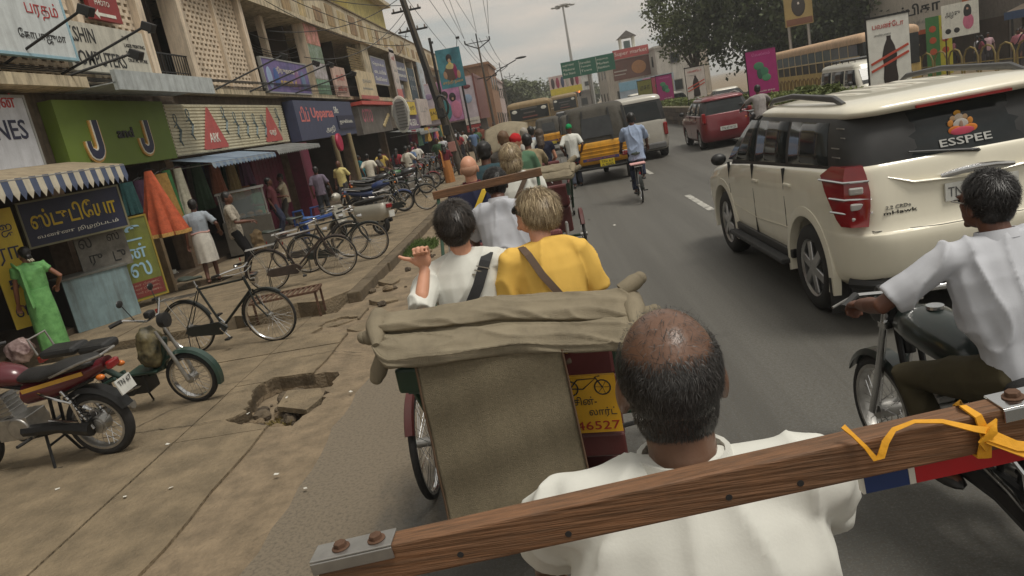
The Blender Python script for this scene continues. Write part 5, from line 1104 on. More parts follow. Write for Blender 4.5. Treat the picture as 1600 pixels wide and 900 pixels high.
strap(p2, J, [(bk(J, -.11, .5, .02), (0, -.3, 1)), (bk(J, -.1, .465, .1), (0, -1, .6)), (bk(J, -.06, .36, .138), (0, -1, .1)), (bk(J, .01, .24, .147), (0, -1, 0)), (bk(J, .08, .12, .144), (0, -1, 0)), (bk(J, .17, .02, .128), (.4, -1, 0))], .036, STBR)
c = bk(J, .09, .1, .15); MB().tube([c + V((.028 * math.cos(a), -.003, .022 * math.sin(a))) for a in np.linspace(0, 6.283, 12)], .005, 6).build("strap_buckle", DARKM, p2)
# drivers and passengers further ahead
d2, J, loc = seated("rickshaw driver with black hair in a crumpled white shirt", at(775, 287, 5.28), 0, RIDE, H=1.66, lean=R(14), pitch=-.2, neck=.25, skin=SKIND, lod=0, shirt=SHIRTG, trousers=cloth(60, 58, 56), collar=True, hem=.2, amp=.02)
strands(d2, headc(J, (0, -.02, .03)), (.085, .098, .096), J['Rh'], 5000, fullmask, crown, .03, .003, HAIRS, .3, seed=14, jit=.5)
b1, J, loc = seated("bald passenger in a navy shirt with yellow shoulder strap", at(733, 263, 6.55), R(4), skin=SKINP, lod=0, shirt=cloth(44, 46, 68), trousers=cloth(60, 60, 66), hair=mat("hair_cropped", srgb(168, 128, 104), .8), hairkind='thin', eyes=False)
strap(b1, J, [(bk(J, .13, .5, .03), (.1, -.3, 1)), (bk(J, .1, .45, .115), (0, -1, .6)), (bk(J, .02, .33, .148), (0, -1, 0)), (bk(J, -.1, .15, .148), (0, -1, 0))], .045, paint(214, 178, 40))
MB().lathe([(.075, 0), (.07, .035), (.082, .037), (.09, .004)], J['nk'] - V((0, 0, .01)), 'Z', 18).build("collar", cloth(96, 36, 48), b1, smooth=True)
b2, J, loc = seated("blonde passenger in a white blouse with brown strap", at(798, 246, 6.55), R(-3), skin=SKINP, lod=0, shirt=SHIRTW, trousers=cloth(130, 120, 104), hair=BLOND, hairkind='bob')
strands(b2, headc(J, (0, -.02, .03)), (.091, .102, .098), J['Rh'], 4000, lambda d, r: ~((d[:, 1] > .3) & (d[:, 2] < .4)) & (d[:, 2] > -.6), crown, .06, .004, BLOND, .15, seed=16, jit=.4); strands(b2, headc(J, (0, -.045, -.05)), (.091, .073, .087), J['Rh'], 2500, lambda d, r: d[:, 1] < .3, down, .06, .004, BLOND, .1, seed=17)
strap(b2, J, [(bk(J, .12, .5, .03), (0, -.3, 1)), (bk(J, .1, .45, .11), (0, -1, .6)), (bk(J, .0, .3, .15), (0, -1, 0)), (bk(J, -.12, .1, .145), (0, -1, 0))], .04, STBR)
seated("rickshaw driver with thick black hair in a dark teal shirt", at(757, 238, 8.0), 0, RIDE, lean=R(10), skin=SKIND, lod=1, shirt=cloth(52, 72, 78), trousers=cloth(50, 50, 52), hair=HAIRB, hairkind='short')
seated("brown-haired passenger beside the green jacket", at(787, 218, 10.1), 0, skin=SKINP, lod=1, shirt=cloth(74, 70, 66), trousers=cloth(70, 70, 74), hair=mat("hair_brown", srgb(98, 74, 52), .6, var=.3, scale=60))
seated("passenger in a green jacket and red cap", at(806, 222, 10.1), 0, skin=SKINP, lod=1, shirt=cloth(86, 116, 92), sleeve='long', trousers=cloth(70, 70, 74), hair=cloth(176, 40, 44), hairkind='cap')
seated("grey-haired passenger in a pale striped top", at(819, 209, 14.6), 0, skin=SKINP, lod=1, shirt=cloth(190, 190, 182), trousers=cloth(70, 70, 74), hair=mat("hair_grey", srgb(150, 144, 134), .6, var=.2, scale=60), hairkind='short')
seated("woman with long dark hair in a navy top", at(843, 211, 14.6), 0, skin=SKINP, lod=1, shirt=cloth(36, 38, 52), sleeve='cap', trousers=cloth(60, 60, 70), hair=mat("hair_brown_dark", srgb(72, 60, 50), .6, var=.3, scale=60), hairkind='long')
seated("rickshaw driver pedalling in a khaki shirt", (-.3, 11.6, 1.74), 0, RIDE, lean=R(12), skin=SKIND, lod=1, shirt=cloth(140, 126, 100), trousers=cloth(60, 56, 50))
seated("rickshaw driver pedalling in a pale blue shirt", (-.3, 16.1, 1.74), 0, RIDE, lean=R(12), skin=SKIND, lod=1, shirt=cloth(150, 160, 172), trousers=cloth(60, 56, 50))
p = gp(866, 236); person("man in a green cap and white shirt walking beside the rickshaws", pose(wl=(-.22, .1, .95), wr=(.22, .05, .9), al=(-.09, -.2, .1), ar=(.09, .22, .08)), (.62, 19.4, 0), 0, SKIND, 1, SHIRTW, 'short', cloth(60, 64, 74), hair=cloth(30, 140, 84), hairkind='cap', shoes=BLACK)

# ------------------------------------------------------------------ the white sport utility car
SUVW = mat("suv_white", srgb(230, 224, 204), .28, var=.03, scale=2, coat=.7, dirt=.05)
def zf(x, y, z): q = min(1, max(0, (z - .72) / .4)); return q * (-.045 * y - max(0, y - .9) * .11)
suv = car("large cream white sport utility car with black pillars and tall red tail lamps", (3.03, 7.83, 0), R(1.2), SUVW, dict(hw=.935, r=.385, ax=(-1.35, 1.35), zf=zf, belt=lambda y: 1.22 - .045 * y,
    L=[(.34, .84, -2.06, 2.1, .3), (.43, .905, -2.22, 2.22, .32), (.58, .93, -2.28, 2.27, .34), (.76, .937, -2.3, 2.28, .34), (.81, .935, -2.25, 2.26, .32), (1.0, .938, -2.22, 2.22, .3), (1.1, .925, -2.205, 2.15, .3), (1.17, .905, -2.19, 2.05, .28), (1.2, .87, -2.17, 1.95, .26)],
    G=[(1.1, .9, -2.18, 1.2, .22), (1.3, .875, -2.14, .92, .22), (1.48, .835, -2.07, .55, .22), (1.62, .785, -1.99, .27, .22), (1.68, .75, -1.95, .17, .2)],
    T=[(1.64, .77, -2.06, .22, .24), (1.675, .782, -2.1, .22, .24), (1.715, .755, -2.07, .12, .26), (1.745, .69, -1.97, -.05, .28), (1.765, .58, -1.8, -.25, .3), (1.772, .4, -1.5, -.5, .3)],
    win=(1.2, 1.615), side=((.12, 1.08, .1, .36), (-.82, .06, -.78, .05), (-1.78, -.9, -1.66, -.85)), rear=(1.3, 1.6, .72, .6), arch=SUVW, mir=(.98, 1.2), mirm=BLACK, spokes=6, tail=(.72, -2.2, 2.5, (.001, .001, .001)), seam=((.09, .45, 1.19), (-.86, .68, 1.22), (1.0, .68, 1.15)), handle=((-.02, 1.03), (-.98, 1.08))), "car", "sport_utility_car")
for o in [c for c in suv.children if c.name.split('.')[0] in ("tail_light", "rear_window")]: bpy.data.objects.remove(o)
def ryr(z): return float(np.interp(z, [1.1, 1.3, 1.48, 1.62, 1.68], [-2.18, -2.14, -2.07, -1.99, -1.95])) - .007
rows = [[V((x * w_, ryr(z) + .05 * abs(x) ** 4, z)) for x in np.linspace(-1, 1, 11)] for z, w_ in ((1.29, .74), (1.35, .75), (1.45, .72), (1.55, .67), (1.62, .6))]
o = MB().add([p for r in rows for p in r], [(i * 11 + j, i * 11 + j + 1, i * 11 + j + 12, i * 11 + j + 11) for i in range(4) for j in range(10)]).build("rear_window", GLASS, suv, smooth=True)
SMOK = mat("smoky_glass", (.06, .065, .065), .1, var=.2, spec=.8)
for (x, z, rx, rz_, c) in ((0, 1.425, .085, .03, (206, 80, 104)), (-.05, 1.437, .05, .03, (214, 116, 40)), (.06, 1.437, .05, .03, (220, 132, 50)), (0, 1.475, .055, .038, (200, 194, 186)), (0, 1.518, .035, .03, (204, 188, 170)), (-.045, 1.518, .02, .021, (206, 170, 130)), (.045, 1.518, .02, .021, (206, 170, 130)), (0, 1.553, .026, .02, (210, 150, 40)), (-.07, 1.487, .022, .026, (210, 140, 60)), (.07, 1.487, .022, .026, (210, 140, 60)), (0, 1.46, .014, .04, (160, 130, 110))):
    MB().ell((x - .02, ryr(z) - .009, z), (rx, .003, rz_), 16, 8).build("emblem_patch", paint(*c), suv, smooth=True)
tl_ = V((0, ryr(1.4) - ryr(1.33), .07)).normalized()
text("ESSPEE", .058, paint(176, 176, 172), (-.2, ryr(1.335) - .01, 1.335), (1, 0, 0), tl_, "lettering", suv, .001, .37, bold=.012)
for sx in (-1, 1):
    sec = []
    for z, xi, yi, xo, yo, xm, ym in ((1.31, .775, -2.165, .885, -1.9, .87, -2.08), (1.24, .765, -2.19, .93, -1.78, .89, -2.09), (1.12, .76, -2.225, .945, -1.88, .9, -2.1), (1.02, .77, -2.235, .945, -1.97, .9, -2.11), (.92, .79, -2.247, .937, -2.04, .9, -2.13), (.87, .80, -2.25, .925, -2.09, .89, -2.16)):
        sec.append([V((sx * xi, yi, z)), V((sx * (xm + .012), ym - .03, z)), V((sx * (xo + .012), yo, z)), V((sx * (xo - .05), yo - .01, z)), V((sx * (xi - .02), yi + .1, z))])
    MB().loft(sec).build("tail_light", REDL, suv, smooth=True, angle=40)
    for z in (1.2, 1.07, .965): MB().tube([(sx * .755, -2.235 + (z - .96) * .12, z), (sx * .91, -2.13, z + .004), (sx * .965, -1.93 + (.12 if z > 1.15 else -.06), z + .012)], [(.012, .009)] * 3, 6).build("lamp_bar", CHROME, suv)
    for z in (1.135, 1.017, .915): MB().box((sx * .84, -2.182 + (z - .96) * .05, z), (.1, .03, .055), rot=sx * .35).build("clear_lamp", CLEARL, suv, bevel=.012)
MB().beam((-.34, -2.1, 1.655), (.34, -2.1, 1.655), .02, .02).build("brake_light", REDL, suv)
for sx in (-1, 1): MB().tube([(sx * .69, -1.72, 1.74), (sx * .69, -1.55, 1.785), (sx * .675, -.6, 1.82), (sx * .66, .0, 1.785), (sx * .655, .12, 1.74)], [(.02, .02), (.024, .03), (.022, .026), (.022, .026), (.02, .015)], 8).build("roof_rail", mat("rail_grey", (.12, .12, .12), .45, .4), suv, smooth=True)
for x in (-.36, -.12, .12, .36): MB().tube([(x, -1.85, 1.752), (x, -1.2, 1.775), (x, -.4, 1.768), (x, -.1, 1.75)], [(.006, .004), (.022, .008), (.022, .008), (.006, .004)], 6).build("roof_rib", SUVW, suv, smooth=True)
MB().tube([(.05, -2.165, 1.27), (.02, -2.19, 1.285), (-.44, -2.16, 1.35)], [(.025, .02), (.022, .014), (.008, .006)], 6).build("rear_wiper", BLACK, suv)
MB().tube([(-.62, -2.2, 1.2), (-.45, -2.228, 1.14), (0, -2.24, 1.11), (.45, -2.228, 1.14), (.62, -2.2, 1.2)], [(.006, .006), (.02, .01), (.02, .01), (.02, .01), (.006, .006)], 6).build("tailgate_crease", SUVW, suv, smooth=True)
gz = 1.15; MB().tube([(-.26, -2.235, gz - .01), (-.12, -2.25, gz + .01), (0, -2.255, gz + .015), (.12, -2.25, gz + .01), (.26, -2.235, gz - .01)], [(.012, .02), (.02, .026), (.02, .03), (.02, .026), (.012, .02)], 8).build("chrome_garnish", CHROME, suv, smooth=True)
pl = MB().box((.02, -2.243, 1.02), (.52, .014, .13)).build("number_plate", WHITEP, suv); text("TN 67 B", .07, mat("plate_ink", (.08, .08, .08), .6), (-.22, -2.251, .985), (1, 0, 0), (0, 0, 1), "plate_text", pl, .001, .27)
text("2.2 CRDe", .026, STEEL, (-.66, -2.232, .97), (1, 0, 0), (0, 0, 1), "badge", suv, .003, .18); text("mHawk", .026, DARKM, (-.68, -2.236, .93), (1, 0, 0), (0, 0, 1), "badge", suv, .003, .24)
MB().tube([(-.86, -2.06, .84), (-.75, -2.235, .82), (-.3, -2.28, .8), (.3, -2.28, .8), (.75, -2.235, .82), (.86, -2.06, .84)], .004, 5).build("tailgate_seam", BLACK, suv)
MB().tube([(-.86, -2.02, .4), (-.7, -2.22, .4), (0, -2.29, .41), (.7, -2.22, .4), (.86, -2.02, .4)], [(.06, .05)] * 5, 8).build("lower_valance", BLACK, suv, smooth=True)
MB().cyl((-.45, -2.28, .34), (.0, -2.31, .34), .03).build("exhaust_trim", CHROME, suv, smooth=True)
for sx in (-1, 1):
    MB().box((sx * .93, 0, .36), (.2, 1.8, .05)).build("running_board", mat("ribbed_rubber", (.04, .04, .04), .7, bump=.5, bscale=60), suv, bevel=.015); MB().box((sx * .86, -1.83, .26), (.2, .02, .3)).build("mudflap", RUBBER, suv)
    MB().box((sx * .915, -.0, .43), (.06, 1.9, .08)).build("sill_trim", BLACK, suv, bevel=.01); MB().tube([(sx * .94, 1.0, .68), (sx * .945, .0, .64), (sx * .94, -.9, .68)], [(.004, .006)] * 3, 5).build("door_crease", SUVW, suv)
for k in range(4): z = 1.58 - .07 * k; MB().beam((-.86 + .05 * (k < 2), -1.98, z), (-.86 + .05 * (k < 2), -1.84, z), .006, .008).build("louvre_trim", STEEL, suv)
suv.scale = (1.02, 1.02, 1.02)
# ------------------------------------------------------------------ other traffic
def boxcar(kind):
    if kind == 'van': return dict(hw=.76, r=.3, ax=(-1.15, 1.2), L=[(.25, .7, -1.75, 1.75, .2), (.35, .755, -1.86, 1.82, .22), (.6, .765, -1.88, 1.84, .22), (.9, .762, -1.87, 1.8, .22), (1.05, .755, -1.86, 1.7, .2), (1.1, .74, -1.85, 1.65, .2)],
        G=[(1.08, .745, -1.85, 1.6, .18), (1.3, .725, -1.83, 1.45, .18), (1.6, .68, -1.79, 1.2, .2), (1.72, .65, -1.76, 1.1, .2)], T=[(1.66, .685, -1.79, 1.15, .2), (1.74, .67, -1.77, 1.08, .22), (1.8, .6, -1.7, .95, .25), (1.83, .4, -1.5, .6, .25)],
        win=(1.13, 1.6), side=((.4, 1.3, .4, 1.1), (-.7, .3, -.7, .3), (-1.6, -.8, -1.6, -.8)), rear=(1.12, 1.6, .62, .55), mir=(1.3, 1.2), tail=(.7, -1.83, .82, (.11, .09, .36)), plate=(-1.9, .68, "TN 67 4092", WHITEP), bump=(-1.88, .38, .18, mat("van_bumper", (.12, .12, .12), .5)), seam=((.35, .4, 1.1), (-.75, .4, 1.1)))
    if kind == 'sedan': return dict(hw=.8, r=.29, ax=(-1.2, 1.25), zf=lambda x, y, z: (-(max(0, y - .9) * .16) - max(0, -y - 1.3) * .05 if z > .8 else 0), L=[(.22, .74, -1.95, 1.95, .25), (.32, .79, -2.05, 2.02, .28), (.55, .8, -2.07, 2.04, .28), (.8, .795, -2.03, 1.95, .26), (.92, .77, -1.98, 1.85, .24), (.95, .74, -1.92, 1.8, .22)],
        G=[(.93, .74, -1.5, 1.0, .2), (1.15, .69, -1.25, .6, .2), (1.35, .61, -.98, .25, .2), (1.4, .58, -.9, .15, .2)], T=[(1.36, .61, -1.0, .25, .2), (1.41, .59, -.95, .2, .22), (1.45, .5, -.8, .05, .2), (1.46, .3, -.6, -.1, .1)],
        win=(.97, 1.32), side=((.05, .8, .05, .25), (-.85, 0, -.7, 0)), rear=(.98, 1.32, .62, .5), mir=(.85, 1.0), tail=(.66, -2.03, .72, (.24, .07, .14)), plate=(-2.09, .5, "TN 59 3307", WHITEP), seam=((.03, .4, .92), (-.9, .5, .92)), handle=((-.1, .8), (-.95, .8)))
    return dict(hw=.79, r=.29, ax=(-1.15, 1.2), zf=lambda x, y, z: -(max(0, y - .9) * .2 if z > .85 else 0), L=[(.22, .72, -1.7, 1.75, .25), (.32, .78, -1.8, 1.84, .28), (.55, .79, -1.82, 1.86, .28), (.85, .79, -1.78, 1.8, .28), (1.0, .765, -1.74, 1.65, .26), (1.03, .74, -1.72, 1.6, .24)],
        G=[(1.0, .75, -1.72, 1.05, .2), (1.2, .7, -1.64, .7, .2), (1.42, .62, -1.52, .25, .22), (1.47, .6, -1.5, .18, .22)], T=[(1.43, .63, -1.56, .25, .22), (1.49, .61, -1.54, .15, .24), (1.54, .5, -1.4, -.05, .24), (1.555, .3, -1.1, -.3, .2)],
        win=(1.05, 1.4), side=((.1, .9, .1, .3), (-.85, .05, -.75, .05), (-1.4, -.95, -1.3, -.9)), rear=(1.06, 1.4, .6, .5), mir=(.9, 1.08), mirm=BLACK, tail=(.69, -1.73, .95, (.12, .12, .3)), plate=(-1.84, .58, "TN 67 8125", WHITEP), seam=((.07, .4, 1.0), (-.9, .5, 1.0)), handle=((-.05, .85), (-.98, .87)))
SILV = mat("van_silver", srgb(182, 178, 168), .35, .3, var=.04, coat=.4); WCAR = mat("car_white", srgb(212, 208, 194), .35, var=.04, coat=.5); REDC = mat("car_red", srgb(112, 30, 38), .3, .1, var=.06, coat=.6)
car("silver van ahead of the yellow auto rickshaw", (2.98, 25.2, 0), R(-3), SILV, boxcar('van'), "van", "van").scale = (1.13, 1.1, 1.08)
car("white saloon car driving beside the median wall", (4.85, 36.5, 0), R(-4), WCAR, boxcar('sedan'))
rc = car("dark red hatchback next to the median", (5.5, 24.6, 0), R(-1), REDC, boxcar('hatch'))
for sx in (-1, 1): MB().tube([(sx * .58, -1.2, 1.52), (sx * .57, -.6, 1.58), (sx * .56, -.05, 1.54)], .018, 6).build("roof_rail", STEEL, rc, smooth=True)
vs = [("white van further ahead in the left lane traffic", 3.0, 40, 'van', WCAR), ("cream car ahead of the silver van", 3.3, 48, 'hatch', WCAR), ("white car far ahead under the green road sign", 4.2, 62, 'sedan', WCAR), ("grey hatchback far ahead in traffic", 1.8, 64, 'hatch', mat("car_grey", (.2, .2, .2), .4, .3))]
for lb, x, y, k, m in vs: car(lb, (x, y, 0), 0, m, boxcar(k), "car" if k != 'van' else "van", "car" if k != 'van' else "van")
for lb, x, y, k, m in (("white car oncoming beyond the pink banner", 10.2, 42, 'sedan', WCAR), ("white hatchback oncoming behind the hedge", 9.8, 56, 'hatch', WCAR), ("cream taxi on the opposite road", 11.5, 68, 'sedan', mat("taxi_cream", srgb(206, 198, 140), .4)), ("white van on the opposite road far along", 10.5, 84, 'van', WCAR)):
    car(lb, (x, y, -.1), math.pi, m, boxcar(k), "car" if k != 'van' else "van", "car" if k != 'van' else "van")
jc = boxcar('van'); jc.update(hw=.82, pil=WCAR)
jeep = car("boxy white jeep with roof rack on the opposite road", (10.6, 25.5, -.1), math.pi, WCAR, jc, "jeep", "jeep")
rk = MB()
for x in (-.6, .6): rk.cyl((x, -1.5, 1.92), (x, 1.0, 1.92), .015)
for y in np.linspace(-1.5, 1, 6): rk.cyl((-.62, y, 1.92), (.62, y, 1.92), .012); rk.cyl((-.6, y, 1.82), (-.6, y, 1.92), .012); rk.cyl((.6, y, 1.82), (.6, y, 1.92), .012)
rk.build("roof_rack", DARKM, jeep)
# auto rickshaws
def auto(label, loc, rz, det=True):
    t = empty("auto_rickshaw", label, "auto rickshaw", loc, rz, "three wheeled auto rickshaws"); YA = mat("auto_yellow", srgb(208, 148, 28), .45, var=.1, dirt=.35); HB = mat("auto_hood", srgb(64, 60, 52), .75, var=.25, scale=6, bump=.4, bscale=20)
    stack([(.42, .58, -1.2, .9, .15), (.5, .64, -1.26, .95, .15), (.82, .65, -1.25, .95, .15), (.9, .64, -1.22, .9, .15)], 3).build("body", YA, t, smooth=True, angle=40)
    stack([(.3, .5, -1.15, .8, .15), (.44, .6, -1.2, .9, .15)], 2).build("underbody", BLACK, t)
    stack([(.88, .64, -1.22, .3, .18), (1.2, .63, -1.17, .45, .18), (1.5, .6, -1.05, .5, .2), (1.62, .55, -.98, .5, .25), (1.68, .42, -.8, .4, .25)], 3).build("hood", HB, t, smooth=True, angle=50)
    MB().bx(-.55, .55, .35, 1.25, .3, .9).build("front_cowl", YA, t, bevel=.1)
    stack([(.9, .5, .9, 1.15, .08), (1.5, .48, .55, .8, .08)], 2).build("windscreen", GLASS, t)
    for sx in (-1, 1):
        MB().beam((sx * .63, -1.235, .9), (sx * .56, -1.07, 1.56), .05, .02, (0, 1, 0)).build("hood_strap", BLACK, t); MB().beam((sx * .3, -1.24, .9), (sx * .27, -1.06, 1.58), .035, .016, (0, 1, 0)).build("hood_strap", BLACK, t)
        MB().box((sx * .5, -1.27, .56), (.13, .04, .09)).build("tail_light", REDL, t, bevel=.02); car_wheel(t, (sx * .55, -.85, .22), .22, .12, sx, 5, STEEL)
        MB().box((sx * .64, .25, 1.0), (.05, .06, .5)).build("door_post", BLACK, t)
    car_wheel(t, (0, 1.0, .22), .22, .12, 1, 5, STEEL)
    MB().add([V(p) for p in ((-.33, -1.222, 1.0), (.33, -1.222, 1.0), (.3, -1.135, 1.42), (-.3, -1.135, 1.42))], [(0, 1, 2, 3)]).build("rear_flap", mat("smoke_plastic", (.03, .032, .033), .2, var=.3), t)
    MB().tube([(-.64, -1.2, .36), (-.6, -1.33, .36), (0, -1.36, .34), (.6, -1.33, .36), (.64, -1.2, .36)], .025, 8).build("bumper_bar", DARKM, t, smooth=True)
    for z in (.62, .7, .78): MB().box((0, -1.262, z), (1.15, .02, .025)).build("pressed_rib", YA, t, bevel=.006)
    pl = MB().box((.12, -1.35, .43), (.3, .012, .16)).build("number_plate", paint(214, 190, 40), t); text("TN 67", .05, INK, (.0, -1.358, .44), (1, 0, 0), (0, 0, 1), "plate_text", pl, .001, .24); text("A 9245", .05, INK, (.0, -1.358, .37), (1, 0, 0), (0, 0, 1), "plate_text", pl, .001, .24)
    st = MB().box((.0, -1.274, .535), (.75, .006, .06)).build("painted_strip", paint(60, 60, 110), t); text("இறைவன் துணை", .04, paint(214, 120, 60), (-.3, -1.279, .517), (1, 0, 0), (0, 0, 1), "lettering", st, .001, .6)
    return t
auto("yellow auto rickshaw with black canvas hood seen from behind", (1.48, 20.9, 0), R(-6)).scale = (1.26, 1.2, 1.2)
auto("yellow auto rickshaw far ahead left of the silver van", (1.3, 33, 0), 0); auto("yellow auto rickshaw far ahead in the left lane by the bus", (.2, 38, 0), 0); auto("yellow auto rickshaw far off near the traffic signal", (2.2, 55, 0), 0)
# buses
def bus(label, loc, rz, L, W, H, m, m2, nwin=12, roofm=None, people=False):
    t = empty("bus", label, "bus", loc, rz); hw = W / 2
    stack([(.45, hw - .06, -L / 2 + .05, L / 2 - .05, .12), (.6, hw, -L / 2, L / 2, .15), (1.45, hw, -L / 2, L / 2, .15), (1.5, hw - .01, -L / 2, L / 2, .15)], 2).build("lower_body", m, t, smooth=True, angle=40)
    stack([(1.45, hw - .04, -L / 2 + .03, L / 2 - .03, .14), (H - .35, hw - .06, -L / 2 + .06, L / 2 - .06, .14)], 2).build("interior_shell", BLACK, t)
    stack([(H - .42, hw, -L / 2, L / 2, .16), (H - .2, hw, -L / 2, L / 2, .2), (H - .06, hw - .12, -L / 2 + .1, L / 2 - .1, .25), (H, hw - .4, -L / 2 + .3, L / 2 - .3, .3)], 3).build("roof", roofm or m2, t, smooth=True, angle=50)
    p = (L - .6) / nwin
    for sx in (-1, 1):
        for k in range(nwin):
            y = -L / 2 + .3 + k * p; w_ = MB().bx(sx * hw - .02, sx * hw + .004, y + .04, y + p - .04, 2.02, H - .45).build("window", mat("bus_glass", srgb(84, 96, 104), .12, var=.15, spec=.7), t); MB().bx(sx * hw - .03, sx * hw + .012, y - .03, y + .03, 1.5, H - .42).build("window_pillar", m2, t)
        MB().bx(sx * hw - .03, sx * hw + .014, -L / 2 + .2, L / 2 - .2, 1.97, 2.03).build("rail", m2, t)
        for y in (-L / 2 + 2.2, L / 2 - 2.4): car_wheel(t, (sx * (hw - .1), y, .48), .48, .26, sx, 6, STEEL)
        MB().box((sx * (hw - .2), -L / 2 - .01, .9), (.2, .04, .22)).build("tail_light", REDL, t, bevel=.02)
    fr_ = MB().bx(-hw + .06, hw - .06, -L / 2 - .02, -L / 2 + .02, 1.55, H - .28).build("rear_window_frame", m2, t)
    MB().bx(-hw + .16, hw - .16, -L / 2 - .03, -L / 2 - .015, 1.65, H - .38).build("rear_window", GLASS, t)
    MB().bx(-hw + .1, hw - .1, L / 2 - .02, L / 2 + .02, 1.3, H - .4).build("windscreen", GLASS, t); MB().bx(-hw, hw, -L / 2 - .08, -L / 2 + .1, .5, .7).build("bumper", DARKM, t, bevel=.03)
    for sx in (-1, 1): MB().ell((sx * (hw - .42), -L / 2 - .036, H - .55), (.16, .012, .1), 16, 8).build("oval_sticker", WHT, t)
    for k, (w_, c) in enumerate(((.9, (120, 70, 60)), (.7, (96, 84, 78)), (1.0, (88, 88, 88)))): MB().bx(-w_ / 2, w_ / 2, -L / 2 - .036, -L / 2 - .031, 1.78 + .24 * k, 1.86 + .24 * k).build("sticker_band", paint(*c), t)
    pl = MB().box((0, -L / 2 - .05, 1.1), (.6, .02, .16)).build("number_plate", WHITEP, t)
    return t
TANB = mat("bus_tan", srgb(140, 118, 82), .5, var=.1, dirt=.4); CREB = mat("bus_cream", srgb(196, 172, 130), .5, var=.1, dirt=.35)
bus("tan bus with big dark rear window ahead of the rickshaws", (-.55, 49.5, 0), R(-2), 9.5, 2.6, 2.75, TANB, TANB)
bus("second tan bus far ahead to the right of the first", (2.2, 74, 0), 0, 9.5, 2.45, 3.0, TANB, TANB)
YB = mat("bus_yellow", srgb(176, 148, 84), .5, var=.1, dirt=.4)
b = bus("long cream and yellow bus with a row of windows on the opposite road", (15.0, 40.3, -.24), math.pi, 14.5, 2.5, 2.95, YB, CREB, 14, mat("bus_roof_pink", srgb(190, 158, 126), .6, dirt=.3))
for k in range(22): MB().tube([(1.27 + .005, -6.6 + k * .6, .75), (1.275, -6.6 + k * .6, 1.2), (1.275, -6.4 + k * .6, 1.32), (1.275, -6.2 + k * .6, 1.2), (1.27, -6.2 + k * .6, .75)], .02, 5).build("painted_arch", mat("arch_brown", srgb(120, 92, 54), .6), b)
# cyclist in front of the auto rickshaw
cyb = bicycle("bicycle with a pink cloth on its carrier ridden by a man in light blue", (1.72, 15.3, 0), R(-3), spokes=24, stand=False); MB().box((0, -.58, .785), (.3, .3, .03)).build("carrier_cloth", cloth(206, 160, 156), cyb, bevel=.01)
J = pose(H=1.72, hz=0, lean=R(8), pitch=0, al=(-.1, .12, -.78), ar=(.1, .28, -.52), wl=(-.27, .45, .08), wr=(.27, .45, .08), kpole=(0, 1, .4))
person("man in a light blue shirt riding a bicycle behind the auto rickshaw", J, (1.73, 15.0, .99), R(-3), SKIND, 0, cloth(150, 164, 188), 'short', cloth(44, 48, 66), shoes=BLACK, hem=.16)
# motorcyclist behind the red hatchback
m1 = motorcycle("dark motorcycle ridden beside the dark red hatchback", (5.85, 21.0, 0), 0, mat("moto_black", (.02, .02, .022), .3, coat=.4), plate=None)
person("motorcyclist in a grey shirt behind the dark red hatchback", pose(H=1.7, hz=0, lean=R(8), al=(-.17, .2, -.48), ar=(.17, .2, -.48), wl=(-.36, .5, .22), wr=(.36, .5, .22), kpole=(0, 1, .6), epl=(-1, -.3, -.4), epr=(1, -.3, -.4)), (5.85, 20.65, .93), 0, SKIND, 1, cloth(150, 144, 142), 'short', cloth(52, 50, 52), shoes=BLACK)
# the motorcyclist overtaking close on the right
MO = V((1.64, 3.12, 0)); mrz = R(7)
m2 = motorcycle("dark green motorcycle ridden close beside our rickshaw", MO, mrz, mat("moto_green", (.012, .02, .018), .3, coat=.5), plate=None, mirrors=False)
J = pose(H=1.76, hz=0, lean=R(17), yaw=R(12), pitch=-.05, broad=1.24, shrug=.03, neck=.05, al=(-.19, .22, -.5), ar=(.19, .22, -.5), wl=(-.41, .47, .24), wr=(.33, .47, .24), kpole=(-.4, 1, .6), epl=(-1, -.2, -.5), epr=(1, -.2, -.5), curl=(.8, .8))
hd = at(1545, 318, 2.42); loc = Matrix.Rotation(mrz, 3, 'Z') @ V((0, -.32, 0)) + MO + V((.03, -.03, .86))
rd = person("motorcyclist with black hair in a white shirt and olive trousers", J, loc, mrz, SKIND, 0, SHIRTG, 'short', cloth(66, 60, 44), shoes=mat("shoe_black", (.02, .018, .016), .5), hair=HAIRB, hem=.22, collar=True, amp=.022)
strands(rd, headc(J, (0, -.02, .03)), (.086, .099, .097), J['Rh'], 9000, fullmask, crown, .04, .0026, HAIRS, .3, seed=21, jit=.5); strands(rd, headc(J, (0, -.05, -.03)), (.071, .055, .06), J['Rh'], 3000, lambda d, r: d[:, 1] < .2, down, .026, .002, HAIRS, .15, seed=22)
g = lambda x, y, z: J['hc'] + J['Rh'] @ V((x * J['s'], y * J['s'], z * J['s'])); MB().tube([g(-.082, .0, .005), g(-.07, .085, .004), g(-.01, .1, .0), g(.07, .085, .004), g(.082, 0, .005)], .003, 6).build("spectacles", STEEL, rd)

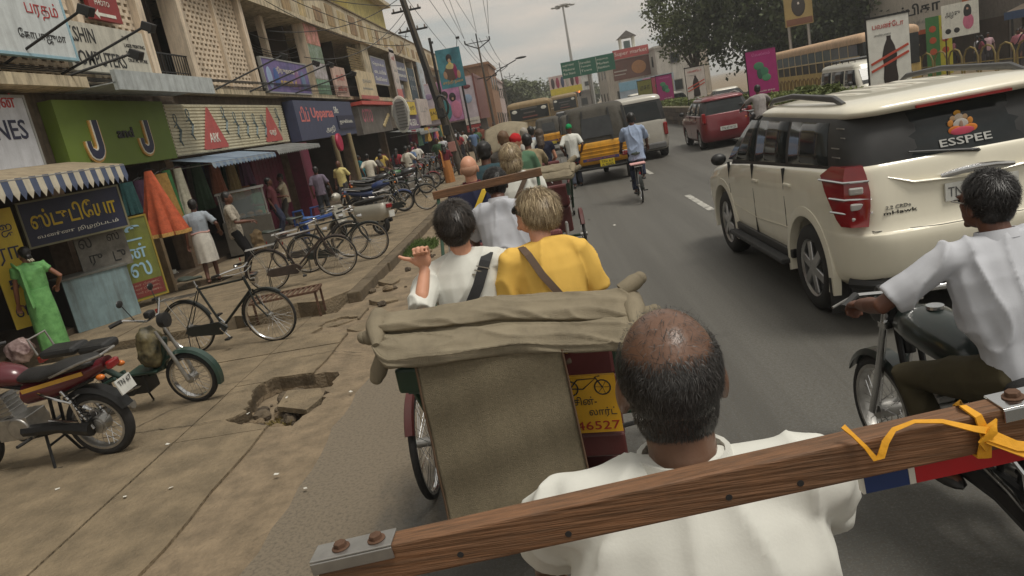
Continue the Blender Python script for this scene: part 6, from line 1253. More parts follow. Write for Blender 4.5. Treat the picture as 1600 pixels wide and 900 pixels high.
# ------------------------------------------------------------------ two wheelers parked on the left
c = (gp(438, 538) + gp(304, 549)) / 2
bicycle("black roadster bicycle with green saddle on the slabs before the iron table", (c.x, c.y, .015), R(-90 - 6), lean=R(2))
b2c = gp(470, 444, PZ); bicycle("rusty brown roadster bicycle with full chain case and red fork", (b2c.x + .1, b2c.y, PZ), R(-90 + 14), mat("bike_rust", (.05, .035, .028), .55, .2, var=.4), lean=R(3))
b3c = gp(535, 415, PZ); bicycle("dark roadster bicycle with blue saddle cover between rusty bicycle and scooter", (b3c.x, b3c.y, PZ), R(-90 + 12), lean=R(3), seatm=paint(50, 90, 150))
b3c = gp(470, 425, PZ); bicycle("old bicycle half hidden behind the rusty brown bicycle", (b3c.x + .3, b3c.y + .5, PZ), R(-90 + 20), mat("bike_rust2", (.04, .035, .03), .6, .2), lean=R(4))
mm = motorcycle("maroon motorcycle with number plate parked on the front slabs", (-4.8, 5.72, .015), R(87), mat("moto_maroon", srgb(84, 20, 30), .3, coat=.5), plate="TN 67", stripe=paint(196, 150, 60), lean=R(-4))
# moped with a bag
mp_ = empty("moped", "green and black moped with a rice bag behind the handlebar beside maroon motorcycle", "moped", (-4.42, 6.78, .015), R(-95), ry=R(5)); GRN = mat("moped_green", srgb(40, 62, 54), .4, coat=.3)
spoke_wheel(mp_, (0, .56, .27), .27, .034, CHROME, 28, .045, .05); spoke_wheel(mp_, (0, -.6, .27), .27, .034, CHROME, 28, .045, .05)
fender((0, .56, .27), .31, -.35, 2.5, .05, GRN, "front_mudguard", mp_); fender((0, -.6, .27), .3, .6, 3.0, .05, DARKM, "rear_mudguard", mp_)
fm = MB()
for sx in (-.07, .07): fm.tube([(sx, .56, .27), (sx, .5, .5), (sx, .4, .82)], [.02, .02, .015], 8)
fm.build("fork", STEEL, mp_, smooth=True)
MB().tube([(0, .42, .72), (0, .3, .42), (0, .1, .36), (0, -.2, .38), (0, -.5, .62)], .032, 10).tube([(-.08, -.2, .4), (-.09, -.6, .27)], .02).tube([(.08, -.2, .4), (.09, -.6, .27)], .02).build("frame", GRN, mp_, smooth=True)
MB().box((0, .0, .3), (.2, .26, .2)).cyl((-.11, -.08, .28), (.11, -.08, .28), .09, 14).build("engine", DARKM, mp_, bevel=.02); MB().box((0, .12, .42), (.24, .34, .03)).build("footboard", GRN, mp_, bevel=.01)
MB().box((0, -.3, .74), (.24, .32, .1)).build("seat", SEATV, mp_, bevel=.04); MB().box((0, -.68, .76), (.26, .4, .09)).build("pillion_seat", SEATV, mp_, bevel=.04)
MB().tube([(-.12, -.88, .78), (-.12, -.92, .95), (.12, -.92, .95), (.12, -.88, .78)], .011, 7).build("back_rail", STEEL, mp_, smooth=True)
MB().tube([(-.34, .22, 1.02), (-.3, .3, 1.04), (-.1, .38, .94), (.1, .38, .94), (.3, .3, 1.04), (.34, .22, 1.02)], .012, 8).build("handlebar", CHROME, mp_, smooth=True)
for sx in (-1, 1): MB().cyl((sx * .3, .29, 1.04), (sx * .36, .19, 1.015), .02, 8).build("grip", BLACK, mp_); MB().cyl((sx * .2, .34, 1.0), (sx * .24, .3, 1.16), .005, 5).ell((sx * .25, .29, 1.19), (.05, .012, .035), 10, 6).build("mirror", BLACK, mp_)
MB().lathe([(.02, 0), (.07, .03), (.075, .1), (.0, .11)], (0, .42, .9), 'Y', 16).build("headlamp", BLACK, mp_, smooth=True); MB().box((0, .36, .98), (.1, .08, .07)).build("meter", BLACK, mp_, bevel=.02)
bgm = MB().ell((0, .26, .66), (.13, .12, .2), 12, 9).ell((0, .24, .58), (.14, .13, .14), 12, 9); link("bag", remesh(bgm, .016, 2, wrink(.02, 9, 3)), mat("bag_dark", srgb(52, 54, 44), .5, var=.5, scale=9, col2=srgb(110, 100, 70)), mp_)
MB().tube([(-.06, -.05, .3), (-.2, -.1, .0), (-.23, -.13, .0)], .011, 6).build("stand", DARKM, mp_); MB().tube([(.08, .1, .3), (.12, -.2, .24), (.13, -.75, .28)], [.015, .02, .04], 8).build("exhaust", STEEL, mp_, smooth=True); MB().box((0, -.95, .7), (.1, .04, .06)).build("tail_light", REDL, mp_)
# scooter
sc = empty("scooter", "silver white scooter with black seat parked by the kerb", "scooter", tuple(gp(588, 366, PZ) + V((-.35, .0, 0))), R(68), ry=R(4)); SCW = mat("scooter_silver", srgb(176, 172, 160), .35, .2, var=.05, coat=.4)
for y in (.6, -.6): car_wheel(sc, (0, y, .22), .22, .1, -1, 5, STEEL)
stack([(.32, .12, -.75, -.05, .1), (.45, .17, -.85, .0, .12), (.6, .18, -.88, .02, .12), (.7, .14, -.85, 0, .1)], 3).build("body_panel", SCW, sc, smooth=True, angle=50); MB().box((0, .22, .3), (.34, .55, .08)).build("floorboard", DARKM, sc, bevel=.02)
MB().add([V(p) for p in ((-.2, .42, .3), (.2, .42, .3), (.18, .5, .8), (-.18, .5, .8), (-.2, .5, .3), (.2, .5, .3), (.14, .58, .82), (-.14, .58, .82))], [(0, 1, 2, 3), (4, 7, 6, 5), (0, 4, 5, 1), (3, 2, 6, 7), (0, 3, 7, 4), (1, 5, 6, 2)]).build("leg_shield", SCW, sc, bevel=.03)
rg = [[V((math.cos(a) * wd, y, z + math.sin(a) * h)) for a in np.linspace(0, 6.283, 15)[:-1]] for y, wd, z, h in ((.02, .07, .74, .03), (-.1, .14, .76, .055), (-.45, .15, .79, .055), (-.8, .13, .82, .05), (-.88, .07, .82, .03))]; MB().loft(rg).build("seat", SEATV, sc, smooth=True, angle=70)
MB().ell((0, .5, .98), (.13, .1, .1), 14, 8).build("headlamp_cowl", SCW, sc, smooth=True); MB().tube([(-.34, .38, 1.0), (-.15, .47, 1.0), (.15, .47, 1.0), (.34, .38, 1.0)], .014, 8).build("handlebar", BLACK, sc); fender((0, .6, .22), .27, .3, 2.8, .07, SCW, "front_mudguard", sc)
MB().box((0, -.9, .62), (.2, .05, .1)).build("tail_light", REDL, sc, bevel=.02); MB().box((0, -.94, .44), (.2, .012, .14)).build("number_plate", WHITEP, sc); MB().tube([(.12, -.1, .25), (.15, -.5, .26), (.16, -.8, .3)], [.02, .05, .045], 10).build("silencer", DARKM, sc, smooth=True); MB().tube([(-.1, -.88, .8), (-.12, -.95, .85), (.12, -.95, .85), (.1, -.88, .8)], .012, 6).build("grab_rail", STEEL, sc)
for sx in (-1, 1): MB().cyl((sx * .22, .44, 1.02), (sx * .27, .42, 1.2), .006, 5).ell((sx * .28, .42, 1.23), (.055, .012, .04), 10, 6).build("mirror", BLACK, sc)
# parked row of motorcycles further on
MBL = mat("moto_blue", srgb(32, 52, 96), .3, coat=.5); MBK = MATS["moto_black"]; MRD = mat("moto_red", srgb(112, 24, 26), .3, coat=.5); MGN = mat("moto_leaf", srgb(58, 104, 62), .4)
proto = motorcycle("blue motorcycle with blue front mudguard parked nose to the road", tuple(gp(610, 335, PZ) + V((-.2, 0, 0))), R(-80), MBL, lean=R(5), plate=None, centre=False, group="motorcycles parked along the kerb")
mn = MBL.name; k = 0
for i, (px, py, m, a) in enumerate(((600, 318, MBK, -75), (618, 312, MGN, -78), (640, 308, MBK, -70), (652, 300, MRD, -72), (662, 293, MBK, -70), (672, 287, MBK, -75), (680, 281, MBL, -72), (688, 274, MBK, -70), (694, 268, MRD, -74), (700, 263, MBK, -75), (706, 258, MBK, -72))):
    q = gp(px, py, PZ); col = {'moto_black': 'black', 'moto_leaf': 'green', 'moto_red': 'dark red', 'moto_blue': 'blue'}[m.name]
    copy_tree(proto, (min(q.x, -3.8), q.y, PZ), R(a), ("black motorcycle between the first blue and the green motorcycle in the kerb row", "green motorcycle parked in the kerb row beyond the scooter", "black motorcycle between the green and the first dark red motorcycle", "first dark red motorcycle of the kerb row past the green one", "black motorcycle just past the first dark red motorcycle", "black motorcycle just before the second blue motorcycle", "second blue motorcycle of the kerb row past the dark red one", "black motorcycle between the second blue and second dark red motorcycle", "second dark red motorcycle of the kerb row near the leaning pole", "black motorcycle just past the second dark red motorcycle", "black motorcycle at the far end of the kerb row")[i], recol={mn: m})
pc = gp(660, 330, PZ); bicycle("bicycle parked beside the blue motorcycle", (pc.x - .4, pc.y, PZ), R(-75), lean=R(4), spokes=20)

# ------------------------------------------------------------------ people on the left pavement
def stand(**k): return pose(**k)
lg = gp(72, 548, PZ)
J = stand(H=1.58, yaw=.3, pitch=-.25, wl=(-.24, .14, .78), wr=(.3, .1, .92), broad=1.05, al=(-.08, 0, .08), ar=(.08, .05, .08))
lady = person("woman in a green sari carrying a bag in front of the shops", J, (-7.45, 9.75, PZ), R(50), SKIN, 0, mat("sari_green", srgb(92, 150, 84), .75, var=.2, scale=9, bump=.1, bscale=60, col2=srgb(110, 166, 98)), 'cap', mat("sari_green", srgb(92, 150, 84), .75, var=.2, scale=9, bump=.3, bscale=60, col2=srgb(110, 166, 98)), 'sari', hairkind='bun')
fl = MB()
for k in range(9): fl.ell(J['hc'] + J['Rh'] @ V((-.035 + .009 * k, -.135 - .008 * (k % 2), -.05 - .012 * (k % 3))), .011, 8, 5)
fl.build("hair_flowers", paint(220, 212, 190), lady, smooth=True)
bg_ = MB().ell((0, 0, .17), (.2, .13, .17), 14, 9); o = link("shopping_bag", remesh(bg_, .02, 1, wrink(.03, 8, 5)), mat("bag_red_plastic", srgb(120, 70, 72), .4, var=.6, scale=7, col2=srgb(170, 150, 146))); o.location = (-7.75, 9.45, PZ); tag(o, "crumpled red and white plastic bag by the woman in green sari", "bag")
q = gp(335, 440, PZ)
person("man in a white shirt and white folded lungi walking to the shops", stand(H=1.66, lean=R(3), pitch=-.1, wl=(-.28, .02, .8), wr=(.34, .14, .95), al=(-.08, -.1, .08), ar=(.09, .12, .08)), tuple(q), R(20), SKIND, 1, cloth(150, 158, 166), 'short', cloth(206, 202, 192), 'lungi', hem=.02, extra=lambda r_, J_: MB().tube([J_['pel'] + V((.165 * math.cos(a), .125 * math.sin(a), .11 + .01 * math.sin(3 * a))) for a in np.linspace(0, 6.283, 20)], .02, 6).build('waist_fold', cloth(190, 150, 140), r_, smooth=True))
q = gp(388, 432, PZ)
person("young man in a checked shirt and black trousers looking towards the stalls", stand(H=1.68, yaw=-.3, wl=(-.1, .3, 1.02), wr=(.16, .32, 1.05)), tuple(q), R(-75), SKIND, 1, mat("shirt_check", srgb(150, 142, 128), .9, var=.5, scale=26), 'short', cloth(30, 29, 30), shoes=BLACK)
def ppl(label, px, py, rz, shirt, low, H=1.66, lod=1, skin=SKIND, lower='trousers', hk='short', z=PZ, grp=None, sl='short', **k):
    q = gp(px, py, z); return person(label, stand(H=H, **k), tuple(q), R(rz), skin, lod, cloth(*shirt), sl, cloth(*low), lower, hairkind=hk, group=grp)
ppl("woman in a green top and mustard trousers by the glass food case", 420, 377, -110, (60, 120, 84), (184, 146, 74), 1.58, hk='bun', wr=(.2, .3, 1.0))
ppl("young man in a maroon shirt and jeans beside the mustard trousers", 441, 369, -80, (96, 52, 56), (50, 54, 72), wl=(-.15, .3, 1.05))
ppl("man in a cream shirt and grey trousers reaching out", 458, 355, 120, (196, 184, 160), (86, 84, 80), wl=(-.15, .42, 1.25), wr=(.2, .35, 1.1))
ppl("man in a purple grey shirt walking with his back to the road", 512, 343, 10, (112, 102, 116), (62, 66, 74), wr=(.3, .1, .85), al=(-.09, -.16, .1), ar=(.09, .2, .08))
ppl("balding man in a pale yellow shirt facing the road", 545, 326, 170, (206, 192, 128), (60, 58, 58), hk='thin', wl=(-.28, .02, .85))
ppl("woman in a teal sari among the parked motorcycles", 572, 300, -60, (40, 96, 106), (44, 110, 120), 1.6, lower='sari', hk='bun')
ppl("man in a grey shirt bending over the parked motorcycles", 592, 303, -90, (110, 104, 98), (60, 58, 56), lean=R(35), wl=(-.1, .6, .9), wr=(.1, .6, .9))
ppl("person in a dark maroon top beside the parked motorcycles", 606, 290, 30, (92, 40, 50), (50, 44, 48))
ppl("man in a white shirt with a green bag among the motorcycles", 648, 297, -30, (214, 208, 192), (54, 58, 78), wr=(.3, .3, .9))
ppl("woman in a maroon blouse and orange sari walking in the crowd", 705, 290, 10, (96, 34, 44), (172, 116, 66), 1.6, lower='sari', hk='long', z=0)
crowd = [((206, 200, 184), (60, 60, 66)), ((150, 60, 66), (48, 48, 54)), ((90, 110, 140), (60, 58, 56)), ((196, 170, 90), (70, 60, 56)), ((210, 206, 196), (90, 84, 76)), ((70, 96, 70), (50, 50, 52)), ((170, 90, 110), (60, 50, 60)), ((186, 186, 190), (40, 40, 46)), ((120, 70, 56), (70, 66, 60)), ((60, 66, 96), (50, 48, 46))]
spots = [(-6.6, 27), (-6.0, 29.5), (-5.2, 28.2), (-7.0, 31), (-5.8, 33), (-4.6, 31.5), (-6.4, 35.5), (-5.0, 36), (-4.2, 34), (-6.9, 39), (-5.6, 40), (-4.5, 39), (-3.6, 37.5), (-6.2, 44), (-4.9, 45), (-3.9, 43), (-3.0, 41), (-5.8, 49), (-4.2, 50), (-3.2, 47.5), (-2.6, 44), (-6.5, 54), (-5, 56), (-3.6, 54), (-2.7, 52)]
protos = []
cn = ("cream", "crimson", "steel blue", "mustard", "white", "leaf green", "rose", "pale grey", "brown", "indigo")
for i, (x, y) in enumerate(spots):
    k = i % len(crowd); z = PZ if x < -3.3 else 0
    lb = "distant shopper in a %s top walking in the pavement crowd" % cn[k]
    if i < len(crowd):
        protos.append(person(lb, stand(H=1.58 + .12 * random.random(), wl=(-.26, random.uniform(-.1, .3), .9), al=(-.08, -.12, .09), ar=(.08, .14, .08), wr=(.26, random.uniform(-.1, .3), .88)), (x, y, z), R(random.choice((0, 10, 170, 190, -20))), SKIND, 2, cloth(*crowd[k][0]), 'short', cloth(*crowd[k][1]), 'sari' if k in (1, 6) else 'trousers', hairkind='long' if k in (1, 6) else 'short', group="shoppers crowding the far pavement"))
    else: copy_tree(protos[k], (x, y, z), R(random.choice((0, 15, 160, 200, -20))), lb, scale=random.uniform(.95, 1.05))
# ------------------------------------------------------------------ shop fronts: boards, goods, furniture
def facing(name, label, x, y, z, w_, h, m, rz=0, frame=None, cat="sign", depth=.04, grp=None):
    """upright board facing the camera side (-Y) before turning by rz; origin at its lower middle"""
    t = empty(name, label, cat, (x, y, z), rz, grp); MB().bx(-w_ / 2, w_ / 2, 0, depth, 0, h).build("board", m, t)
    if frame:
        f = MB().bx(-w_ / 2 - .03, w_ / 2 + .03, -.012, depth + .01, h, h + .03).bx(-w_ / 2 - .03, w_ / 2 + .03, -.012, depth + .01, -.03, 0).bx(-w_ / 2 - .03, -w_ / 2, -.012, depth + .01, 0, h).bx(w_ / 2, w_ / 2 + .03, -.012, depth + .01, 0, h); f.build("frame", frame, t)
    return t
def ftx(t, s, size, x, z, m, width=None, align='C', bold=0.0): return text(s, size, m, (x, -.004, z), (1, 0, 0), (0, 0, 1), "lettering", t, .002, width, align, bold)
def blob(t, x, z, rx, rz_, m, nm="picture_patch"): return MB().ell((x, -.004, z), (rx, .006, rz_), 16, 8).build(nm, m, t, smooth=True)
R70 = R(62)      # boards along the shop fronts are turned towards the road
t = facing("studio_sign", "dark navy studio board with yellow Tamil letters over the shop counter", -7.62, 11.35, 1.6, 1.5, .66, NAVY, R(55), paint(120, 116, 90)); ftx(t, "ஸ்டுடியோ", .3, 0, .25, paint(206, 176, 30), 1.3, bold=.015); ftx(t, "வண்ண நிழற்படம்", .08, 0, .08, WHT, 1.25)
t = facing("vertical_board", "tall yellow board with dark Tamil letters at the shop entrance", -7.75, 9.85, .55, .42, 1.7, paint(196, 170, 50), R(48), None)
for k, s in enumerate("ஜெராக்ஸ்"[:4]): ftx(t, ("ஜெ", "ரா", "க்", "ஸ்")[k], .24, 0, 1.3 - k * .38, NAVY, .3)
t = facing("vertical_board", "tall green board with pale blue Tamil letters and red foot panel", -7.4, 12.3, .28, .62, 1.4, mat("board_olive", srgb(110, 116, 50), .6, var=.2, dirt=.2), R(50), paint(150, 130, 50))
for k, s in enumerate(("டீ", "ன்", "ஸ")): ftx(t, s, .26, 0, 1.02 - k * .32, paint(150, 186, 206), .36, bold=.012)
MB().bx(-.3, .3, -.006, 0, .02, .3).build("foot_panel", paint(120, 52, 48), t); [ftx(t, "கலர் பிரிண்ட்", .05, 0, .22 - k * .07, CREAM, .5) for k in range(3)]
t = facing("letter_board", "weathered grey board with black Tamil letters above the blue counter", -7.6, 11.75, .95, .8, .7, mat("board_worn_grey", srgb(112, 108, 100), .8, var=.4, scale=5), R(52)); [ftx(t, s, .17, x, z, INK, .2) for s, x, z in (("ல", -.25, .42), ("ஸ்", .2, .45), ("ரு", -.15, .12), ("டு", .22, .1))]
ct = empty("shop_counter", "battered pale blue steel counter box outside the studio shop", "counter", (-7.55, 11.25, PZ), R(52)); BLS = mat("worn_blue_steel", srgb(124, 146, 150), .7, var=.2, scale=4, dirt=.55)
MB().bx(-.5, .5, -.02, .02, 0, .85).build("front_panel", BLS, ct); MB().bx(-.5, -.46, .02, .6, 0, .85).bx(.46, .5, .02, .6, 0, .85).bx(-.46, .46, .56, .6, 0, .85).build("side_panel", mat("counter_dark", srgb(76, 78, 76), .7, dirt=.3), ct); MB().bx(-.52, .52, -.04, .62, .85, .88).build("counter_top", mat("counter_top", srgb(96, 96, 90), .6), ct)
def garment(label, x, y, zt, l, w0, w1, rgb, rz=0, hem=None, grp=None, fold=8):
    t = empty("garment", label, "clothing", (x, y, zt - l), rz, grp); mb = MB(); n = 36; rings = []; ph = random.random() * 6
    for i in range(9):
        v = i / 8; w_ = w0 + (w1 - w0) * v; rings.append([V((math.cos(6.283 * k / n) * (w_ + .2 * w_ * v * math.sin(fold * 6.283 * k / n + ph)), math.sin(6.283 * k / n) * (w_ * .55 + .16 * w_ * v * math.sin(fold * 6.283 * k / n)), l * (1 - v))) for k in range(n)])
    m = mat("garment_%d_%d_%d" % rgb, srgb(*rgb), .85, var=.25, scale=12, bump=.3, bscale=50); mb.loft(rings).build("fabric", m, t, smooth=True, angle=60)
    MB().tube([(-.13, 0, l), (0, 0, l + .05), (.13, 0, l)], .006, 5).tube([(0, 0, l + .05), (.0, 0, l + .12), (.02, 0, l + .14)], .004, 5).build("hanger", DARKM, t)
    if hem: MB().loft([rings[-1], [V((p.x * 1.015, p.y * 1.02, .07)) for p in rings[-1]]], False).build("border", mat("hem_%d" % hem[0], srgb(*hem), .7, var=.3, scale=30), t, smooth=True)
    return t
garment("flared orange red skirt with gold border hung at the shop corner", -7.15, 13.0, 2.42, 1.2, .07, .4, (178, 84, 52), 0, (190, 150, 84))
for k, (lb, y, zt, l, w0, w1, c) in enumerate((("dark violet dress hung in the shop opening", 13.7, 2.3, .95, .13, .2, (66, 40, 62)), ("black and purple dress hung beside the ochre dress", 14.0, 2.3, 1.05, .13, .22, (70, 34, 70)), ("ochre gold dress on a hanger in the shop opening", 14.5, 2.35, 1.1, .15, .24, (150, 116, 58)), ("green cloth hung beside the ochre dress", 14.95, 2.4, 1.2, .1, .13, (48, 104, 56)), ("white net dress hung next to the green cloth", 15.25, 2.4, 1.15, .09, .15, (164, 160, 142)), ("teal blouse hung deep in the shop", 13.4, 2.3, .6, .13, .16, (40, 80, 80)))): garment(lb, -7.75 - .1 * (k % 2), y, zt, l, w0, w1, c, R(60))
for k in range(14):
    c = ((96, 44, 50), (60, 64, 96), (130, 110, 70), (56, 80, 58), (120, 112, 104), (88, 50, 76), (140, 84, 60))[k % 7]; garment("%s hung on the rail inside the shop behind the grey scalloped awnings" % ("wine dress", "indigo dress", "sand dress", "moss dress", "ash dress", "plum dress", "rust dress")[k % 7], -8.3 - .25 * (k % 3), 16.3 + k * .31, 2.45, .8 + .3 * (k % 2), .12, .19, c, R(random.uniform(20, 90)), grp="dresses on the dark shop rail")
o = MB().bx(-7.9, -7.5, 13.35, 13.45, PZ, 1.3).build("wooden_panel", mat("panel_plywood", srgb(122, 104, 78), .8, var=.25, dirt=.3)); tag(o, "plain plywood panel standing below the hanging dresses", "panel")
# water jug and mug
jg = empty("water_pot", "bright green plastic water pot on the wet pavement", "pot", tuple(gp(252, 436, PZ))); MB().lathe([(.001, 0), (.13, .0), (.17, .08), (.17, .2), (.13, .29), (.07, .33), (.08, .38), (.06, .38), (.05, .32)], (0, 0, 0), 'Z', 24).build("pot_body", mat("pot_green", srgb(30, 140, 60), .35, var=.1), jg, smooth=True, angle=60)
MB().tube([(.13, 0, .29), (.19, 0, .36), (.14, 0, .42), (.07, 0, .37)], .014, 8).build("handle", MATS["pot_green"], jg, smooth=True)
mg = empty("mug", "white plastic mug beside the green water pot", "mug", tuple(gp(272, 434, PZ))); MB().lathe([(.001, 0), (.07, 0), (.085, .17), (.078, .17), (.065, .01)], (0, 0, 0), 'Z', 20).build("cup", WHT, mg, smooth=True, angle=50); MB().tube([(.08, 0, .14), (.13, 0, .1), (.075, 0, .04)], .01, 6).build("handle", WHT, mg)
o = MB().prism([(-.9, -.3), (-.4, -.55), (.3, -.45), (.9, -.2), (1.0, .2), (.3, .45), (-.5, .4), (-.95, .1)], .002, tuple(gp(285, 448, PZ + .001))).build("wet_patch", mat("water_film", (.06, .05, .035), .08, var=.2)); tag(o, "wet puddle of spilt water around the green pot", "puddle")
# glass food case on a stand, sack, stools
fc = empty("food_cart", "glass food case on a tin stand before the dark shops", "cart", (-7.4, 17.2, PZ), R(20)); MB().bx(-.55, .55, -.35, .35, .05, .85).build("stand", mat("tin_sheet", srgb(92, 88, 80), .6, .3, dirt=.3), fc); fr_ = MB()
for x in (-.5, .5):
    for y in (-.3, .3): fr_.cyl((x, y, .85), (x, y, 1.5), .015)
fr_.bx(-.55, .55, -.35, .35, 1.5, 1.54).build("case_frame", STEEL, fc); MB().bx(-.49, .49, -.305, -.3, .87, 1.48).bx(-.505, -.5, -.29, .29, .87, 1.48).build("glass", mat("case_glass", (.25, .28, .28), .06, var=.05, alpha=.35), fc); [MB().ell((-.3 + .2 * k, 0, .92), (.09, .12, .06), 10, 6).build("snack_heap", mat("fried_snack", srgb(150, 104, 50), .8, var=.3), fc, smooth=True) for k in range(4)]
sk_ = MB().ell((0, 0, .38), (.24, .22, .4), 14, 10).ell((0, 0, .12), (.27, .25, .14), 14, 8).tube([(0, 0, .7), (.02, 0, .88)], [.1, .06], 10); o = link("gunny_sack", remesh(sk_, .025, 1, wrink(.03, 7, 2)), mat("jute", srgb(112, 94, 68), .95, var=.25, scale=14, bump=.5, bscale=150)); o.location = gp(408, 393, PZ); tag(o, "tall brown jute sack standing behind the checked shirt man", "sack")
for px, py, c, nm in ((470, 352, (40, 80, 150), "blue"), (497, 345, (44, 86, 158), "bright blue"), (485, 332, (130, 40, 70), "magenta")):
    s = empty("plastic_stool", "%s plastic stool on the pavement by the magenta shutter" % nm, "stool", tuple(gp(px, py, PZ)), .3); MB().bx(-.16, .16, -.16, .16, .42, .45).build("seat", paint(*c), s, bevel=.01); [MB().beam((sx * .13, sy * .13, .42), (sx * .17, sy * .17, 0), .05, .02).build("leg", paint(*c), s) for sx in (-1, 1) for sy in (-1, 1)]
bn = empty("bench", "low blue painted bench behind the parked bicycles", "bench", tuple(gp(505, 363, PZ)), R(70)); MB().bx(-.8, .8, -.14, .14, .36, .41).build("seat", paint(36, 72, 140), bn); [MB().bx(x - .03, x + .03, -.12, .12, 0, .36).build("leg", paint(36, 72, 140), bn) for x in (-.7, .7)]
# low iron grate table
tb = gp(445, 508, 0); it = empty("iron_table", "low rusty iron grate table on the pavement behind the black bicycle", "table", (tb.x, tb.y + .2, .0), R(8)); fr_ = MB().beam((-.5, -.22, .38), (.5, -.22, .38), .03, .03).beam((-.5, .22, .38), (.5, .22, .38), .03, .03).beam((-.5, -.22, .38), (-.5, .22, .38), .03, .03).beam((.5, -.22, .38), (.5, .22, .38), .03, .03).build("table_frame", RUST, it)
for k in range(13): MB().beam((-.44 + k * .074, -.21, .385), (-.44 + k * .074, .21, .385), .03, .012).build("slat", RUST, it)
for sx in (-1, 1):
    for sy in (-1, 1): MB().beam((sx * .48, sy * .2, .37), (sx * .48, sy * .2, .0), .028, .028).build("leg", RUST, it)
# magenta shutter with column, round pink sign, shelves deep in the shops
o = MB().bx(-8.4, -7.75, 23.2, 24.1, .2, 2.55).build("magenta_pillar", mat("magenta_paint", srgb(104, 28, 56), .6, var=.2, dirt=.3)); tag(o, "magenta painted pillar panel beside the shop opening", "panel")
sh2 = empty("folding_shutter", "half open magenta folding shutter in the shop opening", "shutter", (-8.35, 20.6, .2)); [MB().bx(-.02, .03, k * .27, k * .27 + .24, 0, 2.3).build("panel", MATS["magenta_paint"], sh2) for k in range(9)]
o = MB().lathe([(.001, -.05), (.3, -.05), (.32, 0), (.3, .05), (.001, .05)], (-7.2, 26.0, 2.35), 'X', 28).build("round_sign", paint(176, 30, 70)); tag(o, "round crimson sign hung below the slate blue board", "sign")
for k in range(2): p_ = empty("bamboo_post", "pale bamboo post leaning before the dark shop", "post", (-7.5, 26.6 + k * 2.2, PZ), group="posts before the dark shops"); MB().cyl((0, 0, 0), (0, -.15, 2.5), .09, 10).build("post", paint(150, 134, 100), p_, smooth=True)
SHC = ((120, 60, 50), (60, 70, 110), (150, 120, 70), (70, 100, 70), (120, 110, 100), (100, 50, 80))
for i, y0 in enumerate((8.6, 12.4, 16.2, 24, 31.8, 39)):
    s = empty("shop_shelf", ("shelf of folded cloth in the shop behind the %s" % ("white ES board", "lime green board", "ribbed cream board", "slate blue board", "grey photo board", "shoe sole sign")[i]), "shelf", (-11.8, y0, .22)); wd = 3.0
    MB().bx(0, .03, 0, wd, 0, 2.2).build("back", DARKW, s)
    for z in (.4, .85, 1.3, 1.75, 2.2): MB().bx(.03, .4, 0, wd, z - .03, z).build("shelf_board", mat("shelf_wood", srgb(90, 68, 48), .8), s)
    for z in (.4, .85, 1.3, 1.75):
        for k in range(7): MB().bx(.06, .36, .06 + k * .42, .4 + k * .42, z + .002, z + .12 + .2 * random.random()).build("cloth_stack", paint(*random.choice(SHC)), s)
for i in range(26):       # goods hanging under the far awnings
    y = 38.8 + i * .9; c = random.choice(((150, 50, 60), (70, 110, 140), (190, 150, 70), (120, 60, 110), (180, 170, 150), (60, 90, 70), (200, 110, 90)))
    cnm = {150: "red", 70: "blue", 190: "ochre", 120: "purple", 180: "cream", 60: "green", 200: "coral"}[c[0]]
    garment("%s garment hung in the far row of shops under the awnings" % cnm, -6.5 - .4 * (i % 3), y, 2.2 + .12 * (i % 2), .75, .12, .2, c, R(random.uniform(0, 90)), grp="garments hung along the far shops", fold=6)

# ------------------------------------------------------------------ utility poles, wires, billboards on the left
PW = mat("pole_weathered", srgb(84, 76, 66), .85, var=.3, scale=4, stretch=(6, 6, .6))
def wire(a, b, sag, r, lab, grp="overhead wires", m=BLACK):
    a, b = V(a), V(b); pts = [a + (b - a) * (k / 16) - V((0, 0, sag * 4 * (k / 16) * (1 - k / 16))) for k in range(17)]
    o = MB().tube([p - a for p in pts], r, 4).build("overhead_wire", m); o.location = a; tag(o, lab, "wire", grp)
up = empty("utility_pole", "tall dark leaning utility pole hung with cable bundles and meter boxes", "pole", (-3.75, 31, PZ)); TOP = V((-1.2, -.6, 9.6))
MB().tube([(0, 0, 0), TOP * .5, TOP], [.16, .13, .1], 12).build("shaft", PW, up, smooth=True); MB().tube([(.22, .1, 0), TOP * .45 + V((.12, 0, 0)), TOP * .8 + V((.08, 0, 0))], [.06, .05, .05], 8).build("strut", PW, up)
for f in (.62, .7, .78, .86): q = TOP * f; MB().beam(q + V((-.6, 0, .02)), q + V((.6, 0, .02)), .07, .07).build("crossarm", DARKM, up); [MB().cyl(q + V((x, 0, .05)), q + V((x, 0, .17)), .04, 8, .025).build("insulator", paint(120, 110, 100), up) for x in (-.5, -.2, .2, .5)]
MB().tube([TOP * .3 + V((.15 + .42 * math.cos(a) * .6, -.2, .42 * math.sin(a))) for a in np.linspace(0, 6.283, 24)], .05, 6).build("cable_coil", BLACK, up); [MB().tube([TOP * .28 + V((.02 * k - .1, -.17, 0)), TOP * .45 + V((.03 * k - .1, -.2, .1)), TOP * (.6 + .05 * k) + V((0, -.12, 0))], .018, 5).build("cable", BLACK, up) for k in range(6)]
for k, z in enumerate((1.2, 1.9, 2.6)): MB().box(TOP * (z / 9.6) + V((0, -.18, 0)), (.3, .16, .4)).build("meter_box", DARKM if k else paint(170, 120, 110), up, bevel=.01)
